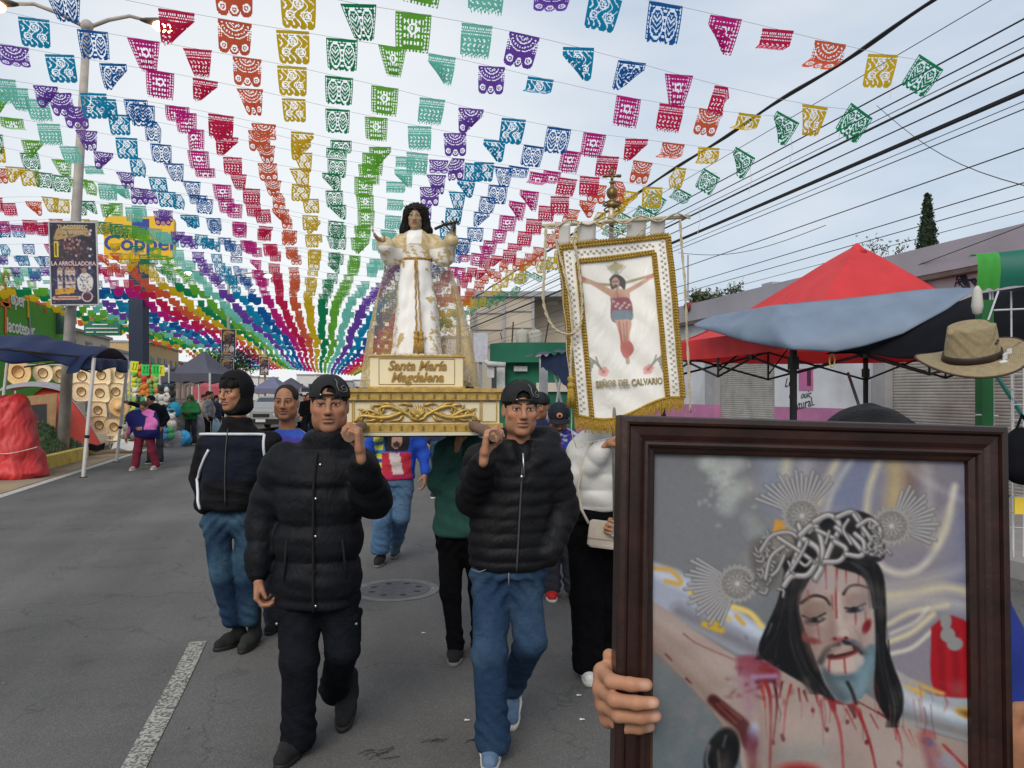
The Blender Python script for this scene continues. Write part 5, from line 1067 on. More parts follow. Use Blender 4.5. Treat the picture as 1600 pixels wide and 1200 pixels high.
# parked estate car, far
q = P(408, HOR, 33); t = thing('parked_car', 'silver grey estate car parked behind the older man', 'car', (q.x, q.y, 0), -YAW)
M_CAR = mat('silver car paint', (.36, .36, .35), rough=.3, metal=.4, var=.05); w = .86
def prof_ring(y, z0, z1, wt): return [(-w, y, z0), (-w-.02, y, (z0+z1)*.5), (-wt, y, z1), (wt, y, z1), (w+.02, y, (z0+z1)*.5), (w, y, z0)]
MB().loft([prof_ring(0, .35, .85, .80), prof_ring(.1, .3, .95, .82), prof_ring(1.1, .3, 1.02, .82), prof_ring(4.1, .3, 1.05, .82), prof_ring(4.3, .35, .9, .8)]).build('body', M_CAR, t, local=True)
MB().loft([[(-.80, 1.0, 1.0), (.80, 1.0, 1.0), (.80, 4.1, 1.0), (-.80, 4.1, 1.0)], [(-.66, 1.7, 1.50), (.66, 1.7, 1.50), (.66, 3.9, 1.50), (-.66, 3.9, 1.50)]]).build('cabin', M_CAR, t, local=True)
MB().loft([[(-.70, 1.10, 1.06), (.70, 1.10, 1.06), (.70, 1.14, 1.06), (-.70, 1.14, 1.06)], [(-.60, 1.60, 1.44), (.60, 1.60, 1.44), (.60, 1.64, 1.44), (-.60, 1.64, 1.44)]]).build('windscreen', M_GLASS, t, local=True)
for sx in (-1, 1):
    MB().ball((sx*.62, .02, .72), (.14, .05, .08), 10, 6).build('headlight', mat('headlamp', (.6, .6, .58), rough=.2), t, local=True); MB().box((sx*.92, 1.3, 1.08), (.14, .08, .12)).build('mirror', M_FRM, t, local=True)
    for y in (.8, 3.4): MB().lathe([(.22, -.1), (.31, -.09), (.31, .09), (.22, .1)], (sx*.80, y, .31), 16, Matrix.Rotation(math.pi/2, 3, 'Y')).build('wheel', M_RUBB if 'M_RUBB' in globals() else M_FRM, t, local=True)
MB().box((0, -.01, .68), (.7, .04, .14)).build('grille', M_FRM, t, local=True); MB().box((0, -.03, .45), (1.66, .10, .16)).build('bumper', M_FRM, t, local=True); MB().box((0, -.085, .46), (.42, .012, .12)).build('number_plate', mat('plate', (.6, .6, .6)), t, local=True)
# ================================================================ people in the procession
SK1, SK2, SK3 = (.35, .165, .095), (.39, .19, .11), (.28, .13, .075)
M_BLKPUFF = mat('black quilted nylon', (.0055, .0062, .0085), rough=.6, var=.2, scale=12, bump=.12, bscale=140, spec=.16, fold=.16, fscale=13, fstretch=(1.6, 1.6, 1))
M_BLKPUFF2 = mat('black soft nylon', (.007, .007, .0085), rough=.56, var=.2, scale=12, bump=.12, bscale=140, spec=.18, fold=.16, fscale=16, fstretch=(1.8, 1.8, 1))
M_CARGO = mat('charcoal cotton', (.008, .009, .0125), rough=.9, spec=.08, fold=.22, var=.25, scale=18, bump=.2, bscale=220)
M_BLKCLOTH = mat('black cloth', (.0045, .0045, .0055), rough=.9, spec=.06, fold=.2, var=.25, scale=18, bump=.2, bscale=220)
M_RUB = mat('black rubber', (.012, .012, .012), rough=.7, var=.2); M_WSOLE = mat('off white rubber', (.55, .52, .46), rough=.7, var=.15, scale=30)
M_GREYSOLE = mat('grey rubber', (.16, .155, .15), rough=.8, var=.2)
M_BLKSHOE = mat('black suede', (.010, .010, .010), rough=.9, var=.3, scale=40, bump=.2, bscale=200)
def denim(name, dark, light, lo=.45, hi=.62, sc=4):
    return mat(name, dark, rough=.9, var=.14, scale=60, bump=.25, bscale=400, spec=.12, fold=.22, fscale=6, mixcol=light, mixscale=sc, mixlo=lo, mixhi=hi)
M_DEN1 = denim('blue denim', (.018, .040, .084), (.038, .072, .122)); M_DEN2 = denim('washed teal denim', (.014, .032, .065), (.042, .088, .135))
M_DEN3 = denim('faded denim', (.07, .14, .24), (.12, .2, .31)); M_DEN4 = denim('grey denim', (.035, .038, .048), (.06, .062, .075))
M_METAL = mat('steel', (.55, .55, .55), rough=.3, metal=1, var=.1); M_CAPCL = mat('black cap twill', (.011, .011, .012), rough=.85, var=.2, scale=30, bump=.3, bscale=300)
M_GREYPR = mat('grey print', (.13, .13, .135), rough=.8, var=.2, scale=40)
def crease(V, a, seed, d=(16, 16, 30)): return a*waves(V, d, seed)
def seam(pts, r, name, mt, parent, n=5): return MB().tube([Vector(p) for p in pts], r, n).build(name, mt, parent, local=True, smooth=True)
def cap_on(p, print_right=True, sc=1.0, brim=True, arch=True):
    """baseball cap worn backwards: crown with an arch over the forehead, strap across it, brim behind"""
    pr = [('e', (0, .012, .045), (.0855, .104, .088), 0, 'u'), ('e', (0, .012, .045), (.0785, .097, .081), 0, 's'), ('b', (0, .0, -.06), (.2, .2, .092), 0, 's')]
    if arch: pr += [('c', (0, -.16, .052), (0, -.05, .052), .029, .029, 0, 's')]
    c = p.head_shell('cap', M_CAPCL, pr, h=.0045, pad=.15, sc=sc)
    R, o = p.fr
    def H(x, y, z): return o+R@(np.array([x, y, z])*sc)
    if arch:
        pts = [H(.04*math.sin(a)/math.sin(.55), .012-.1005*math.cos(a*.9), .043) for a in np.linspace(-.55, .55, 9)]
        MB().tube([Vector(q) for q in pts], .0062, 6).build('strap', M_CAPCL, c, local=True, smooth=True)
        q = H(-.030, -.088, .044); MB().ball(q, .0042).build('snap', M_METAL, c, local=True, smooth=True)
    b = MB()
    for zz in (0,):
        b.grid(lambda u, v: Vector(H((u-.5)*.13, .085+.07*v*(1-(2*u-1)**2*.6), .030-.01*v+.010*(1-(2*u-1)**2))), 10, 4)
    if brim: solidify(b.build('brim', M_CAPCL, c, local=True, smooth=True), .004)
    for a in (-1.2, -.4, .4, 1.2):
        pts = [H(.087*math.sin(t)*math.sin(a), .012-.1055*math.sin(t)*math.cos(a), .046+.0885*math.cos(t)) for t in np.linspace(.1, 1.35, 8)]
        if not (arch and abs(a) < .5): MB().tube([Vector(q) for q in pts], .0011, 4).build('stitching', M_BLKCLOTH, c, local=True)
    if print_right:
        b = MB()
        def onc(a, t, e=.002): return Vector(H((.0855+e)*math.sin(t)*math.sin(a), .012-(.104+e)*math.sin(t)*math.cos(a), .045+(.088+e)*math.cos(t)))
        sw = [(.42, .75), (.5, .95), (.44, 1.15), (.52, 1.38), (.75, 1.46), (1.0, 1.4), (1.05, 1.22), (.85, 1.14), (.66, 1.22), (.72, 1.34), (.9, 1.32)]
        b.tube([onc(a, t) for a, t in sw], .0026, 4)
        b.build('cap_print', M_GREYPR, c, local=True)
    return c
def hair_cap(p, sc=1.0, low=-.02, h=.006, mt=None, front=.055, grow=1.0, disp=.002):
    pr = [('e', (0, .016, .037), (.0785*grow, .097*grow, .087*grow), .0, 'u'), ('e', (0, -.075, -.035), (.066, .07, front+.045), .01, 's'), ('b', (0, 0, -.2+low), (.2, .2, .2-.04), 0, 's')]
    return p.head_shell('hair', mt or M_HAIR, pr, h=h, pad=.16, sc=sc, disp=lambda V: disp*waves(V, (150, 150, 60), 4))
def button(p, q, r=.006, mt=None, parent=None): return MB().ball(Vector(q), (r, r*.5, r), 8, 5).build('button', mt or M_METAL, parent or p.t, local=True, smooth=True)
def front_of(rings, z, x, pad=.004, pw=2.3):
    T = np.array(sorted(rings)); cx, cy, rx, ry = [np.interp(z, T[:, 0], T[:, i]) for i in (1, 2, 3, 4)]
    q = min(.98, abs((x-cx)/rx)); return np.array([x, cy-(ry)*(1-q**pw)**(1/pw)-pad, z])
# ---------------------------------------------------------------- A: bearer in the long black puffer coat
p = Person('young man in a long black quilted coat shouldering the left pole end', 500, 3.5)
pole = p.j(545, 681, -.33)
p.legs = [(p.j(466, 925), p.j(468, 1032, -.09), p.j(466, 1152, -.05)), (p.j(530, 925), p.j(536, 1012, -.02), p.j(522, 1078, .32))]
wl, wr = p.j(403, 902, -.03), p.j(563, 706, -.31)
armL = [(p.j(444, 716, .02), .088), (p.j(412, 802, .05), .077), (p.j(402, 896, -.03), .058)]
armR = [(p.j(556, 722, .01), .090), (p.j(584, 784, -.08), .082), (p.j(564, 722, -.27), .056)]
p.body((p.j(515, 634, -.02), -.17, -.03, .0), SK1, (p.j(444, 716), p.j(556, 722)), [[a for a, r in armL], [a for a, r in armR]],
       [dict(w=wl, d=(.05, -.15, -1), n=(.9, .2, 0), sg=-1, curl=(.75, .95, .6), thumb=(.9, .25, .35), sc=1.02), dict(w=wr, d=(-.12, -.05, 1), n=(-1, 0, -.1), sg=1, curl=(.95, 1.25, .6), thumb=(.5, .6, .7))],
       sc=1.05, paint=dict(brow=.0052, stubble=.12, lid=.0022), jaw=1.12, fat=1.10)
rA = [(.66, -.01, 0, .178, .145), (.72, -.01, 0, .190, .155), (.86, -.008, 0, .188, .152), (1.05, 0, 0, .190, .152), (1.22, .005, 0, .196, .148), (1.33, .015, .01, .175, .13), (1.40, .035, .01, .118, .10), (1.45, .042, -.005, .088, .09)]
def exA(g):
    g.loft([(1.36, .042, .0, .098, .10), (1.465, .044, -.006, .080, .086)], 2, .03); g.loft([(1.44, .044, -.004, .066, .07), (1.50, .044, -.004, .07, .076)], 2, .01, 's')
co = p.top('coat', M_BLKPUFF, rA, [armL, armR], h=.0095, puff=(.165, .020, .05), puff_arm=(.115, .015), extra=exA, disp=lambda V: crease(V, .003, 5, (20, 20, 34))+.0018*ridged(V, (13, 13, 9), 8))
M_NAVYH = mat('dark cloth seam', (.005, .005, .006), rough=.9)
seam([front_of(rA, z, .012+.03*max(0, (z-1.2)), .014) for z in np.linspace(.67, 1.36, 20)], .006, 'placket', M_NAVYH, co)
for v in (722, 772, 828, 880, 932): q = p.j(507 if v > 740 else 512, v); button(p, front_of(rA, q[2], q[0], .012), .007, M_METAL if v in (932, 772, 722, 828) else M_NAVYH, co)
for x in (-.11, .13):
    a = front_of(rA, .98, x, .012); b = front_of(rA, .80, x*1.12, .012); seam([a, (a+b)/2, b], .006, 'pocket_welt', M_NAVYH, co)
p.trousers(M_CARGO, (.0, 0, .90), ((.094, .080, .070), (.090, .076, .066)), crease=.0042, seed=3, wr=(.17, .12))
tr = [o_ for o_ in p.t.children if o_.name.startswith('trousers')][0]
for q, sgn in ((p.j(446, 985, -.03), -1), (p.j(555, 985, .01), 1)):
    MB().bbox(Vector(q), (.035, .13, .15), .012).build('cargo_pocket', M_CARGO, tr, local=True); MB().bbox(Vector(q)+Vector((sgn*.006, 0, .07)), (.036, .135, .04), .012).build('pocket_flap', M_CARGO, tr, local=True)
    MB().ball(Vector(q)+Vector((sgn*.018, -.067, .05)), .007).build('snap', M_METAL, tr, local=True)
MB().tube([Vector(p.j(443, 1000, -.1)), Vector(p.j(442, 1012, -.1)), Vector(p.j(439, 1022, -.1))], .003, 5).build('drawcord', M_BLKCLOTH, tr, local=True)
ax_, bx_ = p.j(468, 1150), p.j(521, 1082)
p.shoe((ax_[0]+.005, .07, 0), (ax_[0]-.035, -.20, .0), M_BLKSHOE, M_RUB, high=.05, w=1.08); p.shoe((bx_[0]-.005, .40, .075), (bx_[0]+.0, .17, .0), M_BLKSHOE, M_RUB, high=.04, w=1.05)
hair_cap(p, 1.05, low=.0, front=.04); cap_on(p, sc=1.08)
PA = p
# ---------------------------------------------------------------- B: bearer in the short puffer jacket and blue jeans
p = Person('young man in a short black puffer jacket and blue jeans shouldering the right pole end', 800, 3.5)
p.legs = [(p.j(768, 905), p.j(765, 1022, -.10), p.j(770, 1156, -.10)), (p.j(822, 905), p.j(829, 1000, -.04), p.j(800, 1070, .30))]
wl = p.j(757, 710, -.31)
armL = [(p.j(752, 716, .02), .080), (p.j(738, 780, -.06), .074), (p.j(756, 722, -.27), .054)]
armR = [(p.j(862, 720, .03), .082), (p.j(880, 796, .07), .072), (p.j(858, 866, -.06), .060)]
p.body((p.j(813, 641, -.02), -.16, -.02, .02), SK2, (p.j(752, 716), p.j(862, 720)), [[a for a, r in armL], [a for a, r in armR]],
       [dict(w=wl, d=(.14, -.05, 1), n=(1, 0, -.1), sg=-1, curl=(.95, 1.25, .6), thumb=(.5, .6, .7))], sc=1.0, paint=dict(brow=.0048, stubble=.06, lid=.0008), jaw=1.02, fat=1.0)
rB = [(.825, -.02, 0, .160, .125), (.86, -.02, 0, .178, .142), (.96, -.015, 0, .182, .145), (1.1, -.005, 0, .18, .142), (1.24, .008, 0, .18, .14), (1.34, .015, .01, .165, .125), (1.415, .03, .02, .12, .10)]
def exB(g):
    g.cap(p.j(778, 690, .05), p.j(800, 716, -.10), .036, .03, .03); g.cap(p.j(862, 686, .06), p.j(838, 722, -.10), .04, .028, .03); g.cap(p.j(780, 684, .10), p.j(858, 682, .11), .046, .05, .04)
    g.cap(p.j(816, 664, -.05), p.j(817, 712, -.11), .052, .028, .012, 's')
    g.cap(p.j(818, 708, -.14), p.j(817, 730, -.155), .016, .006, .01, 's')
co = p.top('jacket', M_BLKPUFF2, rB, [armL, armR], h=.009, puff=(.062, .010, .01), puff_arm=(.058, .008), extra=exB, disp=lambda V: crease(V, .0025, 8, (24, 24, 40))+.0015*ridged(V, (16, 16, 10), 3))
seam([front_of(rB, z, .045-.06*max(0, 1.3-z)*.9, .009) for z in np.linspace(.84, 1.30, 16)], .0045, 'zip', mat('zip', (.05, .05, .055), rough=.5), co)
seam([Vector(p.j(817, 708, -.16)), Vector(p.j(818, 728, -.165)), Vector(p.j(819, 744, -.163))], .004, 'zip', M_METAL, co); button(p, p.j(815, 745, -.168), .008, M_METAL, co)
p.trousers(M_DEN1, (-.015, 0, .89), ((.088, .074, .070), (.085, .070, .064)), crease=.005, seed=9, wr=(.158, .115), h=.010)
tr = [o_ for o_ in p.t.children if o_.name.startswith('trousers')][0]
M_THREAD = mat('pale thread', (.25, .26, .28)); 
seam([Vector(p.j(795, v, -.132+.0012*(v-885)*.5)) for v in (884, 900, 915)], .003, 'fly', M_THREAD, tr)
seam([Vector(p.j(736, 889, -.09)), Vector(p.j(748, 894, -.115)), Vector(p.j(762, 889, -.12))], .0015, 'pocket_stitch', M_THREAD, tr)
M_BLUSHOE = mat('grey blue suede', (.10, .16, .25), rough=.9, var=.15, scale=50)
a = p.j(770, 1156); b = p.j(798, 1080)
for (h1, t1) in (((a[0], .05, 0), (a[0]-.01, -.23, 0)), ((b[0]-.005, .42, .09), (b[0]+.005, .19, .0))):
    s1 = p.shoe(h1, t1, M_BLUSHOE, M_WSOLE, high=.0, w=1.0); e = nrmz(np.array(t1)-np.array(h1)); m = np.array(h1)*.52+np.array(t1)*.48
    for i in range(4):
        q = m+e*(.018*i-.01)+np.array([0, 0, .096-.012*i]); MB().tube([Vector(q+np.array([-.03, 0, -.010])), Vector(q+np.array([0, -.004, .004])), Vector(q+np.array([.03, 0, -.010]))], .0042, 5).build('lace', M_WSOLE, s1, local=True)
    for sg_ in (-1, 1): MB().tube([Vector(np.array(h1)+np.array([sg_*.040, -.04, .07])), Vector(m+np.array([sg_*.047, -.03, .05])), Vector(m+e*.09+np.array([sg_*.03, 0, .03]))], [.012, .010, .007], 6).build('overlay', M_WSOLE, s1, local=True, smooth=True)
hair_cap(p, 1.0, low=.0, front=.04); cap_on(p, sc=1.04)
PB = p
# ---------------------------------------------------------------- C: man with the hood up, looking aside
p = Person('man in a hooded black jacket with a white chest stripe and jeans, looking left', 368, 4.9)
p.legs = [(p.j(338, 815), p.j(346, 900, -.06), p.j(362, 966, .0)), (p.j(388, 815), p.j(384, 900, .0), p.j(389, 966, .03))]
armL = [(p.j(327, 696, .0), .078), (p.j(313, 742, .06), .066), (p.j(318, 790, -.02), .054)]
armR = [(p.j(421, 692, .0), .078), (p.j(436, 745, .05), .066), (p.j(424, 790, -.02), .054)]
p.body((p.j(365, 613, -.02), .42, .04, .0), SK2, (p.j(332, 694), p.j(416, 690)), [[a for a, r in armL], [a for a, r in armR]], [], sc=1.0, paint=dict(brow=.005, stubble=.1))
rC = [(.885, -.03, 0, .175, .13), (.93, -.03, 0, .192, .142), (1.05, -.01, 0, .20, .15), (1.18, 0, 0, .20, .145), (1.29, .01, 0, .19, .13), (1.36, .015, 0, .15, .11), (1.43, .02, 0, .085, .085)]
WH, NV_, BK = (.62, .63, .68), (.0055, .008, .017), (.005, .005, .0065)
eL = [a for a, r in armL]
def colC(V):
    c = np.tile(np.array(BK), (len(V), 1)); x, y, z = V.T
    body = (x > -.185) & (x < .205); zs = p.j(0, 677)[2]
    c[body & (z < zs-.01) & (y < .05) & (z > 1.08)] = NV_
    for k_ in range(2):
        a, b = eL[k_], eL[k_+1]; t = np.clip((a[2]-z)/(a[2]-b[2]+1e-9), 0, 1); on = (z <= a[2]) & (z >= b[2]); xc = a[0]+(b[0]-a[0])*t+.018
    return c
co = p.top('jacket', M_PAINTED, rC, [armL, armR], h=.0088, disp=lambda V: crease(V, .005, 6, (16, 16, 30))+.004*ridged(V, (8, 8, 18), 5), colfn=colC, extra=lambda g: g.loft([(1.36, .02, 0, .105, .10), (1.47, .015, 0, .09, .095)], 2, .03))
seam([front_of(rC, z, -.01, .008) for z in np.linspace(.93, 1.40, 14)], .004, 'zip', mat('zip', (.05, .05, .055)), co)
M_STR = mat('white piping', (.62, .63, .68), rough=.7)
zs_ = p.j(0, 677)[2]; jv = np.array([v.co for v in co.data.vertices])
def on_front(x, z):
    m = (np.abs(jv[:, 0]-x) < .014) & (np.abs(jv[:, 2]-z) < .014)
    return np.array([x, (jv[m, 1].min() if m.any() else 0)-.001, z])
def stripe(pts):
    q = np.array([on_front(*t) for t in pts])
    for _ in range(2): q[1:-1, 1] = (q[:-2, 1]+q[2:, 1]+2*q[1:-1, 1])/4
    seam(q, .0095, 'stripe', M_STR, co)
stripe([(x, zs_-.10*x*x) for x in np.linspace(-.215, .205, 30)]); stripe([(.205+.01*t, zs_-.006-.26*t) for t in np.linspace(0, 1, 16)])
eS, eE, eW = [np.array(q) for q, r in armL]; stripe([(lerp(eS, eE, t)[0]+.035-.02*t, lerp(eS, eE, t)[2]-.02) for t in np.linspace(0, 1, 14)]+[(lerp(eE, eW, t)[0]+.015, lerp(eE, eW, t)[2]-.02) for t in np.linspace(.1, .95, 12)])
R_, o_ = p.fr
def colhood(V):
    q = (V-o_)@R_; e = np.sqrt((q[:, 0]/.102)**2+((q[:, 1]-.022)/.122)**2+((q[:, 2]-.02)/.128)**2); c = np.tile(np.array((.007, .007, .008)), (len(V), 1)); c[(e < .935)] = (.03, .035, .16); return c
p.head_shell('hood', M_PAINTED, [('e', (0, .022, .02), (.102, .122, .128), 0, 'u'), ('e', (0, .03, -.09), (.098, .105, .07), .04, 'u'), ('e', (0, .0, .005), (.088, .118, .108), .0, 's'), ('b', (0, -.13, -.02), (.084, .085, .10), .015, 's')], h=.006, pad=.17, colfn=colhood, disp=lambda V: .003*waves(V, (25, 25, 25), 3))
p.head_shell('fringe', M_HAIR, [('e', (0, .0, .045), (.078, .092, .072), 0, 'u'), ('b', (0, -.03, -.07), (.2, .2, .095), .01, 's')], h=.005, pad=.14, disp=lambda V: .004*waves(V, (160, 160, 30), 4))
p.trousers(M_DEN2, (-.02, 0, 1.0), ((.086, .066, .058), (.084, .064, .056)), crease=.006, seed=12, wr=(.160, .112))
q = p.j(362, 975); r_ = p.j(389, 975)
p.shoe((q[0]+.045, .10, 0), (q[0]-.075, -.08, 0), M_BLKSHOE, M_RUB, high=.06); p.shoe((r_[0]+.005, .14, 0), (r_[0]-.005, -.13, 0), mat('dark olive suede', (.018, .02, .017), rough=.9, var=.2), M_RUB, high=.10)
# ---------------------------------------------------------------- D: older man behind, purple tie-dye shirt
p = Person('older man with receding hair in a purple and blue tie-dye shirt behind the front bearers', 450, 5.3)
p.legs = [(p.j(432, 810), p.j(430, 895), p.j(430, 965)), (p.j(470, 810), p.j(474, 895), p.j(474, 965))]
armL = [(p.j(408, 690), .062), (p.j(395, 745, .03), .055), (p.j(398, 800, -.03), .045)]; armR = [(p.j(490, 690), .062), (p.j(502, 745, .03), .055), (p.j(500, 800, -.03), .045)]
p.body((p.j(447, 629, -.02), -.05, .0, 0), SK1, (p.j(412, 688), p.j(486, 688)), [[a for a, r in armL], [a for a, r in armR]],
       [dict(w=p.j(398, 803, -.03), d=(0, -.1, -1), n=(1, .2, 0), sg=-1, h=.008), dict(w=p.j(500, 803, -.03), d=(0, -.1, -1), n=(-1, .2, 0), sg=1, h=.008)], sc=1.02, paint=dict(brow=.004, mous=.15, old=1.0, lid=.0015), jaw=1.15, fat=1.1)
def tiedye(V):
    n = waves(V, (14, 14, 26), 5); m = waves(V, (18, 18, 40), 9); c = np.tile(np.array((.07, .055, .33)), (len(V), 1)); c[n > .25] = (.035, .09, .42); c[m > .75] = (.5, .45, .62); return c
p.top('shirt', M_PAINTED, [(.80, 0, 0, .20, .15), (1.0, 0, 0, .205, .16), (1.2, 0, 0, .20, .14), (1.31, 0, .01, .165, .11), (1.375, 0, .02, .085, .08)], [armL, armR], h=.012, disp=lambda V: crease(V, .006, 2), colfn=tiedye)
hair_cap(p, 1.02, low=.03, mt=mat('greying hair', (.022, .017, .015), rough=.7, spec=.15, var=.4, scale=80), front=.10)
p.trousers(M_DEN4, (0, 0, .92), seed=4); 
for l_ in p.legs: p.shoe((l_[2][0], .1, 0), (l_[2][0], -.16, 0), M_BLKSHOE, M_RUB)
# ---------------------------------------------------------------- E: bearer at the back, printed shirt and faded jeans
p = Person('bearer under the platform in printed red and blue shirt and faded jeans', 618, 7.35)
p.legs = [(p.j(600, 765), p.j(597, 812, -.08), p.j(594, 857, -.06)), (p.j(630, 765), p.j(627, 808, .0), p.j(618, 842, .30))]
armL = [(p.j(590, 668), .066), (p.j(578, 700, -.1), .06), (p.j(594, 672, -.2), .045)]; armR = [(p.j(648, 668), .066), (p.j(662, 708, .03), .055), (p.j(664, 738, -.05), .045)]
p.body((p.j(618, 624, -.02), .0, .1, 0), SK2, (p.j(594, 668), p.j(644, 668)), [[a for a, r in armL], [a for a, r in armR]], [dict(w=p.j(664, 742, -.06), d=(0, -.1, -1), n=(-1, .2, 0), sg=1, curl=(.5, .7, .4), h=.008)], hf=.006)
def shirtE(V):
    x, y, z = V.T; c = np.tile(np.array((.02, .07, .42)), (len(V), 1)); fr_ = (y < .02) & (np.abs(x) < .17)
    c[fr_ & (x < -.02) & (z > 1.05)] = (.03, .16, .42); c[fr_ & (np.abs(x+.135) < .035) & (np.sin(z*75) > -.35)] = (.6, .62, .08)
    d = np.hypot((x-.03)/.075, (z-1.17)/.12); c[fr_ & (d < 1.55) & (z > 1.08)] = (.02, .018, .018); c[fr_ & (np.hypot((x-.03)/.05, (z-1.18)/.08) < 1)] = (.42, .24, .18)
    c[fr_ & (np.hypot((x-.03)/.035, (z-1.14)/.03) < 1)] = (.05, .03, .03); c[fr_ & (np.abs(z-1.27) < .018) & (np.abs(x-.03) < .09) & (np.sin(x*260) > -.2)] = (.6, .6, .6)
    c[fr_ & (z < 1.07) & (x > -.11) & (x < .16)] = (.50, .03, .05); c[fr_ & (z < 1.06) & (np.abs(x-.03+.2*(z-.95)) < .05)] = (.62, .52, .50); c[(z < .86) & fr_] = (.48, .03, .10); return c
p.top('shirt', M_PAINTED, [(.80, 0, 0, .185, .14), (1.0, 0, 0, .19, .15), (1.2, 0, 0, .19, .135), (1.31, 0, .01, .16, .11), (1.38, 0, .02, .085, .08)], [armL, armR], h=.012, disp=lambda V: crease(V, .005, 2), colfn=shirtE)
p.trousers(M_DEN3, (0, 0, .84), ((.095, .085, .085), (.095, .082, .08)), seed=6, crease=.004); hair_cap(p)
a, b = p.legs[0][2], p.legs[1][2]; p.shoe((a[0], .04, 0), (a[0]-.005, -.22, 0), M_BLKSHOE, M_GREYSOLE); p.shoe((b[0], .40, .05), (b[0], .15, 0), mat('dark teal shoe', (.02, .05, .07)), M_GREYSOLE)
# ---------------------------------------------------------------- F: woman in green sweater
p = Person('woman in dark green sweater and black leggings behind the right bearer', 708, 4.72)
p.legs = [(p.j(704, 842), p.j(704, 925, -.05), p.j(712, 1008, -.05)), (p.j(744, 842), p.j(748, 925, .03), p.j(748, 1000, .12))]
armL = [(p.j(696, 704), .064), (p.j(684, 752, -.06), .060), (p.j(712, 700, -.20), .044)]; armR = [(p.j(752, 704), .064), (p.j(768, 760, .02), .058), (p.j(765, 815, -.03), .045)]
p.body((p.j(722, 628, .0), .1, .1, 0), SK2, (p.j(696, 702), p.j(752, 702)), [[a for a, r in armL], [a for a, r in armR]], [dict(w=p.j(715, 694, -.22), d=(.2, -.05, 1), n=(1, 0, 0), sg=-1, curl=(.9, 1.1, .6), h=.007)], hf=.006, neck=None)
M_GRN = mat('dark green knit', (.022, .085, .068), rough=.95, var=.15, scale=30, bump=.3, bscale=250)
p.top('sweater', M_GRN, [(.75, .04, 0, .15, .13), (.80, .04, 0, .165, .14), (1.0, .055, 0, .16, .14), (1.2, .06, 0, .16, .13), (1.31, .06, .01, .14, .10), (1.37, .06, .02, .07, .07)], [armL, armR], h=.011, disp=lambda V: crease(V, .007, 22))
p.trousers(M_BLKCLOTH, (.065, 0, .86), ((.088, .062, .048), (.088, .06, .046)), seed=7, wr=(.15, .12), crease=.004); hair_cap(p, grow=1.08, low=-.06)
a, b = p.legs[0][2], p.legs[1][2]; p.shoe((a[0], .08, 0), (a[0]-.005, -.17, 0), M_BLKSHOE, M_GREYSOLE); p.shoe((b[0], .22, .02), (b[0], -.02, 0), M_BLKSHOE, M_GREYSOLE)
# ---------------------------------------------------------------- G: woman carrying the banner
p = Person('woman in a white quilted jacket and wide black trousers carrying the banner pole', 932, 4.4)
p.legs = [(p.j(914, 835), p.j(918, 935, -.03), p.j(921, 1035, -.02)), (p.j(956, 835), p.j(962, 935, .04), p.j(962, 1020, .10))]
wU, wD = p.j(950, 694, -.2), p.j(972, 822, -.19)
armL = [(p.j(908, 700, .0), .075), (p.j(903, 752, -.06), .072), (p.j(944, 700, -.17), .055)]; armR = [(p.j(962, 700, .0), .075), (p.j(990, 765, .0), .068), (p.j(979, 818, -.14), .05)]
p.body((p.j(936, 628, .02), .0, .1, 0), SK2, (p.j(908, 698), p.j(962, 698)), [[a for a, r in armL], [a for a, r in armR]],
       [dict(w=wU, d=(.75, -.2, .5), n=(.2, -.1, -1), sg=1, curl=(.9, 1.0, .5), h=.006), dict(w=wD, d=(-.8, -.3, .1), n=(-.2, -1, 0), sg=1, curl=(.9, 1.0, .5), h=.006)], hf=.007, sc=.97)
rG = [(.955, -.005, 0, .145, .12), (.99, 0, 0, .163, .135), (1.12, 0, 0, .16, .135), (1.24, .01, 0, .158, .13), (1.33, .01, .01, .14, .11), (1.41, .01, .02, .08, .08)]
M_WHPUFF = mat('white padded nylon', (.62, .61, .58), rough=.5, var=.05, scale=12, bump=.1, bscale=100)
co = p.top('jacket', M_WHPUFF, rG, [armL, armR], h=.010, puff=(.09, .012, .0), puff_arm=(.08, .010), disp=lambda V: crease(V, .006, 14, (22, 22, 34)))
p.trousers(M_BLKCLOTH, (0, 0, .99), ((.102, .098, .092), (.102, .095, .09)), seed=8, wr=(.155, .12), crease=.003); hair_cap(p, .97, grow=1.08, low=-.07)
M_WSHOE = mat('white leather', (.68, .67, .64), rough=.5, var=.06)
a, b = p.legs[0][2], p.legs[1][2]; p.shoe((a[0], .07, 0), (a[0]-.01, -.16, 0), M_WSHOE, M_WSOLE, w=.95); p.shoe((b[0], .24, .03), (b[0], -.0, 0), M_WSHOE, M_WSOLE, w=.95)
M_CREAM = mat('cream leather', (.52, .45, .36), rough=.5, var=.08, scale=20, bump=.15, bscale=200)
q0 = p.j(943, 835, -.22); wq = WM[p.t.name]@Vector(q0); bag = thing('shoulder_bag', 'small cream shoulder bag hanging at the hip of the banner bearer', 'bag', (wq.x, wq.y, wq.z-.08), -YAW)
Rb = Matrix.Rotation(.12, 3, 'Y'); MB().bbox((0, 0, .08), (.165, .05, .145), .012, Rb).build('body', M_CREAM, bag, local=True); MB().bbox((0, -.026, .105), (.168, .010, .095), .006, Rb).build('flap', M_CREAM, bag, local=True)
MB().bbox((.045, -.034, .075), (.028, .006, .010), .002, Rb).build('clasp', M_METAL, bag, local=True)
iv = WM[bag.name].inverted()@WM[p.t.name]
b_ = MB(); pts = [iv@Vector(p.j(*t)) for t in ((925, 690, -.11), (912, 720, -.155), (903, 762, -.16), (908, 795, -.17), (920, 818, -.21))]
b_.tube(pts, .008, 6); b_.build('strap', M_CREAM, bag, local=True, smooth=True)
PG = p
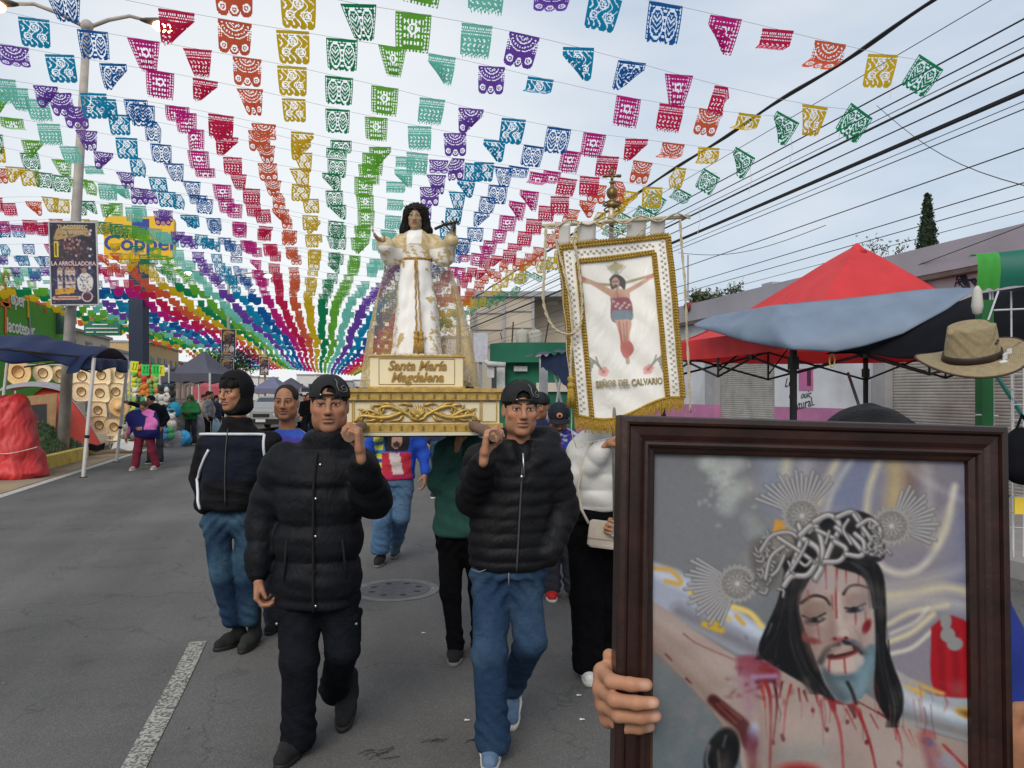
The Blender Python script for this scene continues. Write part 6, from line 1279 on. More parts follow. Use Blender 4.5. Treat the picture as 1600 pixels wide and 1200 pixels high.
# ---------------------------------------------------------------- H, I: men behind the banner
def capfront(p, mt, emblem=None, sc=1.0):
    c = p.head_shell('cap', mt, [('e', (0, .012, .045), (.0855, .104, .088), 0, 'u'), ('e', (0, .012, .045), (.0785, .097, .081), 0, 's'), ('b', (0, .0, -.06), (.2, .2, .092), 0, 's')], h=.006, pad=.15, sc=sc)
    R, o = p.fr
    def H(x, y, z): return Vector(o+R@(np.array([x, y, z])*sc))
    solidify(MB().grid(lambda u, v: H((u-.5)*.15, -.075-.075*v*(1-(2*u-1)**2*.7), .032-.018*v+.014*(1-(2*u-1)**2)), 10, 4).build('brim', mt, c, local=True, smooth=True), .004)
    if emblem:
        MB().ball(H(0, -.092, .075), (.024, .006, .022), 12, 6).build('emblem', emblem, c, local=True, smooth=True); MB().ball(H(0, -.097, .075), (.012, .005, .013), 10, 6).build('emblem_centre', mt, c, local=True, smooth=True)
    return c
p = Person('man with a moustache in dark cap, blue shirt and red trainers behind the banner', 872, 6.1)
p.legs = [(p.j(860, 850), p.j(860, 885, -.02), p.j(861, 920, -.04)), (p.j(888, 850), p.j(892, 885, .02), p.j(897, 920, -.02))]
p.legs = [(p.j(859, 800), p.j(859, 862, -.03), p.j(861, 916, -.02)), (p.j(887, 800), p.j(891, 862, .0), p.j(897, 916, -.0))]
armL = [(p.j(842, 690), .066), (p.j(832, 735, .02), .058), (p.j(836, 780, -.04), .045)]; armR = [(p.j(902, 690), .066), (p.j(914, 735, .02), .058), (p.j(910, 780, -.04), .045)]
p.body((p.j(873, 656, -.04), .0, .38, 0), SK1, (p.j(846, 688), p.j(899, 688)), [[a for a, r in armL], [a for a, r in armR]], [dict(w=p.j(836, 784, -.04), d=(0, -.1, -1), n=(1, .2, 0), sg=-1, h=.009), dict(w=p.j(910, 784, -.04), d=(0, -.1, -1), n=(-1, .2, 0), sg=1, h=.009)], hf=.0045, paint=dict(mous=1.0, stubble=.25, lid=.003))
def blueprint(V):
    c = np.tile(np.array((.018, .04, .26)), (len(V), 1)); n = waves(V, (50, 50, 70), 5); c[(n > .55) & (V[:, 1] < 0)] = (.45, .42, .5); c[(n < -.8) & (V[:, 1] < 0)] = (.25, .05, .12); return c
p.top('shirt', M_PAINTED, [(.78, 0, 0, .18, .14), (1.0, 0, 0, .19, .15), (1.18, 0, 0, .19, .14), (1.28, 0, .0, .16, .11), (1.36, 0, .0, .09, .085)], [armL, armR], h=.013, colfn=blueprint, disp=lambda V: crease(V, .006, 7))
p.trousers(M_DEN4, (0, 0, .86), ((.095, .078, .075),)*2, seed=5, h=.014); hair_cap(p, low=.02, front=.05); capfront(p, mat('dark navy cap', (.012, .014, .025), rough=.9, var=.2), mat('orange emblem', (.6, .25, .08)), 1.04)
M_REDS = mat('red mesh shoe', (.48, .012, .012), rough=.7, var=.15, scale=60)
for l_ in p.legs: p.shoe((l_[2][0], .10, 0), (l_[2][0]+.005, -.16, 0), M_REDS, M_WSOLE)
p = Person('man in a black cap and navy hooded top half hidden behind the right bearer', 846, 6.95)
p.legs = [(p.j(834, 780), p.j(834, 830), p.j(834, 880)), (p.j(858, 780), p.j(858, 830), p.j(858, 880))]
armL = [(p.j(818, 680), .066), (p.j(812, 715, .02), .058), (p.j(815, 755, -.04), .045)]; armR = [(p.j(872, 680), .066), (p.j(880, 715, .02), .058), (p.j(876, 755, -.04), .045)]
p.body((p.j(843, 636, -.03), .5, .05, 0), SK3, (p.j(822, 676), p.j(868, 676)), [[a for a, r in armL], [a for a, r in armR]], [], hf=.006)
p.top('jacket', mat('navy cotton', (.012, .016, .05), rough=.9, var=.2, scale=8, mixcol=(.03, .06, .35), mixscale=6, mixlo=.5, mixhi=.53), [(.78, 0, 0, .18, .14), (1.0, 0, 0, .19, .15), (1.18, 0, 0, .19, .14), (1.29, 0, .0, .16, .11), (1.39, 0, .0, .095, .09)], [armL, armR], h=.014, disp=lambda V: crease(V, .006, 7))
p.trousers(M_DEN4, (0, 0, .86), ((.095, .078, .075),)*2, seed=5, h=.016); hair_cap(p, low=.02, front=.05); c_ = cap_on(p, print_right=False, sc=1.04, arch=False)
R, o = p.fr; MB().ball(Vector(o+R@np.array([.0, -.094, .07])), (.014, .006, .016), 10, 6).build('badge', mat('pale badge', (.5, .5, .5)), c_, local=True)
for l_ in p.legs: p.shoe((l_[2][0], .10, 0), (l_[2][0], -.16, 0), M_BLKSHOE, M_GREYSOLE)
# ---------------------------------------------------------------- J: the person behind the framed picture
p = Person('person hidden behind the framed picture, gripping its sides', 1362, 1.27)
p.legs = [(np.array([-.09, 0, .82]), np.array([-.09, -.02, .45]), np.array([-.09, 0, .09])), (np.array([.09, 0, .82]), np.array([.09, -.02, .45]), np.array([.09, 0, .09]))]
wl, wr = p.j(1018, 1068, -.250), p.j(1543, 1166, -.225)
armL = [(np.array([-.17, .02, 1.28]), .06), (np.array([-.16, -.02, 1.02]), .045), (wl+np.array([.05, .06, -.02]), .030)]; armR = [(np.array([.17, .02, 1.28]), .06), (np.array([.27, -.02, 1.04]), .045), (wr+np.array([-.05, .06, -.02]), .030)]
p.body((np.array([0, .0, 1.472]), .0, .02, 0), SK2, (armL[0][0], armR[0][0]), [[a for a, r in armL], [a for a, r in armR]],
       [dict(w=wl, d=(-.8, -.6, .037), n=(.6, -.8, .05), sg=-1, curl=(1.2, .95, .45), thumb=(1.5, -.1, -.3), t2=(-.45, -.15, .9), h=.0026, sc=.98), dict(w=wr, d=(.8, -.6, .037), n=(-.6, -.8, .05), sg=1, curl=(1.2, .95, .45), thumb=(.5, .9, .05), h=.003, sc=.98)], hf=.008)
p.top('jacket', mat('royal blue cotton', (.012, .03, .22), rough=.9, var=.2), [(.82, 0, 0, .19, .13), (1.05, 0, 0, .19, .14), (1.2, 0, 0, .18, .13), (1.29, 0, .0, .15, .10), (1.35, 0, .0, .08, .08)], [armL, armR], h=.013, disp=lambda V: crease(V, .005, 7))
p.trousers(M_DEN4, (0, 0, .86), ((.095, .078, .075),)*2, seed=5, h=.016)
p.head_shell('hair', M_HAIR, [('e', (0, .014, .028), (.093, .106, .102), 0, 'u'), ('e', (0, .04, -.07), (.088, .085, .14), .04, 'u'), ('e', (0, -.10, -.035), (.062, .07, .09), .01, 's')], h=.006, pad=.24, disp=lambda V: .0022*waves(V, (120, 120, 40), 4))
for l_ in p.legs: p.shoe((l_[2][0], .10, 0), (l_[2][0], -.16, 0), M_BLKSHOE, M_GREYSOLE)
# ================================================================ people by the stalls and far up the street
def bystander(label, u, Z, o, shoulders, tops, arms, topm, legs, legm, yaw=0, pitch=0, skin=SK1, colfn=None, group=None, hairlow=-.02, h=.02, hatm=None, hood=None, hands=True, waist=.9, shoem=None, hr=True):
    p = Person(label, u, Z, 'person', group); p.legs = legs; L, R = shoulders
    hs = [dict(w=a[-1][0], d=a[-1][0]-a[-2][0], n=(.3, -.9, 0), sg=1, h=.012) for a in arms] if hands else []
    p.body((o, yaw, pitch, 0), skin, (L, R), [[q for q, r in a] for a in arms], hs, hf=.008)
    p.top('top', topm, tops, arms, h=h, colfn=colfn, disp=lambda V: crease(V, .01, 3))
    p.trousers(legm, (.5*(legs[0][0][0]+legs[1][0][0]), 0, waist), ((.095, .075, .06),)*2, h=h, crease=.005)
    if hr: hair_cap(p, low=hairlow, h=.009, grow=1.05)
    if hood: p.head_shell('hood', hood, [('e', (0, .022, .02), (.102, .122, .128), 0, 'u'), ('e', (0, .03, -.09), (.12, .105, .08), .04, 'u'), ('e', (0, .0, .005), (.088, .118, .108), .0, 's'), ('b', (0, -.135, -.02), (.080, .075, .095), .02, 's')], h=.01, pad=.19)
    for l_ in legs:
        a = l_[2]; p.shoe((a[0], a[1]+.06, 0), (a[0]-.02, a[1]-.17, 0), shoem or M_BLKSHOE, M_WSOLE, h=.014)
    return p
V3 = lambda *a: np.array(a, float)
def shawl_col(V):
    x, y, z = V.T; c = np.tile(np.array((.012, .014, .10)), (len(V), 1)); n = (z > .78) & (y < .12)
    c[n & (x > .0) & (z > 1.06+.7*(.22-x)) & (z > 1.04) & (x < .22) & (z < 1.45)] = (.62, .16, .42); c[(x > .10) & (z < 1.12) & (z > .86) & (y < -.10)] = (.62, .16, .42); c[(x < -.26) & (z < .92)] = (.40, .10, .26); return c
def woman():
    p = Person('stooping woman in navy shawl, pink blouse and maroon trousers walking by the stalls', 226, 16.3, 'person'); p.legs = [(V3(-.10, 0, .74), V3(-.13, -.05, .40), V3(-.17, -.06, .10)), (V3(.10, 0, .74), V3(.15, .02, .40), V3(.20, .10, .11))]
    aL = [(V3(-.16, 0, 1.16), .085), (V3(-.27, -.02, .93), .07), (V3(-.32, -.06, .78), .05)]; aR = [(V3(.17, .0, 1.18), .09), (V3(.26, -.08, .98), .07), (V3(.10, -.20, .90), .05)]
    p.body((V3(.02, -.08, 1.34), .1, .55, 0), SK1, (V3(-.15, 0, 1.18), V3(.16, 0, 1.18)), [[q for q, r in aL], [q for q, r in aR]], [dict(w=V3(-.34, -.07, .73), d=(-.2, -.1, -1), n=(1, 0, 0), sg=-1, h=.012), dict(w=V3(.06, -.21, .89), d=(-1, -.1, -.1), n=(0, 1, 0), sg=1, h=.012)], hf=.008)
    def ex(g): g.cap((-.20, -.02, 1.10), (.14, -.05, .82), .17, .16, .06); g.cap((.16, .02, 1.0), (.22, .0, .66), .13, .10, .06); g.cap((.2, .02, .70), (.10, .0, .62), .08, .05, .05)
    p.top('shawl', M_PAINTED, [(.70, .02, 0, .20, .16), (.9, .0, .0, .24, .19), (1.1, .0, 0, .23, .17), (1.22, 0, 0, .19, .14), (1.29, .01, -.02, .10, .10)], [aL, aR], h=.018, extra=ex, colfn=shawl_col, disp=lambda V: crease(V, .014, 3, (9, 9, 14)))
    p.trousers(mat('maroon cotton', (.16, .012, .03), rough=.9, var=.2, scale=8, bump=.2, bscale=60), (0, 0, .80), ((.10, .085, .075),)*2, h=.018, crease=.006); hair_cap(p, low=.0, h=.008, mt=mat('dark brown hair', (.03, .02, .015)), front=.07)
    for l_ in p.legs: a = l_[2]; p.shoe((a[0], a[1]+.07, 0), (a[0]-.03, a[1]-.17, 0), mat('pale shoe', (.4, .3, .28)), M_WSOLE, h=.012)
woman()
stdlegs = lambda s=1.0: [(V3(-.09, 0, .84), V3(-.10, -.02, .46), V3(-.11, 0, .10)), (V3(.09, 0, .84), V3(.10, .03, .46), V3(.11, .06, .10))]
stdtop = [(.82, 0, 0, .18, .13), (1.05, 0, 0, .19, .14), (1.22, 0, 0, .19, .13), (1.32, 0, 0, .16, .11), (1.40, 0, .01, .08, .08)]
stdarm = lambda: [[(V3(-.18, 0, 1.30), .065), (V3(-.25, .03, 1.06), .055), (V3(-.24, -.06, .84), .045)], [(V3(.18, 0, 1.30), .065), (V3(.25, .03, 1.06), .055), (V3(.24, -.06, .84), .045)]]
arm_rest = [[(V3(-.18, 0, 1.30), .065), (V3(-.30, -.15, 1.34), .055), (V3(-.44, -.25, 1.40), .045)], [(V3(.18, 0, 1.30), .065), (V3(.27, .03, 1.06), .055), (V3(.22, -.12, .86), .045)]]
bystander('person in dark clothes and cap reaching to the toys behind the shawled woman', 242, 17.8, V3(-.08, -.04, 1.46), (V3(-.17, 0, 1.3), V3(.17, 0, 1.3)), stdtop, arm_rest, M_CARGO, stdlegs(), M_DEN4, .4, .1, SK3)
bystander('person in a bright green hooded top handling goods past the toy stall', 298, 24.5, V3(0, -.03, 1.44), (V3(-.17, 0, 1.28), V3(.17, 0, 1.28)), [(.8, 0, 0, .2, .15), (1.05, 0, 0, .22, .16), (1.22, 0, 0, .22, .14), (1.3, 0, 0, .17, .12), (1.38, 0, .01, .1, .1)], [[(V3(-.18, 0, 1.26), .085), (V3(-.26, -.08, 1.04), .075), (V3(-.06, -.26, 1.02), .05)], [(V3(.18, 0, 1.26), .085), (V3(.28, -.06, 1.04), .075), (V3(.06, -.28, 1.02), .05)]], mat('bright green fleece', (.02, .17, .05), rough=.95, var=.2, scale=8), stdlegs(), M_DEN4, .1, .3, SK3, hood=mat('bright green fleece', (0,)*3))
# crowd following the procession, far
CM = [M_BLKCLOTH, M_CARGO, M_DEN2, mat('navy crowd cloth', (.012, .016, .05), var=.2), mat('white crowd cloth', (.55, .54, .52), var=.1), mat('red crowd cloth', (.35, .03, .04), var=.2), mat('grey crowd cloth', (.14, .14, .15), var=.2), mat('pink crowd cloth', (.5, .2, .3), var=.2)]
cl = ['black', 'charcoal', 'blue', 'navy', 'white', 'red', 'grey', 'pink']
rg = random.Random(31); srcs = []
for i in range(5):
    c = [0, 3, 6, 4, 5][i]; a = stdarm(); pp = bystander('person in %s top walking in the crowd behind the platform' % cl[c], 482+i*5, 26+i*2.2, V3(0, -.02, 1.52), (V3(-.17, 0, 1.3), V3(.17, 0, 1.3)), stdtop, a, CM[c], stdlegs(), CM[[1, 2, 0, 0, 2][i]], rg.uniform(-.4, .4), .05, [SK1, SK2, SK3][i % 3], group='crowd following the procession', h=.03); srcs.append(pp.t)
spots = [(476, 31), (492, 34), (500, 30), (470, 37), (484, 41), (508, 36), (497, 45), (518, 42), (528, 38), (462, 46), (540, 48), (330, 33), (318, 30), (346, 40), (366, 46), (376, 52), (338, 28), (560, 55), (512, 52), (480, 55), (456, 58), (390, 60), (326, 24), (314, 38), (575, 50), (700, 14), (690, 12)]
for i, (u, Z) in enumerate(spots):
    k = i % 5; q = P(u, HOR, Z); left = u < 400
    if u > 640: lab = 'person in dark clothes walking behind the platform between the two front bearers'
    else: lab = ('shopper in %s top among the stalls on the left' if left else 'person in %s top walking in the crowd behind the platform') % cl[[0, 3, 6, 4, 5][k]]
    copy_thing(srcs[k if u < 640 else 1], (q.x, q.y, 0), -YAW+rg.uniform(-.5, .5)+(1.2 if left else 0), lab, 'shoppers among the left stalls' if left else 'crowd following the procession', rg.uniform(.93, 1.04))
# ================================================================ litter, statue, banner
M_IVORY = mat('ivory enamel', (.70, .63, .44), rough=.5, var=.05, scale=5, bump=.04, bscale=60)
M_GOLD = mat('gold paint', (.50, .33, .085), rough=.42, metal=.35, var=.25, scale=30, bump=.15, bscale=120)
M_DGOLD = mat('old gold', (.26, .155, .035), rough=.5, metal=.3, var=.3, scale=30)
M_WOOD = mat('worn round timber', (.17, .10, .065), rough=.7, var=.3, scale=20, bump=.3, bscale=120)
ROTL = -math.radians(6.1); cL = P(653, HOR, 4.1)
lit = thing('processional_litter', 'cream and gold carved platform carried on the shoulders of the bearers', 'litter', (cL.x, cL.y, 0), ROTL)
MB().box((0, .75, 1.522), (.88, 1.46, .130)).build('platform_body', M_IVORY, lit, local=True)
b = MB()
def rim(b, z0, z1, e): b.box((0, .75, (z0+z1)/2), (.88+2*e, 1.46+2*e, z1-z0))
b = MB(); rim(b, 1.628, 1.648, .034); b.build('cornice_lip', M_GOLD, lit, local=True)
b = MB(); rim(b, 1.586, 1.626, .020); b.build('cornice_band', M_GOLD, lit, local=True)
b = MB(); rim(b, 1.415, 1.458, .018); b.build('base_band', M_GOLD, lit, local=True)
b = MB(); rim(b, 1.396, 1.413, .030); b.build('base_lip', M_IVORY, lit, local=True)
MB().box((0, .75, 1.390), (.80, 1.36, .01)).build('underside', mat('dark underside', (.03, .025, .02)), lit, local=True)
b = MB()
for z, e in ((1.606, .020), (1.437, .018)):
    for k in range(16): b.box((-.43+.0573*k, .02-e-.002, z), (.010, .008, .024))
stuff(b.build('dentils', M_DGOLD, lit, local=True))
def ln(b, x0, z0, x1, z1, y, w=.0035): b.tube([(x0, y, z0), (x1, y, z1)], w, 5)
for x0, x1 in ((-.425, -.345), (-.335, .335), (.345, .425)):
    b = MB(); y = .018
    for s_ in ((x0, 1.468, x1, 1.468), (x0, 1.577, x1, 1.577), (x0, 1.468, x0, 1.577), (x1, 1.468, x1, 1.577)): ln(b, *s_, y)
    b.build('panel_moulding', M_GOLD, lit, local=True)
# carved acanthus: tapered, curling leaves
def scroll(b, pts, r0, r1, y=.014, n=7, N=14):
    P_ = np.array(pts, float); t = np.linspace(0, 1, len(P_)); tt = np.linspace(0, 1, N); x = np.interp(tt, t, P_[:, 0]); z = np.interp(tt, t, P_[:, 1])
    for _ in range(2): x[1:-1] = (x[:-2]+2*x[1:-1]+x[2:])/4; z[1:-1] = (z[:-2]+2*z[1:-1]+z[2:])/4
    b.tube([(x[i], y-.006*math.sin(math.pi*tt[i]), z[i]) for i in range(N)], [1.4*lerp(r0, r1, i/(N-1))*(.35+.65*math.sin(math.pi*min(1, .15+tt[i]*.9))) for i in range(N)], n)
def Canvas_spl(pts): p_ = np.array(pts, float); t = np.linspace(0, len(p_)-1, 22); return np.stack([np.interp(t, range(len(p_)), p_[:, i]) for i in (0, 1)], 1)
def acanthus(sg):
    b = MB(); zc = 1.5225
    def S_(pts, r0, r1):
        scroll(b, [(sg*x, zc+z) for x, z in pts], r0, r1)
        if len(pts) > 4:                         # leaflets along the main scrolls
            q = Canvas_spl(pts)
            for k in range(3, len(q)-2, 3):
                e = q[k+1]-q[k]; e = e/np.hypot(*e); m = np.array([-e[1], e[0]])*(1 if k % 2 else -1); p1 = q[k]+e*.012+m*.016; p2 = q[k]+e*.030+m*.020; p1[1], p2[1] = np.clip((p1[1], p2[1]), -.05, .05)
                scroll(b, [(sg*x, zc+z) for x, z in (q[k], p1, p2)], .0065, .002, N=6)
    S_([(.02, -.03), (.07, -.005), (.13, .03), (.18, .034), (.22, .01), (.19, -.008), (.165, .006)], .010, .004)
    S_([(.05, .02), (.10, -.015), (.16, -.036), (.23, -.034), (.28, -.012), (.31, -.022), (.32, -.044), (.295, -.05), (.285, -.035)], .011, .005)
    S_([(.16, -.03), (.21, -.012), (.25, .014), (.29, .004), (.31, -.01)], .009, .003)
    S_([(.20, -.03), (.24, -.046), (.28, -.046)], .008, .003); S_([(.12, .028), (.16, .046), (.20, .042)], .008, .003)
    S_([(.17, .03), (.22, .04), (.25, .024)], .008, .003); S_([(.08, -.02), (.10, -.044), (.15, -.048)], .008, .003); S_([(.03, .035), (.07, .046), (.11, .036)], .008, .003)
    S_([(.0, -.045), (.035, -.035), (.05, -.01), (.03, .004)], .008, .003); S_([(.225, -.03), (.26, -.022), (.285, -.025)], .006, .002)
    return stuff(b.build('acanthus_carving', M_GOLD, lit, local=True, smooth=True))
acanthus(1); acanthus(-1)
b = MB()
for a in np.linspace(-1.3, 1.3, 9): scroll(b, [(0, 1.49), (.026*math.sin(a), 1.512+.02*math.cos(a)), (.046*math.sin(a), 1.515+.048*math.cos(a))], .007, .004, N=8)
b.ball((0, .012, 1.497), (.018, .012, .016), 10, 6); stuff(b.build('shell_carving', M_GOLD, lit, local=True, smooth=True))
# poles
for u in (545.5, 773):
    q = WM[lit.name].inverted()@P(u, 681, 3.15); b = MB(); b.tube([q, q+Vector((0, .04, 0)), (q.x, 3.9, q.z)], [.0255, .027, .027], 16)
    o = b.build('carrying_pole', M_WOOD, lit, local=True); 
    MB().lathe([(.0262, -.001), (.0235, -.003), (.001, -.004)], q, 16, Matrix.Rotation(math.radians(90), 3, 'X').inverted() if False else Matrix.Rotation(math.radians(90), 3, 'X')).build('cut_end', mat('cut end grain', (.30, .17, .125), rough=.8, var=.3, scale=60, bump=.3), o, local=True)
# plinth with name
pz0, pz1 = 1.650, 1.832; py = .30
MB().bbox((0, py+.27, (pz0+pz1)/2), (.53, .54, pz1-pz0), .004).build('plinth', M_IVORY, lit, local=True)
MB().box((0, py+.27, pz1+.004), (.555, .565, .010)).build('plinth_top', M_GOLD, lit, local=True); MB().box((0, py+.27, pz0+.004), (.55, .56, .012)).build('plinth_foot', M_GOLD, lit, local=True)
b = MB()
for s_ in ((-.215, 1.672, .215, 1.672), (-.215, 1.818, .215, 1.818), (-.215, 1.672, -.215, 1.818), (.215, 1.672, .215, 1.818)): ln(b, *s_, py, .0025)
b.build('plinth_moulding', M_DGOLD, lit, local=True)
RL = Matrix(((1, 0, 0), (0, 0, -1), (0, 1, 0))); RLw = Matrix.Rotation(ROTL, 3, 'Z')@RL
M_LET = mat('gold lettering', (.33, .20, .05), rough=.45, metal=.3, var=.2, scale=40)
for body_, z in (('Santa María', 1.778), ('Magdalena', 1.712)):
    text('lettering', body_, .077, M_LET, lit, WM[lit.name]@Vector((0, py-.003, z)), RLw, ext=.004, shear=.25, bevel=.0012, offset=.0008, sx=.92)
# ---------------------------------------------------------------- statue
M_STSKIN = mat('painted wood skin', None, rough=.45, var=.05, scale=20, attr='Col', spec=.4)
st = Person('saint statue in white and gold robe with long black hair atop the platform', 652, 4.62, 'statue', None, 'saint_statue')
st.t.location.z = 0
st.legs = []
aL = [(st.j(626, 380), .050), (st.j(611, 397, -.04), .060), (st.j(602, 384, -.12), .052)]; aR = [(st.j(680, 380), .050), (st.j(694, 400, -.03), .058), (st.j(705, 376, -.11), .044)]
def st_body():
    o = st.j(650, 339, -.03); fr = (rotm(.05, .10, .06), o); st.fr = fr
    g = SDF(axis(o[0]-.32, o[0]+.32, .02, [(o[0]-.06, o[0]+.06, .0035)]+[(c-.07, c+.07, .005) for c in (st.j(600, 1)[0], st.j(709, 1)[0])]), axis(-.32, .2, .012), axis(1.86, o[2]+.12, .012, [(o[2]-.09, o[2]+.09, .0035)]))
    g.cap(o+np.array([0, .02, -.10]), o+np.array([0, .015, -.045]), .034, .030, .015); g.cap(o+np.array([0, .03, -.12]), (0, .02, 1.9), .05, .07, .03)
    for a in (aL, aR):
        for (p_, _), (q_, _) in zip(a[:-1], a[1:]): g.cap(p_, q_, .022, .018, .02)
        g.cap(o+np.array([0, .03, -.13]), a[0][0], .03, .03, .02)
    head_sdf(g, fr, .63, .95, .95)
    hand_sdf(g, st.j(600, 379, -.15), (-.5, -.35, .35), (0, 0, 1), 1, (.3, .4, .3), sc=.62); hand_sdf(g, st.j(708, 369, -.13), (.05, -.1, 1), (-.8, -.6, 0), 1, (.7, .8, .4), sc=.62)
    return sdf_obj('body', g, M_STSKIN, st.t, 1, None, lambda V: face_paint(V, fr, (.38, .26, .155), .63, brow=.003, lips=(.25, .06, .05)))
st_body()
GO, WHI = np.array((.45, .33, .12)), np.array((.80, .78, .75))
def robe_col(V):
    x, y, z = V.T; c = np.tile(WHI, (len(V), 1)); n = waves(V, (55, 55, 45), 3, 7); m = waves(V, (120, 120, 110), 5, 7)
    zc = st.j(652, 385)[2]; zw = st.j(652, 408)[2]
    yoke = (z > st.j(0, 392)[2]) & ~((np.abs(x+.01) < .043) & (y < 0)); c[yoke] = np.array((.55, .44, .27)); c[yoke & (m > .1)] = GO
    ch = (z > zw+.01) & (z < zc) & (np.abs(x) < .08); c[ch & (m > -.1)] = np.array((.48, .36, .16))
    sk = (z < zw) & (np.abs(x+.005) > .030) & (np.abs(x+.005) > .06) & (n+.5*m > .9); c[sk] = GO
    ed = (np.abs(x+.005) > .095) & (z < zw) & (m > .35); c[ed] = np.array((.5, .40, .2)); slv = (np.abs(x) > .13) & (z > zw-.05); c[slv & (m > .3)] = np.array((.52, .42, .22))
    return c
rR = [(1.838, -.005, 0, .158, .135), (1.90, -.005, 0, .150, .13), (2.05, -.008, 0, .135, .115), (2.25, -.01, 0, .112, .095), (2.40, -.008, 0, .094, .078), (2.425, -.008, 0, .092, .076), (2.50, -.006, 0, .108, .085), (2.555, -.005, 0, .105, .075), (2.60, -.005, .005, .065, .055)]
st.top('robe', mat('white satin and gold', None, rough=.42, var=.05, scale=20, attr='Col', spec=.5, sheen=.2), rR, [aL, aR], h=.0075, k=.03, p=2.1,
       disp=lambda V: (.008*np.sin(V[:, 0]*62+1.2*np.sin(V[:, 2]*7))*np.clip((2.43-V[:, 2])/.25, 0, 1)+.004*waves(V, (40, 40, 22), 4)), colfn=robe_col)
hp = [('e', (0, .018, .035), (.098, .108, .098), 0, 'u')]
for q in (-1, 1): hp += [('c', (q*.070, .0, .05), (q*.102, .02, -.12), .040, .046, .03, 'u'), ('c', (q*.102, .02, -.12), (q*.105, .01, -.19), .046, .030, .02, 'u')]
hp += [('c', (0, .06, .0), (0, .08, -.18), .075, .075, .03, 'u'), ('e', (0, -.085, -.025), (.052, .07, .088), .012, 's'), ('b', (0, -.06, -.17), (.05, .07, .09), .02, 's')]
st.head_shell('hair', M_HAIR, hp, h=.0045, pad=.17, sc=.66, disp=lambda V: .0035*np.sin(V[:, 0]*260+3*np.sin(V[:, 2]*25))*.6)
R_, o_ = st.fr
def HS(x, y, z): return Vector(o_+R_@(np.array([x, y, z])*.66))
b = MB()
for k in range(3): b.tube([HS(.098*math.cos(a), .015+.108*math.sin(a), .075+.012*math.sin(a*5+k*2)) for a in np.linspace(0, 6.28, 26)], .0035, 5)
for a in np.linspace(0, 6.28, 14): b.tube([HS(.098*math.cos(a), .015+.108*math.sin(a), .075), HS(.135*math.cos(a+.2), .015+.135*math.sin(a+.2), .105+.02*math.sin(a*3))], [.003, .0008], 4)
b.build('thorn_crown', mat('dark thorn wood', (.02, .014, .01), rough=.6), st.t, local=True)
M_ROPE = mat('gold rope', (.42, .25, .06), rough=.5, metal=.2, var=.3, scale=90, bump=.5, bscale=300)
b = MB()
for ph in (0, math.pi): b.tube([(-.008+.096*math.cos(a), .080*math.sin(a), 2.422+.004*math.sin(a*30+ph)) for a in np.linspace(0, 6.28, 80)], .0052, 5)
b.build('belt', M_ROPE, st.t, local=True, smooth=True)
for x0, x1, zt in ((-.004, .012, 1.985), (.004, .040, 1.98)):
    b = MB(); n = 22
    b.tube([(lerp(x0, x1, i/n)+.0025*math.sin(i*2), -.086-.055*(i/n)**1.2, lerp(2.42, zt, i/n)) for i in range(n+1)], .0048, 6)
    tb = Vector((x1, -.145, zt)); b.lathe([(.004, .006), (.014, 0), (.017, -.012), (.010, -.022), (.016, -.03), (.017, -.045), (.010, -.052)], tb, 10)
    for k in range(14):
        a = 2*math.pi*k/14; b.tube([tb+Vector((.010*math.cos(a), .010*math.sin(a), -.05)), tb+Vector((.020*math.cos(a), .020*math.sin(a), -.145+.008*math.sin(k*5)))], [.0036, .0022], 4)
    b.build('cord_tassel', M_ROPE, st.t, local=True, smooth=True)
b = MB(); p0, p1 = Vector(st.j(679, 358, -.17)), Vector(st.j(717, 346, -.17)); b.tube([p0, lerp(p0, p1, .4)+Vector((0, 0, .008)), p1], [.009, .008, .006], 6)
b.tube([Vector(st.j(690, 345, -.18)), Vector(st.j(703, 360, -.165))], .006, 5); b.tube([Vector(st.j(708, 362, -.16)), Vector(st.j(714, 341, -.17))], .006, 5)
for k in range(7): q = lerp(p0, p1, k/6); b.tube([q, q+Vector((rnd.uniform(-.01, .01), -.012, rnd.uniform(.01, .024)))], [.003, .001], 4)
b.build('thorn_branch', mat('dark thorn wood', (.02, .014, .01), rough=.6), st.t, local=True)
# sheer embroidered mantle
def lace(name, col, hi, base=.22, scale=30):
    m = mat(name, col, rough=.5, var=.1, spec=.4); n = m.node_tree.nodes; l = m.node_tree.links.new; bs = n['Principled BSDF']; o = n['Material Output']
    t = n.new('ShaderNodeTexCoord'); q = n.new('ShaderNodeTexNoise'); q.inputs['Scale'].default_value = scale; q.inputs['Detail'].default_value = 3; q.inputs['Distortion'].default_value = 2.0; l(t.outputs['Object'], q.inputs['Vector'])
    g = n.new('ShaderNodeMapRange'); g.inputs['From Min'].default_value = .50; g.inputs['From Max'].default_value = .54; l(q.outputs[0], g.inputs[0])
    k = n.new('ShaderNodeMix'); k.data_type = 'RGBA'; k.inputs[6].default_value = (*col, 1); k.inputs[7].default_value = (*hi, 1); l(g.outputs[0], k.inputs[0]); l(k.outputs[2], bs.inputs['Base Color'])
    g2 = n.new('ShaderNodeMapRange'); g2.inputs['From Min'].default_value = .50; g2.inputs['From Max'].default_value = .54; g2.inputs['To Min'].default_value = base; g2.inputs['To Max'].default_value = .93; l(q.outputs[0], g2.inputs[0]); l(g2.outputs[0], bs.inputs['Alpha'])
    return m
M_LACE = lace('gold lace net', (.55, .47, .33), (.55, .40, .13), .42, 42)
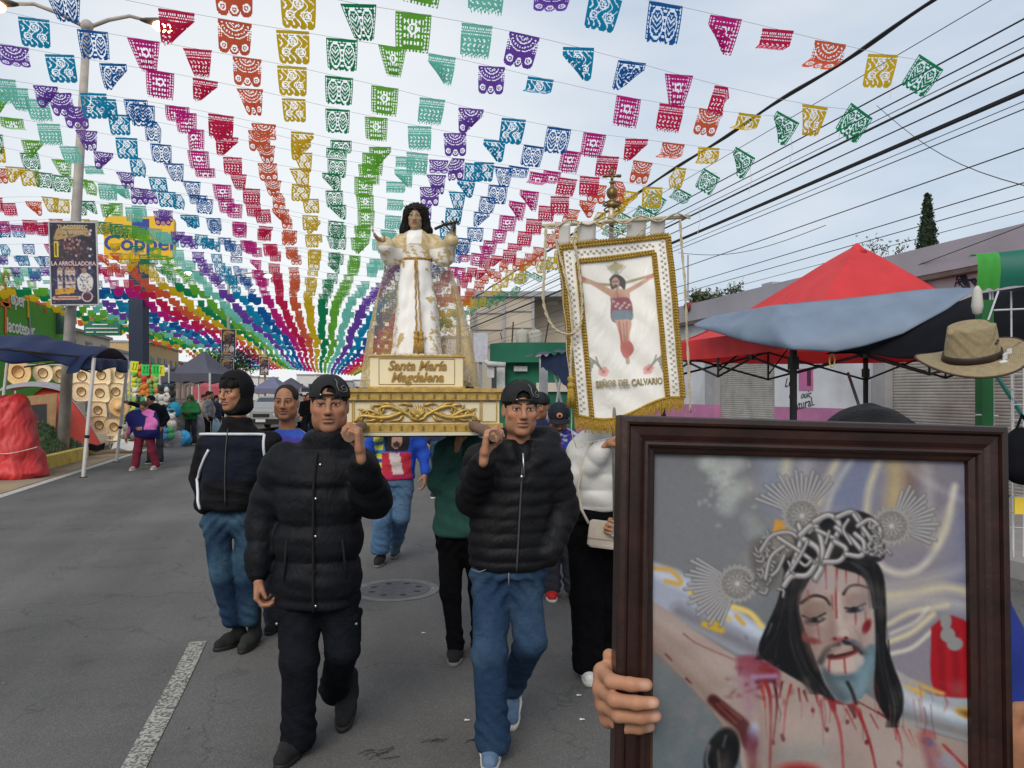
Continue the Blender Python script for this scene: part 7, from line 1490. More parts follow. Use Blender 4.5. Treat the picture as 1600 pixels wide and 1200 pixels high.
def veil(a, bq):
    s = 1 if a > .5 else -1; q = abs(a-.5)*2                       # q 1 at the front edges, 0 at the back
    zt, zb = 2.50-.03*q, 1.655+.02*(1-q)
    ang = q*2.25; tx, ty = s*.155*math.sin(min(ang, 1.75))+(0 if q < .8 else s*.02*(q-.8)*5), .10-.14*(1-math.cos(ang))*.55
    bx, by = s*(.37*math.sin(min(ang, 1.5))-.10*max(0, q-.7)/.3), .26-.26*(1-math.cos(ang))*.62
    w = bq**.85; fold = .016*math.sin(a*46+2*bq)*(.3+.7*bq)
    return (lerp(tx, bx, w)+fold*math.cos(ang)*.6+s*.02*math.sin(3.14*bq), lerp(ty, by, w)+fold*math.sin(ang), lerp(zt, zb, bq))
MB().grid(veil, 90, 40).build('mantle', M_LACE, st.t, local=True, smooth=True)
b = MB()
for k in range(60):
    a = 2*math.pi*k/60; b.ball((.2*math.cos(a)-.005+.01*math.sin(k*3), .2*math.sin(a)*.8, 1.845), (.016, .016, .008), 6, 4)
stuff(b.build('lace_hem', mat('cream lace', (.6, .53, .4), rough=.9, var=.2, scale=60), st.t, local=True, smooth=True))
# ================================================================ painting flat prints (banner embroidery, picture, posters)
class Canvas:
    """small raster in photo-like display colours, used as per-vertex print colours"""
    def __init__(s, x0, y0, x1, y1, step, bg):
        s.x = np.arange(x0, x1+step*.5, step); s.y = np.arange(y0, y1+step*.5, step); s.st = step
        s.C = np.tile(np.array(bg, float), (len(s.y), len(s.x), 1))
    def _sub(s, lo, hi):
        i0, i1 = np.searchsorted(s.x, [lo[0], hi[0]]); j0, j1 = np.searchsorted(s.y, [lo[1], hi[1]])
        return slice(j0, j1), slice(i0, i1)
    def _mix(s, sl, m, col, alpha):
        m = (np.clip(m, 0, 1)*alpha)[..., None]; s.C[sl] = s.C[sl]*(1-m)+np.array(col, float)*m
    def ell(s, c, r, col, f=1.5, rot=0, a=1.0):
        R = max(r)+f*2+2; sl = s._sub((c[0]-R, c[1]-R), (c[0]+R, c[1]+R)); X, Y = np.meshgrid(s.x[sl[1]]-c[0], s.y[sl[0]]-c[1])
        co, si = math.cos(rot), math.sin(rot); d = (np.hypot((X*co+Y*si)/r[0], (-X*si+Y*co)/r[1])-1)*min(r); s._mix(sl, .5-d/f, col, a); return s
    @staticmethod
    def spl(pts, n=8):
        p = np.array(pts, float)
        if len(p) < 3: return p
        q = np.vstack([2*p[0]-p[1], p, 2*p[-1]-p[-2]]); out = []
        for i in range(1, len(q)-2):
            for t in np.linspace(0, 1, n, endpoint=False): out.append(.5*((2*q[i])+(-q[i-1]+q[i+1])*t+(2*q[i-1]-5*q[i]+4*q[i+1]-q[i+2])*t*t+(-q[i-1]+3*q[i]-3*q[i+1]+q[i+2])*t**3))
        return np.vstack([out, p[-1]])
    def line(s, pts, w, col, f=1.5, a=1.0, w1=None, sm=True):
        p = s.spl(pts, 5) if sm else np.array(pts, float); w1 = w if w1 is None else w1; R = max(w, w1)+f*2+2
        sl = s._sub(p.min(0)-R, p.max(0)+R); X, Y = np.meshgrid(s.x[sl[1]], s.y[sl[0]])
        if X.size == 0: return s
        D = np.full(X.shape, 1e9); n = len(p)-1
        for i in range(n):
            ab = p[i+1]-p[i]; t = np.clip(((X-p[i, 0])*ab[0]+(Y-p[i, 1])*ab[1])/(ab@ab+1e-9), 0, 1)
            D = np.minimum(D, np.hypot(X-p[i, 0]-t*ab[0], Y-p[i, 1]-t*ab[1])-lerp(w, w1, (i+t)/n)/2)
        s._mix(sl, .5-D/f, col, a); return s
    def poly(s, pts, col, f=1.5, a=1.0, sm=True):
        p = np.array(pts, float)
        if sm: p = s.spl(np.vstack([p, p[:1]]), 4)[:-1]
        R = f*2+2; sl = s._sub(p.min(0)-R, p.max(0)+R); X, Y = np.meshgrid(s.x[sl[1]], s.y[sl[0]])
        if X.size == 0: return s
        D = np.full(X.shape, 1e9); ins = np.zeros(X.shape, bool)
        for i in range(len(p)):
            A, B = p[i], p[(i+1) % len(p)]; ab = B-A; t = np.clip(((X-A[0])*ab[0]+(Y-A[1])*ab[1])/(ab@ab+1e-9), 0, 1)
            D = np.minimum(D, np.hypot(X-A[0]-t*ab[0], Y-A[1]-t*ab[1])); ins ^= ((A[1] > Y) != (B[1] > Y)) & (X < (B[0]-A[0])*(Y-A[1])/(B[1]-A[1]+1e-12)+A[0])
        s._mix(sl, .5-np.where(ins, -D, D)/f, col, a); return s
    def obj(s, name, mapping, mt, parent, gain=1.0, smooth=True):
        X, Y = np.meshgrid(s.x, s.y); V = mapping(X, Y).reshape(-1, 3); nx, ny = len(s.x), len(s.y)
        jj, ii = np.meshgrid(np.arange(ny-1), np.arange(nx-1), indexing='ij'); a = (jj*nx+ii).ravel(); Q = np.stack([a, a+nx, a+nx+1, a+1], 1)
        c = s.C.reshape(-1, 3)/255; c = np.where(c <= .04045, c/12.92, ((c+.055)/1.055)**2.4)*gain
        return link(name, mesh_np(name, V, Q, mt, smooth, np.clip(c, 0, .85)), parent)
# ---------------------------------------------------------------- processional banner
BZ = 4.15; bo = P(960, 500, BZ)
ban = thing('processional_banner', 'white satin banner with gold braid and an embroidered crucified figure, on a tall pole', 'banner', (bo.x, bo.y, bo.z), 0, None, RC)
PXB = BZ/F
def bw(u, v): return .011*np.abs(np.sin((u*.75-v)*.022+.8))*np.clip((v-400)/60, 0, 1)*np.clip((640-v)/40, 0, 1)+.006*np.sin((u+v*.8)*.031)+ .010*np.sin((u-880)*.045+.004*(v-400))+.006*np.sin((u+v)*.03+1)+.004*np.sin((v-u*.6)*.055)+.0035*np.sin((u*.9-v)*.11)*np.clip((v-360)/80, 0, 1)
def BM(u, v, off=0):
    u = np.asarray(u, float); v = np.asarray(v, float)
    return np.stack([(u-960)*PXB, (500-v)*PXB, bw(u, v)+off-.10*(u-960)/110*.5], -1)
def BV(u, v, off=0): return Vector(BM(u, v, off))
cv = Canvas(0, 0, 200, 300, 1.5, (238, 234, 226))     # banner's own coordinates: 200 wide, 300 tall
def c2p(x, y):
    """banner coordinates to photo pixels (the cloth leans a little)"""
    a, b_ = x/200, y/300; bot = 655-26*a+10*np.sin(a*2*np.pi-.6)
    top = 386-24*a; u0 = 870+26*b_; u1 = 1049+24*b_; return u0+(u1-u0)*a, top+(bot-top)*b_
def t2c(u, v):
    b_ = (v-375)/280; a = (u-(870+26*b_))/(179-2*b_); top = 386-24*a; bot = 655-26*a+10*math.sin(a*2*math.pi-.6); return a*200, (v-top)/(bot-top)*300
def tc(*pts): return [t2c(*q) for q in pts]
sk = (188, 140, 115); skd = (150, 100, 85)
cv.line(tc((906, 441), (962, 444), (1026, 428)), 4.7, (150, 135, 95)); cv.line(tc((962, 412), (968, 480), (981, 566)), 7.0, (168, 150, 110)); cv.ell(t2c(962, 417), (14, 6), (170, 160, 110), 3)
cv.line(tc((910, 436), (932, 446), (956, 458)), 5.5, sk, w1=11); cv.line(tc((978, 456), (1002, 442), (1024, 428)), 8.6, sk, w1=6); cv.line(tc((906, 434), (913, 438)), 6.2, (170, 90, 80)); cv.line(tc((1010, 433), (1022, 428)), 6.2, (180, 110, 90))
cv.poly(tc((954, 452), (982, 452), (983, 475), (980, 492), (960, 492), (954, 470)), sk); cv.ell(t2c(968, 470), (10, 16), skd, 8, a=.5)
cv.line(tc((964, 452), (967, 480)), 1.6, (130, 40, 40), a=.7)
cv.poly(tc((955, 466), (984, 466), (986, 500), (956, 502)), (120, 50, 62)); cv.poly(tc((957, 485), (985, 484), (987, 500), (957, 502)), (92, 110, 122))
for k in range(8): cv.ell(t2c(959+3.4*k, 471+(k*7) % 11), (2.5, 2), (200, 170, 170), 1.5)
cv.poly(tc((960, 500), (986, 500), (983, 525), (985, 545), (971, 545), (968, 525)), sk); cv.line(tc((967, 503), (972, 540)), 3.1, (165, 60, 60), a=.8); cv.line(tc((979, 503), (979, 535)), 3.1, (170, 70, 65), a=.7); cv.line(tc((974, 505), (976, 540)), 1.6, (120, 85, 70))
cv.poly(tc((970, 535), (984, 533), (990, 548), (978, 560), (970, 548)), (180, 85, 80))
cv.poly(tc((952, 436), (960, 428), (970, 430), (978, 438), (976, 452), (968, 446), (956, 452)), (40, 32, 32)); cv.ell(t2c(962, 441), (7, 9), (170, 125, 105), 2); cv.line(tc((958, 440), (966, 439)), 1.6, (50, 35, 30)); cv.ell(t2c(962, 447), (4, 3), (60, 45, 42), 1.5)
for a_ in range(7): q = (957+2*a_, 428-abs(a_-3)*.4); cv.line(tc(q, (q[0]-9+3*a_, q[1]-12)), 1.2, (150, 145, 135))
for cx, cy, fl in ((943, 581, 1), (1012, 577, -1)):
    for k in range(5):
        a_ = k*1.256; q = t2c(cx, cy); cv.ell((q[0]+5*math.cos(a_), q[1]+5*math.sin(a_)), (5, 4), (226, 150, 145), 2)
    cv.ell(t2c(cx, cy), (3, 3), (200, 90, 90), 1.5)
    for k in range(6): cv.line(tc((cx, cy), (cx-fl*(8+3*k), cy-12-k*2), (cx-fl*(12+2*k), cy-22+k*5)), 1.6, (120, 120, 105), w1=3)
base_ = np.array((238, 234, 226.)); cv.C = cv.C*.80+base_*.20; cv.C += np.random.RandomState(2).normal(0, 1.5, cv.C.shape[:2])[..., None]
M_SATIN = mat('white satin', None, rough=.28, var=.03, scale=8, attr='Col', spec=.6, sheen=.1, fold=.18, fscale=7, fstretch=(1, .5, 1))
def cloth(X, Y): u, v = c2p(X, Y); return BM(u, v)
cv.obj('cloth', cloth, M_SATIN, ban, 1.0)
solidify([o for o in ban.children if o.name.startswith('cloth')][0], .003, -1)
M_BRAID = mat('gold braid', (.46, .29, .045), rough=.45, metal=.25, var=.35, scale=120, bump=.6, bscale=260)
def strip(path, w, name):
    """serrated metallic trim sewn on the cloth"""
    p = Canvas.spl(path, 14) if len(path) > 2 else np.array([lerp(np.array(path[0], float), np.array(path[1], float), t) for t in np.linspace(0, 1, 26)])
    L = np.concatenate([[0], np.cumsum(np.linalg.norm(np.diff(p, axis=0), axis=1))]); n = int(L[-1]/5); b = MB()
    for i in range(n):
        s0 = (i+.5)/n*L[-1]; q = np.array([np.interp(s0, L, p[:, k]) for k in (0, 1)]); q2 = np.array([np.interp(min(L[-1], s0+1), L, p[:, k]) for k in (0, 1)]); e = nrmz(q2-q) if i < n-1 else e; m = np.array([-e[1], e[0]])
        for sg_ in (-1, 1):
            a0, a1 = q-e*1.5, q+m*sg_*w/2+e*4.2; u0, v0 = c2p(*a0); u1, v1 = c2p(*a1); b.tube([BV(u0, v0, .006), (BV(u0, v0, .012)+BV(u1, v1, .012))/2, BV(u1, v1, .005)], [.004, .0075, .002], 5)
    return stuff(b.build(name, M_BRAID, ban, local=True))
strip([(4, 3), (4, 296)], 11, 'gold_braid'); strip([(196, 3), (196, 296)], 11, 'gold_braid'); strip([(4, 4), (196, 4)], 11, 'gold_braid')
strip([(32, 30), (32, 294)], 9, 'gold_braid'); strip([(168, 30), (168, 294)], 9, 'gold_braid'); strip([(32, 31), (168, 31)], 9, 'gold_braid')
b = MB()
for x in (17, 183):
    for k in range(54): u, v = c2p(x+2.5*(-1)**k, 12+k*5.2); b.ball(BV(u, v, .006), (.007, .008, .005), 6, 4)
for k in range(27): u, v = c2p(30+k*5.3, 17+2*(-1)**k); b.ball(BV(u, v, .006), (.008, .007, .005), 6, 4)
stuff(b.build('pearl_trim', mat('pearl trim', (.66, .62, .56), rough=.3, var=.05), ban, local=True, smooth=True))
b = MB()
for k in range(150):
    x = 2+196*k/149; u, v = c2p(x, 298); l_ = 21+4*math.sin(k*1.7); b.tube([BV(u, v, .003), BV(u+1.5*math.sin(k*2.3), v+l_*.6, .010), BV(u+2.5*math.sin(k*2.3), v+l_, .006)], [.0042, .0036, .0022], 4)
stuff(b.build('gold_fringe', M_BRAID, ban, local=True))
b = MB()
for k in range(70):
    x = 2+196*k/69; u, v = c2p(x, 298); b.ball(BV(u, v, .006), (.006, .008, .006), 6, 4)
stuff(b.build('fringe_heading', M_BRAID, ban, local=True))
M_EMB = mat('gold thread letters', (.33, .27, .14), rough=.5, var=.25, scale=90)
rt = frame_R(RC@Vector((1, .055, -.131)), RC@Vector((0, 1, 0)))
text('lettering', 'SEÑOR DEL CALVARIO', .049, M_EMB, ban, WM[ban.name]@BV(983, 598, .014), rt, ext=.003, sx=.74, offset=.001)
# tabs, crossbar, pole, finial
barL, barR = BV(846, 357, .03), BV(1079, 337, .03)
for x0, x1 in ((2, 22), (34, 66), (122, 156), (164, 190)):
    b = MB(); ua, va = c2p(x0, 2); ub, vb = c2p(x1, 2); ta = (va-lerp(357, 337, (ua-846)/233)); tb = (vb-lerp(357, 337, (ub-846)/233))
    b.grid(lambda a, t: BV(lerp(ua, ub, a), lerp(va, vb, a)-lerp(ta, tb, a)*t-3*math.sin(3.14*t), .004+.034*t), 4, 6); solidify(b.build('tab', mat('white satin tab', (.66, .64, .60), rough=.4, var=.04), ban, local=True, smooth=True), .003)
MB().tube([barL, barR], .011, 10).build('crossbar', mat('pale gilt bar', (.55, .47, .32), rough=.4, metal=.3, var=.15), ban, local=True, smooth=True)
M_CORD2 = mat('cream and gold cord', (.55, .47, .32), rough=.8, var=.35, scale=160, bump=.5, bscale=300)
def cord(pts, r=.007, name='cord', off=.02, strands=2):
    p = Canvas.spl(pts, 10); b = MB()
    for k in range(strands):
        ph = k*math.pi; b.tube([BV(q[0]+1.3*math.sin(i*1.1+ph), q[1], off+.004*math.cos(i*1.1+ph)) for i, q in enumerate(p)], r*.62, 5)
    return b.build(name, M_CORD2, ban, local=True, smooth=True)
wr_ = [(lerp(848, 1078, t), lerp(357, 337, t)+5*math.sin(t*26)) for t in np.linspace(0, 1, 40)]
cord(wr_, .006, 'wound_cord', .04)
cord([(852, 360), (850, 420), (848, 475), (862, 512), (884, 524), (902, 515), (907, 480), (902, 420), (895, 375), (905, 352)], .008, 'looped_cord', .05)
cord([(862, 365), (880, 430), (892, 500), (890, 560), (890, 590)], .007, 'hanging_cord', .045)
cord([(866, 372), (880, 480), (888, 600), (896, 692), (920, 690), (965, 682)], .004, 'edge_cord', .03, 1)
cord([(1064, 342), (1070, 430), (1076, 540), (1082, 645)], .007, 'edge_cord', .02)
cord([(935, 352), (985, 372), (1010, 352)], .004, 'edge_cord', .045); cord([(985, 350), (955, 368), (925, 352)], .004, 'edge_cord', .045)
tb = BV(890, 590, .05); b = MB(); RX = Matrix.Rotation(-math.pi/2, 3, 'X')
b.lathe([(.004, .01), (.017, 0), (.020, -.014), (.011, -.024), (.019, -.034), (.021, -.05), (.012, -.06)], tb, 10, RX)
for k in range(16):
    a = 2*math.pi*k/16; b.tube([tb+Vector((.012*math.cos(a), -.055, .012*math.sin(a))), tb+Vector((.022*math.cos(a), -.16, .022*math.sin(a)))], [.004, .0025], 4)
b.build('tassel', M_BRAID, ban, local=True, smooth=True)
M_POLE = mat('grey steel pole', (.30, .28, .26), rough=.45, metal=.5, var=.2, scale=20)
MB().tube([BV(956, 350, -.03), BV(964, 918, -.03)], .0135, 12).build('pole', M_POLE, ban, local=True, smooth=True)
MB().tube([BV(955.5, 318, -.02), BV(956, 352, -.02)], .015, 12).build('pole_top', mat('pale gilt bar', (0, 0, 0)), ban, local=True, smooth=True)
M_BRASS = mat('tarnished brass', (.20, .125, .045), rough=.4, metal=.6, var=.35, scale=50)
b = MB(); c0 = BV(957, 300, -.02)
b.lathe([(.012, -.09), (.030, -.075), (.034, -.062), (.016, -.045), (.012, -.035), (.026, -.02), (.032, 0), (.026, .02), (.010, .032), (.010, .05), (.018, .056), (.008, .066)], c0, 12, RX)
for a, d in ((0, (0, 1, 0)), (1, (1, 0, 0)), (2, (-1, 0, 0))):
    d = Vector(d); q = c0+Vector((0, .092, 0)); e = q+d*(.040 if a == 0 else .034); b.tube([q, q+d*.02, e], [.008, .007, .010], 6); b.ball(e+d*.008, .010, 8, 5)
b.tube([c0+Vector((0, .06, 0)), c0+Vector((0, .095, 0))], .008, 6)
b.build('finial_cross', M_BRASS, ban, local=True, smooth=True)
b = MB()
for s_ in (-1, 1):
    for k in range(2): b.tube([c0+Vector((s_*(.012+.03*math.sin(t)), -.075+.03*t/3*(-1 if k else 1)-.0, .012*math.cos(t*2))) for t in np.linspace(0, 3.1, 10)], .004, 5)
    b.tube([c0+Vector((s_*.012, -.06, 0)), c0+Vector((s_*.045, -.045, 0)), c0+Vector((s_*.05, -.07, 0)), c0+Vector((s_*.032, -.074, 0))], .004, 5)
b.build('finial_scrolls', M_BRASS, ban, local=True, smooth=True)
# ================================================================ framed picture in the foreground
Fo = P(970, 648, .962); fr_r = P(1577, 666, 1.0)-Fo; fr_d = P(968, 1200, .934)-Fo
FW = fr_r.length; RF = frame_R(fr_r, -fr_d); FH = .605; DPP = fr_d.length/552          # metres per photo pixel down
fr_t = thing('framed_picture', 'large picture in a dark moulded wooden frame held up in the foreground', 'framed picture', tuple(Fo), 0, None, RF)
def mahog():
    m = mat('dark mahogany', (.014, .0045, .003), rough=.4, spec=.3, coat=.3, bump=.08, bscale=90, mixcol=(.032, .010, .006), mixscale=14, mixlo=.35, mixhi=.7, var=.25, scale=24)
    m.node_tree.nodes['Principled BSDF'].inputs['Coat Roughness'].default_value = .25; return m
M_MAH = mahog()
prof = [(0, -.030), (0, -.004), (.002, 0), (.008, .002), (.011, .001), (.0125, -.004), (.014, -.003), (.024, -.004), (.030, -.007), (.0325, -.004), (.036, -.003), (.039, -.006), (.0405, -.010), (.045, -.0115), (.0475, -.0135), (.048, -.018), (.048, -.030)]
xs_ = (0, FW); ys_ = (0, -FH)
def side(p0, p1, inw, name):
    """moulding with mitred ends: p0->p1 along the outer edge, inw = inward direction"""
    p0, p1, inw = Vector(p0), Vector(p1), Vector(inw); e = (p1-p0).normalized(); rings = []
    for q, s in ((p0, 1), (p1, -1)): rings.append([q+inw*w+e*w*s*.9985+Vector((0, 0, z)) for w, z in prof])
    MB().loft(rings, cap=True).build(name, M_MAH, fr_t, local=True)
side((0, 0, 0), (FW, 0, 0), (0, -1, 0), 'moulding'); side((FW, 0, 0), (FW, -FH, 0), (-1, 0, 0), 'moulding'); side((FW, -FH, 0), (0, -FH, 0), (0, 1, 0), 'moulding'); side((0, -FH, 0), (0, 0, 0), (1, 0, 0), 'moulding')
MB().box((FW/2, -FH/2, -.0285), (FW-.02, FH-.02, .004)).build('backing_board', mat('brown backing board', (.16, .10, .06)), fr_t, local=True)
cv = Canvas(1020, 700, 1540, 1410, 1.35, (113, 115, 118)); E, Ln, Po = cv.ell, cv.line, cv.poly
yy_ = np.linspace(0, 1, len(cv.y))[:, None, None]; cv.C = cv.C*(1-.14*np.clip((yy_-.25)*2, 0, 1)*np.array([1.2, .7, .6]))
Po([(1190, 700), (1545, 700), (1545, 1080), (1400, 1060), (1260, 900), (1215, 810)], (126, 121, 130), 24)
E((1215, 745), (28, 55), (122, 130, 146), 30); E((1330, 755), (38, 70), (112, 118, 142), 34, .4); E((1505, 830), (32, 130), (112, 114, 138), 34); E((1425, 760), (14, 38), (120, 96, 88), 16); E((1470, 760), (40, 40), (116, 112, 124), 30); E((1345, 860), (30, 40), (132, 124, 138), 26)
for q, r, a in (((1108, 722), 16, .8), ((1128, 742), 18, .7), ((1145, 722), 20, .6), ((1142, 770), 18, .6), ((1136, 792), 15, .5), ((1160, 760), 16, .4), ((1180, 830), 15, .3), ((1170, 812), 10, .3)): E(q, (r, r*.85), (172, 178, 172), 14, a=a)
for k in range(60): q = (1100+rnd.gauss(28, 20), 720+abs(rnd.gauss(22, 26))); E(q, (rnd.uniform(2, 6), rnd.uniform(2, 5)), (150+rnd.uniform(-20, 35),)*3, 4, a=.35)
YC, CR, WHc = (204, 193, 158), (198, 193, 178), (202, 200, 198)
for pts, w, c, f, a in (([(1232, 702), (1228, 760), (1248, 860)], 14, YC, 14, .7), ([(1262, 712), (1252, 780), (1262, 850)], 20, WHc, 18, .35), ([(1310, 715), (1272, 800), (1256, 860)], 12, YC, 12, .75), ([(1340, 705), (1300, 770), (1280, 850)], 8, CR, 10, .6), ([(1380, 702), (1358, 765), (1352, 830)], 11, YC, 10, .7), ([(1402, 705), (1396, 800)], 24, (192, 164, 96), 20, .65), ([(1440, 705), (1452, 760), (1445, 820)], 14, CR, 18, .4),
                        ([(1492, 760), (1476, 830), (1446, 880), (1412, 896), (1380, 886), (1364, 862)], 10, CR, 9, .85), ([(1484, 800), (1460, 850), (1450, 815)], 16, YC, 16, .4), ([(1380, 932), (1430, 926), (1480, 918), (1535, 932)], 14, YC, 12, .7), ([(1385, 945), (1440, 938), (1535, 950)], 20, CR, 20, .5), ([(1388, 975), (1425, 956), (1480, 946)], 7, YC, 8, .8),
                        ([(1386, 1004), (1424, 988), (1458, 960)], 8, YC, 8, .85), ([(1390, 1022), (1425, 1012), (1456, 986)], 6, CR, 6, .9), ([(1392, 990), (1430, 972), (1450, 950)], 5, (220, 215, 195), 6, .6), ([(1386, 915), (1440, 908), (1500, 890)], 14, CR, 20, .4), ([(1420, 705), (1430, 740), (1500, 780)], 8, WHc, 14, .3)): Ln(pts, w, c, f, a)
Po([(1455, 980), (1488, 962), (1545, 1008), (1545, 1140), (1462, 1086)], (150, 20, 34), 3)
for x in (1470, 1492, 1512, 1528): Ln([(x, 990), (x+4, 1110)], 8, (112, 14, 26), 10, .5)
for x in (1481, 1503): Ln([(x, 990), (x+3, 1110)], 5, (172, 34, 46), 8, .5)
for q, r in (((1478, 972), (9, 12)), ((1481, 992), (12, 12)), ((1492, 1006), (13, 11)), ((1478, 966), (8, 6))): E(q, r, (132, 132, 130), 3)
# silver cross-beam
Po([(1015, 876), (1060, 890), (1120, 930), (1180, 972), (1230, 990), (1230, 1050), (1150, 1020), (1080, 980), (1015, 940)], (150, 155, 170), 6, sm=False)
Ln([(1015, 890), (1090, 925), (1180, 985), (1230, 1002)], 16, (184, 192, 206), 14, .8); Ln([(1060, 955), (1130, 990), (1220, 1035)], 22, (104, 100, 104), 18, .7)
Ln([(1022, 888), (1050, 892), (1064, 912), (1040, 908)], 7, (186, 150, 84), 5); Ln([(1078, 925), (1110, 945), (1140, 968)], 6, (196, 170, 90), 5); Ln([(1100, 975), (1128, 985), (1112, 968)], 9, (180, 150, 60), 5); Ln([(1145, 948), (1172, 958), (1190, 978)], 9, (205, 180, 110), 5); Ln([(1150, 962), (1162, 975)], 6, (190, 150, 70), 4)
Po([(1390, 1056), (1420, 1066), (1450, 1084), (1490, 1090), (1545, 1100), (1545, 1172), (1480, 1152), (1420, 1132), (1385, 1122)], (148, 158, 168), 4)
Ln([(1402, 1078), (1450, 1104), (1545, 1128)], 14, (190, 199, 208), 10, .85); Ln([(1400, 1112), (1460, 1132), (1545, 1156)], 16, (112, 110, 110), 12, .8); Ln([(1398, 1124), (1460, 1146), (1545, 1170)], 3, (70, 60, 58), 4, .7)
Ln([(1418, 1070), (1440, 1084)], 10, (190, 160, 90), 5); Ln([(1428, 1066), (1456, 1078), (1474, 1084)], 7, (184, 152, 84), 5); E((1516, 1116), (26, 9), (178, 146, 84), 4, .3); E((1516, 1117), (17, 5), (120, 88, 48), 5, .3); Po([(1384, 1036), (1440, 1072), (1420, 1072), (1392, 1056)], (152, 148, 146), 4)
# raised arm and chest
SKN, SKL, SKS = (152, 137, 130), (166, 152, 146), (122, 100, 90)
Po([(1012, 940), (1028, 944), (1090, 988), (1150, 1026), (1200, 1042), (1262, 1062), (1340, 1075), (1400, 1116), (1440, 1140), (1500, 1158), (1545, 1174), (1545, 1420), (1175, 1420), (1168, 1240), (1152, 1165), (1112, 1108), (1060, 1052), (1012, 1005)], SKN, 3, sm=False)
Ln([(1015, 960), (1080, 1000), (1150, 1050)], 24, SKL, 26, .6); Ln([(1015, 1003), (1070, 1052), (1120, 1106), (1150, 1150)], 16, SKS, 18, .7); Ln([(1020, 978), (1075, 1024), (1120, 1070)], 12, (132, 112, 102), 18, .45)
E((1310, 1180), (120, 50), SKL, 60, a=.4); Ln([(1165, 1130), (1180, 1200), (1186, 1400)], 14, SKS, 16, .6); E((1245, 1178), (60, 16), (120, 128, 128), 26, a=.6); E((1246, 1204), (36, 14), (156, 72, 66), 8, a=.9); E((1248, 1204), (24, 6), (96, 40, 52), 6, a=.8); E((1500, 1200), (60, 50), (140, 124, 118), 40, a=.5)
E((1128, 1180), (26, 44), (18, 20, 22), 5, .3); Ln([(1108, 1165), (1104, 1190), (1112, 1215)], 4, (130, 132, 134), 4, .7); Ln([(1134, 1150), (1130, 1166)], 4, (110, 112, 114), 4, .6); Ln([(1122, 1172), (1124, 1200)], 3, (96, 98, 100), 4, .6); E((1125, 1330), (22, 90), (22, 24, 26), 8)
BL1, BL2, BL3 = (130, 32, 38), (150, 40, 44), (78, 20, 26)
Po([(1150, 1028), (1176, 1024), (1214, 1042), (1216, 1062), (1182, 1066), (1154, 1052)], (122, 48, 66), 8, .9); Po([(1152, 1052), (1180, 1056), (1186, 1090), (1170, 1130), (1160, 1090)], (146, 112, 126), 14, .7); Ln([(1176, 1058), (1212, 1056)], 7, (150, 120, 150), 5, .9); Ln([(1182, 1066), (1210, 1064)], 5, (76, 40, 70), 4, .8); Ln([(1188, 1044), (1206, 1048)], 6, (120, 40, 40), 4)
Ln([(1114, 1094), (1130, 1108), (1160, 1134), (1172, 1160)], 17, (64, 24, 26), 6, .95, w1=24); Ln([(1120, 1100), (1150, 1130)], 4, (120, 66, 54), 4, .8); Ln([(1126, 1098), (1158, 1124)], 3, (126, 76, 62), 3, .7); E((1178, 1143), (8, 12), (150, 170, 200), 10, a=.9); E((1176, 1160), (12, 18), (96, 50, 76), 10, a=.7); Ln([(1172, 1165), (1180, 1215)], 16, (112, 60, 66), 10, .7); Ln([(1180, 1080), (1190, 1130), (1186, 1210)], 8, (136, 116, 114), 8, .7)
for pts, w, c in (([(1196, 1064), (1204, 1100), (1203, 1215)], 7, BL1), ([(1210, 1066), (1214, 1100), (1208, 1160)], 5, BL3), ([(1190, 1068), (1196, 1104)], 7, (160, 66, 56)), ([(1236, 1070), (1228, 1104), (1224, 1150)], 4, BL2), ([(1248, 1076), (1250, 1096)], 3, BL3), ([(1256, 1080), (1262, 1096)], 4, BL3), ([(1274, 1084), (1280, 1104)], 4, BL1), ([(1282, 1094), (1288, 1138)], 3, BL1), ([(1298, 1098), (1310, 1130), (1316, 1170), (1320, 1260)], 6, BL2), ([(1300, 1096), (1304, 1110)], 12, BL1),
                  ([(1336, 1104), (1350, 1134), (1364, 1180), (1376, 1250)], 6, BL1), ([(1328, 1100), (1336, 1120)], 10, BL3), ([(1322, 1108), (1338, 1140)], 3, BL1), ([(1344, 1110), (1356, 1156)], 3, BL2), ([(1360, 1116), (1372, 1138)], 2, BL1), ([(1372, 1112), (1398, 1132), (1400, 1156)], 2.4, BL1), ([(1392, 1126), (1404, 1160)], 2.4, (150, 80, 70)), ([(1398, 1128), (1408, 1162), (1410, 1190)], 2.4, BL1), ([(1410, 1136), (1426, 1166)], 2, (150, 80, 70)), ([(1420, 1140), (1432, 1168)], 2, (150, 80, 70)), ([(1340, 1096), (1372, 1114), (1390, 1126)], 2, BL3),
                  ([(1290, 1090), (1312, 1098), (1340, 1100)], 7, BL1), ([(1040, 1022), (1050, 1032)], 2, BL3), ([(1072, 1060), (1080, 1068)], 3, BL3), ([(1068, 990), (1090, 1006), (1150, 1032)], 2, (120, 66, 60)), ([(1222, 1066), (1218, 1090)], 3, BL3)): Ln(pts, w, c, 2, .95, w1=max(1.5, w*.5))
for q in ((1224, 1155), (1222, 1150), (1208, 1160), (1292, 1140), (1354, 1160), (1404, 1192), (1324, 1128), (1270, 1110), (1408, 1196)): E(q, (3, 4), BL3, 2)
E((1448, 1150), (14, 10), (150, 90, 90), 8); E((1452, 1160), (10, 6), (86, 84, 120), 6, .5); Ln([(1444, 1160), (1456, 1200)], 14, (118, 54, 66), 10, .8); Ln([(1474, 1164), (1510, 1200)], 4, BL2, 3); Ln([(1460, 1170), (1480, 1215)], 12, (128, 66, 76), 12, .7); E((1480, 1190), (14, 12), (130, 140, 160), 10, a=.6)
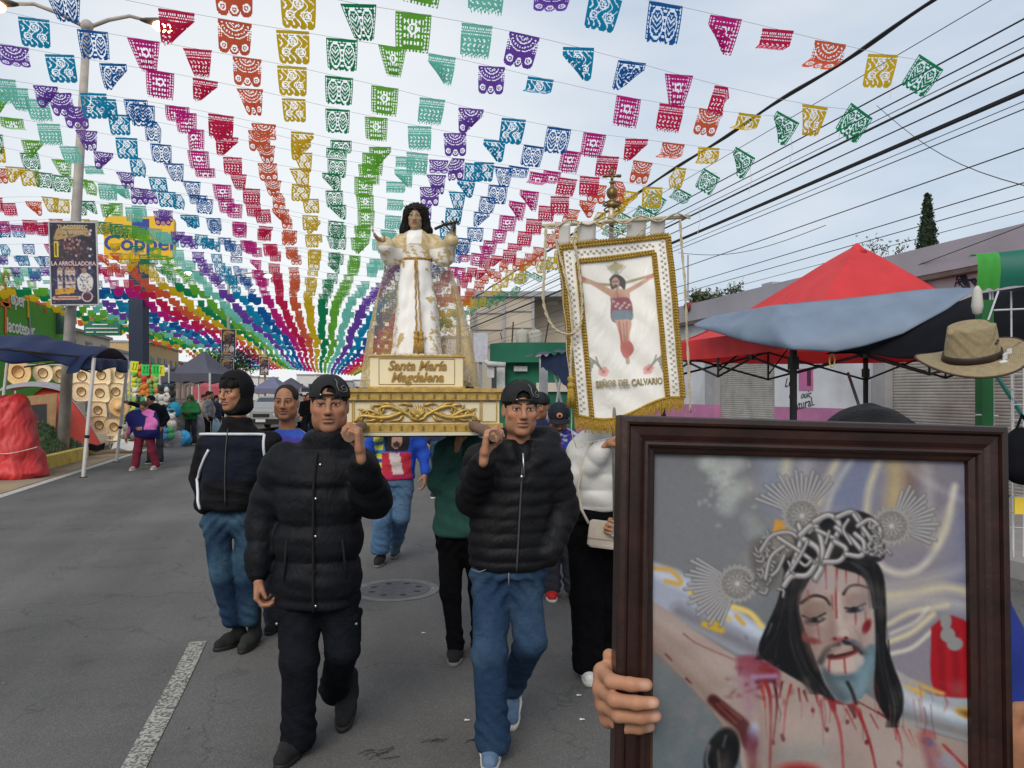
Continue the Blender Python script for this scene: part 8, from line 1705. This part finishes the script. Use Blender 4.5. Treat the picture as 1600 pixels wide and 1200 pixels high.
# hair
HC = (19, 19, 21)
Po([(1232, 872), (1216, 936), (1196, 982), (1186, 1008), (1190, 1026), (1212, 1042), (1252, 1066), (1284, 1086), (1304, 1094), (1290, 1062), (1280, 1022), (1270, 992), (1256, 952), (1252, 922), (1264, 896), (1296, 868)], HC, 3)
Po([(1222, 884), (1240, 826), (1290, 806), (1340, 798), (1372, 818), (1382, 872), (1340, 880), (1290, 884), (1250, 930)], HC, 3)
# face
Po([(1254, 926), (1274, 892), (1290, 880), (1320, 884), (1352, 896), (1362, 920), (1365, 960), (1366, 1000), (1364, 1030), (1352, 1062), (1340, 1090), (1326, 1100), (1308, 1092), (1290, 1070), (1278, 1040), (1262, 996), (1249, 952)], (158, 141, 135), 2)
Ln([(1254, 930), (1256, 960), (1268, 1006), (1280, 1040)], 11, (128, 106, 98), 16, .7); E((1300, 905), (24, 16), (164, 148, 142), 18, a=.7); E((1340, 975), (16, 18), (166, 150, 144), 16, a=.6)
Ln([(1296, 940), (1299, 968), (1300, 992)], 12, (132, 112, 103), 12, .8); Ln([(1309, 930), (1312, 965), (1319, 988)], 9, (178, 163, 156), 9, .9); E((1318, 990), (8, 7), (176, 160, 152), 6); E((1311, 1000), (15, 4), (148, 74, 76), 5, a=.9); E((1304, 998), (3, 2.5), (70, 30, 32), 2); E((1322, 997), (3, 2.5), (70, 30, 32), 2); Ln([(1332, 978), (1342, 992), (1346, 1004)], 3, (134, 118, 112), 4, .7)
Po([(1282, 1036), (1292, 1048), (1308, 1056), (1330, 1052), (1346, 1034), (1352, 1012), (1367, 1008), (1367, 1042), (1353, 1080), (1341, 1094), (1320, 1098), (1298, 1082)], (96, 116, 126), 5)
Ln([(1290, 1052), (1300, 1072), (1316, 1090)], 16, (72, 82, 86), 10, .7); Ln([(1360, 1030), (1350, 1064), (1342, 1082)], 10, (112, 134, 144), 8, .6); E((1318, 1038), (25, 16), (176, 160, 152), 8); E((1342, 1032), (8, 9), (172, 158, 150), 6)
Ln([(1324, 1066), (1331, 1080), (1337, 1098)], 5, (18, 24, 28), 3); Ln([(1282, 1034), (1292, 1016), (1310, 1008)], 10, (74, 70, 72), 6); Ln([(1322, 1004), (1338, 1006), (1350, 1020)], 10, (86, 92, 98), 5); Ln([(1318, 1002), (1334, 1010), (1346, 1020)], 5, (34, 32, 34), 4)
Ln([(1296, 1026), (1318, 1022), (1340, 1014)], 8, (66, 32, 34), 2.5); Ln([(1304, 1022), (1318, 1019), (1332, 1015)], 3, (158, 140, 132), 1.5); Ln([(1300, 1014), (1316, 1011), (1330, 1010)], 4, (172, 140, 134), 4, .8); Ln([(1298, 1030), (1318, 1028), (1338, 1020)], 2.5, (132, 52, 50), 2)
E((1273, 953), (21, 13), (128, 110, 102), 7, -.15); Ln([(1252, 942), (1270, 931), (1288, 934), (1297, 945)], 5, (32, 25, 25), 2.5, w1=3); Ln([(1254, 962), (1270, 967), (1290, 958)], 2.6, (24, 20, 20), 1.8); E((1273, 969), (15, 4.6), (42, 42, 44), 2, -.12); E((1281, 967), (4, 3), (110, 112, 112), 2); E((1272, 968), (4.5, 4), (20, 22, 24), 1.5); Ln([(1258, 974), (1272, 977), (1290, 966)], 1.6, (70, 40, 40), 2, .8)
E((1338, 939), (19, 12), (140, 121, 114), 7); Ln([(1318, 928), (1326, 917), (1340, 914), (1358, 919)], 4.5, (36, 28, 28), 2.5, w1=3); Ln([(1320, 950), (1336, 950), (1352, 943)], 2.4, (26, 22, 22), 1.6); E((1336, 953), (14, 4.4), (46, 46, 48), 2, -.15); E((1345, 950), (3.5, 3), (120, 120, 120), 2); E((1334, 952), (4.5, 4), (20, 22, 24), 1.5)
E((1354, 979), (6, 12), (112, 28, 38), 4, .4); E((1268, 1001), (14, 5), (124, 52, 56), 5, .2); E((1257, 994), (5, 6), (112, 60, 58), 4)
for pts, w in (([(1290, 882), (1291, 920)], 2.4), ([(1308, 884), (1306, 930), (1307, 965)], 3.6), ([(1280, 886), (1276, 912)], 2), ([(1322, 888), (1322, 912)], 2.4), ([(1342, 896), (1341, 912)], 1.8), ([(1277, 972), (1281, 1004)], 1.8), ([(1337, 958), (1337, 976)], 2.8), ([(1319, 1028), (1321, 1052)], 2.8), ([(1296, 1030), (1295, 1050)], 3), ([(1262, 922), (1264, 940)], 1.8), ([(1352, 955), (1353, 970)], 1.6), ([(1300, 930), (1301, 952)], 1.6)): Ln(pts, w, (132, 52, 52), 1.6, .85)
Po([(1326, 866), (1360, 872), (1380, 898), (1385, 958), (1384, 1000), (1396, 1040), (1411, 1082), (1409, 1116), (1395, 1131), (1374, 1104), (1366, 1075), (1368, 1030), (1368, 980), (1362, 932), (1346, 900), (1302, 884)], HC, 3)
for pts in ([(1372, 900), (1376, 960)], [(1378, 1030), (1394, 1076)], [(1386, 1050), (1402, 1100)], [(1232, 900), (1212, 990)], [(1262, 1000), (1276, 1050)], [(1330, 872), (1358, 884)], [(1224, 960), (1204, 1010)]): Ln(pts, 2.5, (58, 56, 58), 3, .6)
Ln([(1196, 985), (1188, 1012)], 2, HC, 2); Ln([(1206, 975), (1198, 1000), (1200, 1012)], 3, (170, 178, 188), 4, .6); Ln([(1388, 1000), (1390, 1030)], 2, HC, 1.5)
# tonal modelling of face, hair strands, chest
for q, r, c, f, a_ in (((1262, 965), (8, 40), (120, 96, 88), 16, .55), ((1290, 1000), (13, 22), (134, 112, 104), 16, .5), ((1345, 1000), (9, 18), (138, 120, 114), 12, .45), ((1305, 912), (26, 10), (176, 160, 152), 16, .6), ((1352, 930), (8, 26), (132, 114, 106), 12, .5), ((1276, 985), (12, 6), (132, 106, 100), 8, .5), ((1330, 975), (9, 6), (176, 160, 152), 8, .5), ((1318, 1058), (20, 6), (70, 84, 94), 10, .6), ((1345, 1060), (8, 22), (120, 144, 156), 12, .5),
                       ((1240, 1130), (60, 30), (168, 153, 146), 50, .5), ((1330, 1210), (26, 60), (138, 122, 114), 40, .5), ((1420, 1190), (40, 30), (164, 150, 144), 40, .5), ((1120, 1040), (50, 14), (164, 148, 140), 26, .4), ((1205, 1190), (14, 60), (128, 108, 100), 24, .5), ((1070, 1010), (40, 10), (140, 122, 114), 20, .4)): E(q, r, c, f, 0, a_)
rh = random.Random(17)
def strands(path, spread, n, dark=.5):
    for k in range(n):
        o0, o1 = rh.gauss(0, spread*.45), rh.gauss(0, spread*.6); p_ = [(x+lerp(o0, o1, i/(len(path)-1))+rh.gauss(0, 1), y) for i, (x, y) in enumerate(path)]; i0 = rh.randint(0, max(0, len(path)-3)); g_ = rh.choice([8, 10, 14, 44, 52, 66]); Ln(p_[i0:], rh.uniform(.8, 1.8), (g_, g_, g_+2), 1.6, .55)
strands([(1238, 870), (1230, 920), (1218, 965), (1206, 1000), (1200, 1030)], 14, 46); strands([(1246, 900), (1236, 950), (1240, 1000), (1254, 1045), (1278, 1084)], 12, 46); strands([(1362, 880), (1374, 930), (1376, 990), (1380, 1040), (1396, 1100), (1396, 1136)], 9, 50); strands([(1300, 880), (1330, 878), (1356, 900), (1368, 950)], 6, 24); strands([(1212, 985), (1196, 1010), (1192, 1030)], 10, 16)
for k in range(240): q = (rh.uniform(1030, 1535), rh.uniform(1060, 1260)); E(q, (rh.uniform(4, 14),)*2, (152+rh.uniform(-22, 16), 136+rh.uniform(-22, 12), 128+rh.uniform(-20, 10)), 10, 0, .10)
for k in range(26):
    q = (rh.uniform(1180, 1480), rh.uniform(1070, 1110)); l_ = rh.uniform(8, 60); Ln([q, (q[0]+rh.gauss(2, 2), q[1]+l_*.5), (q[0]+rh.gauss(3, 3), q[1]+l_)], rh.uniform(.8, 2), rh.choice([(120, 44, 46), (98, 34, 38), (146, 74, 70)]), 2, rh.uniform(.4, .8), w1=.8)
for k in range(40): q = (rh.gauss(1180, 26), rh.gauss(1062, 20)); E(q, (rh.uniform(2, 7), rh.uniform(1.5, 4)), rh.choice([(110, 40, 60), (92, 30, 40), (140, 96, 120), (120, 50, 52)]), 4, rh.uniform(0, 3), .35)
for k in range(120): q = (rh.uniform(1160, 1535), rh.uniform(706, 960)); E(q, (rh.uniform(10, 40), rh.uniform(4, 14)), rh.choice([(150, 142, 136), (112, 112, 134), (132, 128, 130), (168, 158, 136)]), 16, rh.uniform(-.9, .9), .13)
# woven silver crown with rays
def sil(pts, w=7, k=1.0):
    Ln(pts, w+2.5, (62, 60, 62), 2.5); Ln(pts, w, (140*k, 137*k, 136*k), 2.2); p2 = [(x-.8, y-1.4) for x, y in pts]; Ln(p2, max(1.4, w*.26), (212, 209, 207), 2, .8)
def plate(cx, cy, a0, a1, n, r0, r1, sq=.92):
    for k in range(n):
        a = lerp(a0, a1, k/(n-1)); q = 1+.10*math.sin(k*2.1); c_, s_ = math.cos(a), -math.sin(a); p0 = (cx+r0*c_, cy+r0*s_*sq); p1 = (cx+r1*q*c_, cy+r1*q*s_*sq); Ln([p0, p1], 6, (88, 86, 88), 2, .9, sm=False); Ln([p0, p1], 3.4, (154, 153, 154), 2, .9, sm=False); Ln([(p0[0], p0[1]-1), (p1[0], p1[1]-1)], 1.2, (196, 196, 198), 1.5, .7, sm=False)
    E((cx, cy), (31, 29), (112, 110, 108), 3); E((cx, cy), (22, 20), (132, 130, 126), 4)
    for k in range(22):
        a = k*2*math.pi/22; Ln([(cx+25*math.cos(a), cy+24*math.sin(a)), (cx+31*math.cos(a+.32), cy+29*math.sin(a+.32))], 3.2, (152, 149, 146), 1.8, sm=False)
    for k in range(12):
        a = k*2*math.pi/12; Ln([(cx+5*math.cos(a), cy+5*math.sin(a)), (cx+18*math.cos(a), cy+16*math.sin(a))], 4.4, (80, 78, 76), 2, .8, sm=False); Ln([(cx+5*math.cos(a), cy+5*math.sin(a)), (cx+17*math.cos(a), cy+15*math.sin(a))], 2.6, (160, 157, 154), 1.6, sm=False)
    E((cx, cy), (4, 4), (176, 174, 170), 2)
Po([(1212, 810), (1232, 822), (1228, 842), (1208, 838)], (186, 138, 62), 3)
plate(1253, 806, math.radians(50), math.radians(158), 17, 24, 72); plate(1393, 822, math.radians(-26), math.radians(74), 15, 24, 68); plate(1152, 912, math.radians(146), math.radians(250), 19, 24, 76)
E((1196, 880), (22, 40), (96, 92, 88), 10, -.3, a=.9); E((1225, 850), (18, 22), (128, 120, 112), 10)
for k in range(26):
    a = rnd.uniform(0, 6.28); q = (1196+rnd.gauss(0, 11), 890+rnd.gauss(0, 22)); sil([q, (q[0]+9*math.cos(a), q[1]+9*math.sin(a)), (q[0]+14*math.cos(a+.8), q[1]+14*math.sin(a+.8))], 2.4, .9)
for pts, w in (([(1188, 862), (1205, 838), (1232, 832), (1250, 842)], 5), ([(1196, 905), (1205, 870), (1230, 850)], 5), ([(1228, 905), (1240, 880), (1252, 840), (1248, 820)], 8), ([(1225, 915), (1238, 900), (1262, 898), (1280, 872)], 8), ([(1252, 840), (1278, 858), (1284, 884), (1274, 904)], 9), ([(1250, 836), (1272, 820), (1284, 848), (1286, 880)], 8), ([(1216, 840), (1250, 862), (1272, 878)], 6), ([(1272, 815), (1296, 805), (1312, 822), (1300, 850), (1290, 874)], 8), ([(1276, 828), (1304, 842), (1322, 858)], 6), ([(1288, 878), (1312, 876), (1322, 858), (1304, 846)], 7), ([(1308, 808), (1330, 800), (1344, 812), (1350, 836)], 7), ([(1306, 824), (1330, 842), (1348, 862)], 7), ([(1322, 866), (1346, 868), (1350, 848), (1336, 834)], 7), ([(1334, 804), (1352, 830), (1372, 856)], 6), ([(1340, 822), (1360, 812), (1376, 830), (1366, 860)], 6), ([(1226, 868), (1216, 890), (1206, 900)], 4), ([(1232, 878), (1240, 896)], 3), ([(1244, 872), (1258, 884), (1268, 876)], 4), ([(1330, 850), (1318, 828), (1326, 812)], 4), ([(1356, 852), (1372, 840)], 4), ([(1360, 866), (1376, 868)], 4), ([(1262, 846), (1250, 870), (1236, 892)], 4), ([(1296, 830), (1290, 850)], 3)): sil(pts, w)
for k in range(16):
    a = rnd.uniform(0, 6.28); q = (1366+rnd.gauss(0, 8), 850+rnd.gauss(0, 14)); sil([q, (q[0]+8*math.cos(a), q[1]+8*math.sin(a)), (q[0]+12*math.cos(a+.8), q[1]+12*math.sin(a+.8))], 2.2, .95)
def soften(A, n):
    for _ in range(n):
        for ax_ in (0, 1): A = (np.roll(A, 1, ax_)+2*A+np.roll(A, -1, ax_))/4
    return A
C0_ = (soften(cv.C, 1)-118)*1.10+116; cv.C = C0_+soften(np.random.RandomState(4).normal(0, 7, C0_.shape[:2]), 2)[..., None]*.6
M_PRINT = mat('printed photograph', None, rough=.5, var=0, attr='Col', spec=.3, coat=.0)
def pm(X, Y):
    dx, dy = (X-800)/F, (HOR-Y)/F; D = np.stack([SN+dx*CS, CS-dx*SN, dy], -1); N = np.array(RF.col[2]); o3 = np.array(Fo)+N*-.0205; e3 = np.array((0, 0, EYE)); s_ = ((o3-e3)@N)/(D@N); w_ = e3+D*s_[..., None]-np.array(Fo); x = w_@np.array(RF.col[0]); y = w_@np.array(RF.col[1]); return np.stack([np.clip(x, .0465, FW-.0465), np.clip(y, -FH+.0465, -.0465), np.full_like(x, -.0205)], -1)
cv.obj('picture_print', pm, M_PRINT, fr_t, .95, False)
# ================================================================ concert posters on the lamp posts
M_POST = mat('printed vinyl', None, rough=.5, var=.05, attr='Col')
cv = Canvas(78, 346, 150, 478, .55, (24, 23, 44)); E, Ln, Po = cv.ell, cv.line, cv.poly
E((112, 440), (34, 36), (44, 50, 88), 14, a=.7); E((114, 396), (30, 24), (52, 40, 52), 8)
Po([(86, 364), (92, 354), (116, 350), (140, 358), (141, 368), (128, 366), (116, 369), (100, 372), (84, 374)], (160, 130, 84), 1.5)
for k in range(70): q = (rnd.gauss(114, 12), rnd.gauss(386, 9)); E(q, (2, 2.4), rnd.choice([(150, 110, 100), (90, 50, 70), (40, 28, 40), (170, 130, 120), (28, 24, 34)]), 1)
Po([(84, 376), (91, 376), (91, 402), (84, 402)], (200, 180, 40), 1, sm=False); Ln([(87, 380), (87, 398)], 2.5, (60, 60, 30), 1, sm=False)
for x0, h in ((92, 30), (104, 34), (112, 28)): Ln([(x0, 424), (x0, 424+h)], 8, (196, 176, 160), 2, sm=False); E((x0, 421), (3.2, 3.6), (150, 110, 90), 1); Ln([(x0-1, 432), (x0+1, 440)], 4, (60, 60, 110), 1.5)
Po([(118, 438), (126, 428), (136, 428), (144, 438), (140, 456), (122, 456)], (200, 196, 190), 1.5); E((130, 424), (4, 5), (150, 110, 90), 1)
for k in range(20): E((rnd.uniform(122, 140), rnd.uniform(432, 454)), (1.2, 1.2), (90, 90, 110), 1)
Po([(84, 454), (114, 451), (114, 460), (84, 463)], (190, 140, 40), 1, sm=False); Ln([(82, 468), (122, 468)], 6, (196, 170, 150), 1.2, sm=False); Ln([(84, 468), (120, 468)], 2, (150, 40, 40), 1, sm=False); E((134, 466), (9, 9), (190, 180, 180), 1.2); E((134, 466), (7, 7), (90, 30, 50), 1.2); Ln([(130, 462), (134, 470), (138, 462)], 2.5, (60, 40, 60), 1)
for k in range(6): E((rnd.uniform(138, 147), rnd.uniform(350, 420)), (2, 2), (180, 180, 220), 1)
for k in range(260): E((rnd.uniform(80, 148), rnd.uniform(348, 476)), (rnd.uniform(.6, 2.2), rnd.uniform(.6, 1.8)), rnd.choice([(150, 130, 110), (20, 18, 30), (60, 60, 96), (110, 80, 60), (170, 165, 160)]), 1, a=.4)
for y in (428, 434, 441, 447): Ln([(88+rnd.uniform(0, 4), y), (116, y-1)], 2.2, rnd.choice([(150, 120, 100), (50, 46, 70), (30, 26, 36)]), 1.4, .6, sm=False)
def poster(cv, u0, v0, u1, v1, Z, label, tilt, txt):
    c = P((u0+u1)/2, (v0+v1)/2, Z); R = RC@Matrix.Rotation(tilt, 3, 'Z')@Matrix.Rotation(.18, 3, 'Y'); t = thing('concert_poster', label, 'poster', tuple(c), 0, None, R); w, h = (u1-u0)*Z/F, (v1-v0)*Z/F
    MB().box((0, 0, -.02), (w+.06, h+.06, .03)).build('panel', M_WSH, t, local=True)
    def mp(X, Y): return np.stack([(X-cv.x[0])/(cv.x[-1]-cv.x[0])*w-w/2, h/2-(Y-cv.y[0])/(cv.y[-1]-cv.y[0])*h, np.zeros_like(X)], -1)
    cv.obj('print', mp, M_POST, t, 1.15, False)
    for s_, y, sz, m in txt: text('lettering', s_, sz, m, t, WM[t.name]@Vector((0, h*y, .004)), R, ext=.002, sx=.82, offset=.003)
    b = MB(); [b.box((x, -h*.5+.1+yy, -.10), (.03, .05, .14)) for x in (-.06, .06) for yy in (0, h-.2)]; stuff(b.build('clamps', M_PILL, t, local=True))
M_WSH = mat('pale poster back', (.5, .5, .5)); M_PK = mat('pale pink letter', (.72, .5, .52)); M_GL = mat('pale gold letter', (.55, .45, .28))
poster(cv, 82, 348, 148, 475, 18.0, 'dark concert poster with rows of musicians fixed to the nearest lamp post', .03, (('LA ARROLLADORA', -.005, .136, M_PK), ('TLACOTEPEC', .445, .13, M_GL), ('DE BENITO', .375, .11, M_GL)))
poster(cv, 347, 515, 367, 556, 51.6, 'upper of two dark concert posters on the second lamp post', 0, ()); poster(cv, 346, 560, 364, 590, 51.6, 'lower of two dark concert posters on the second lamp post', 0, ()); poster(cv, 406, 558, 419, 586, 83.6, 'small dark concert poster on the third lamp post', 0, ())
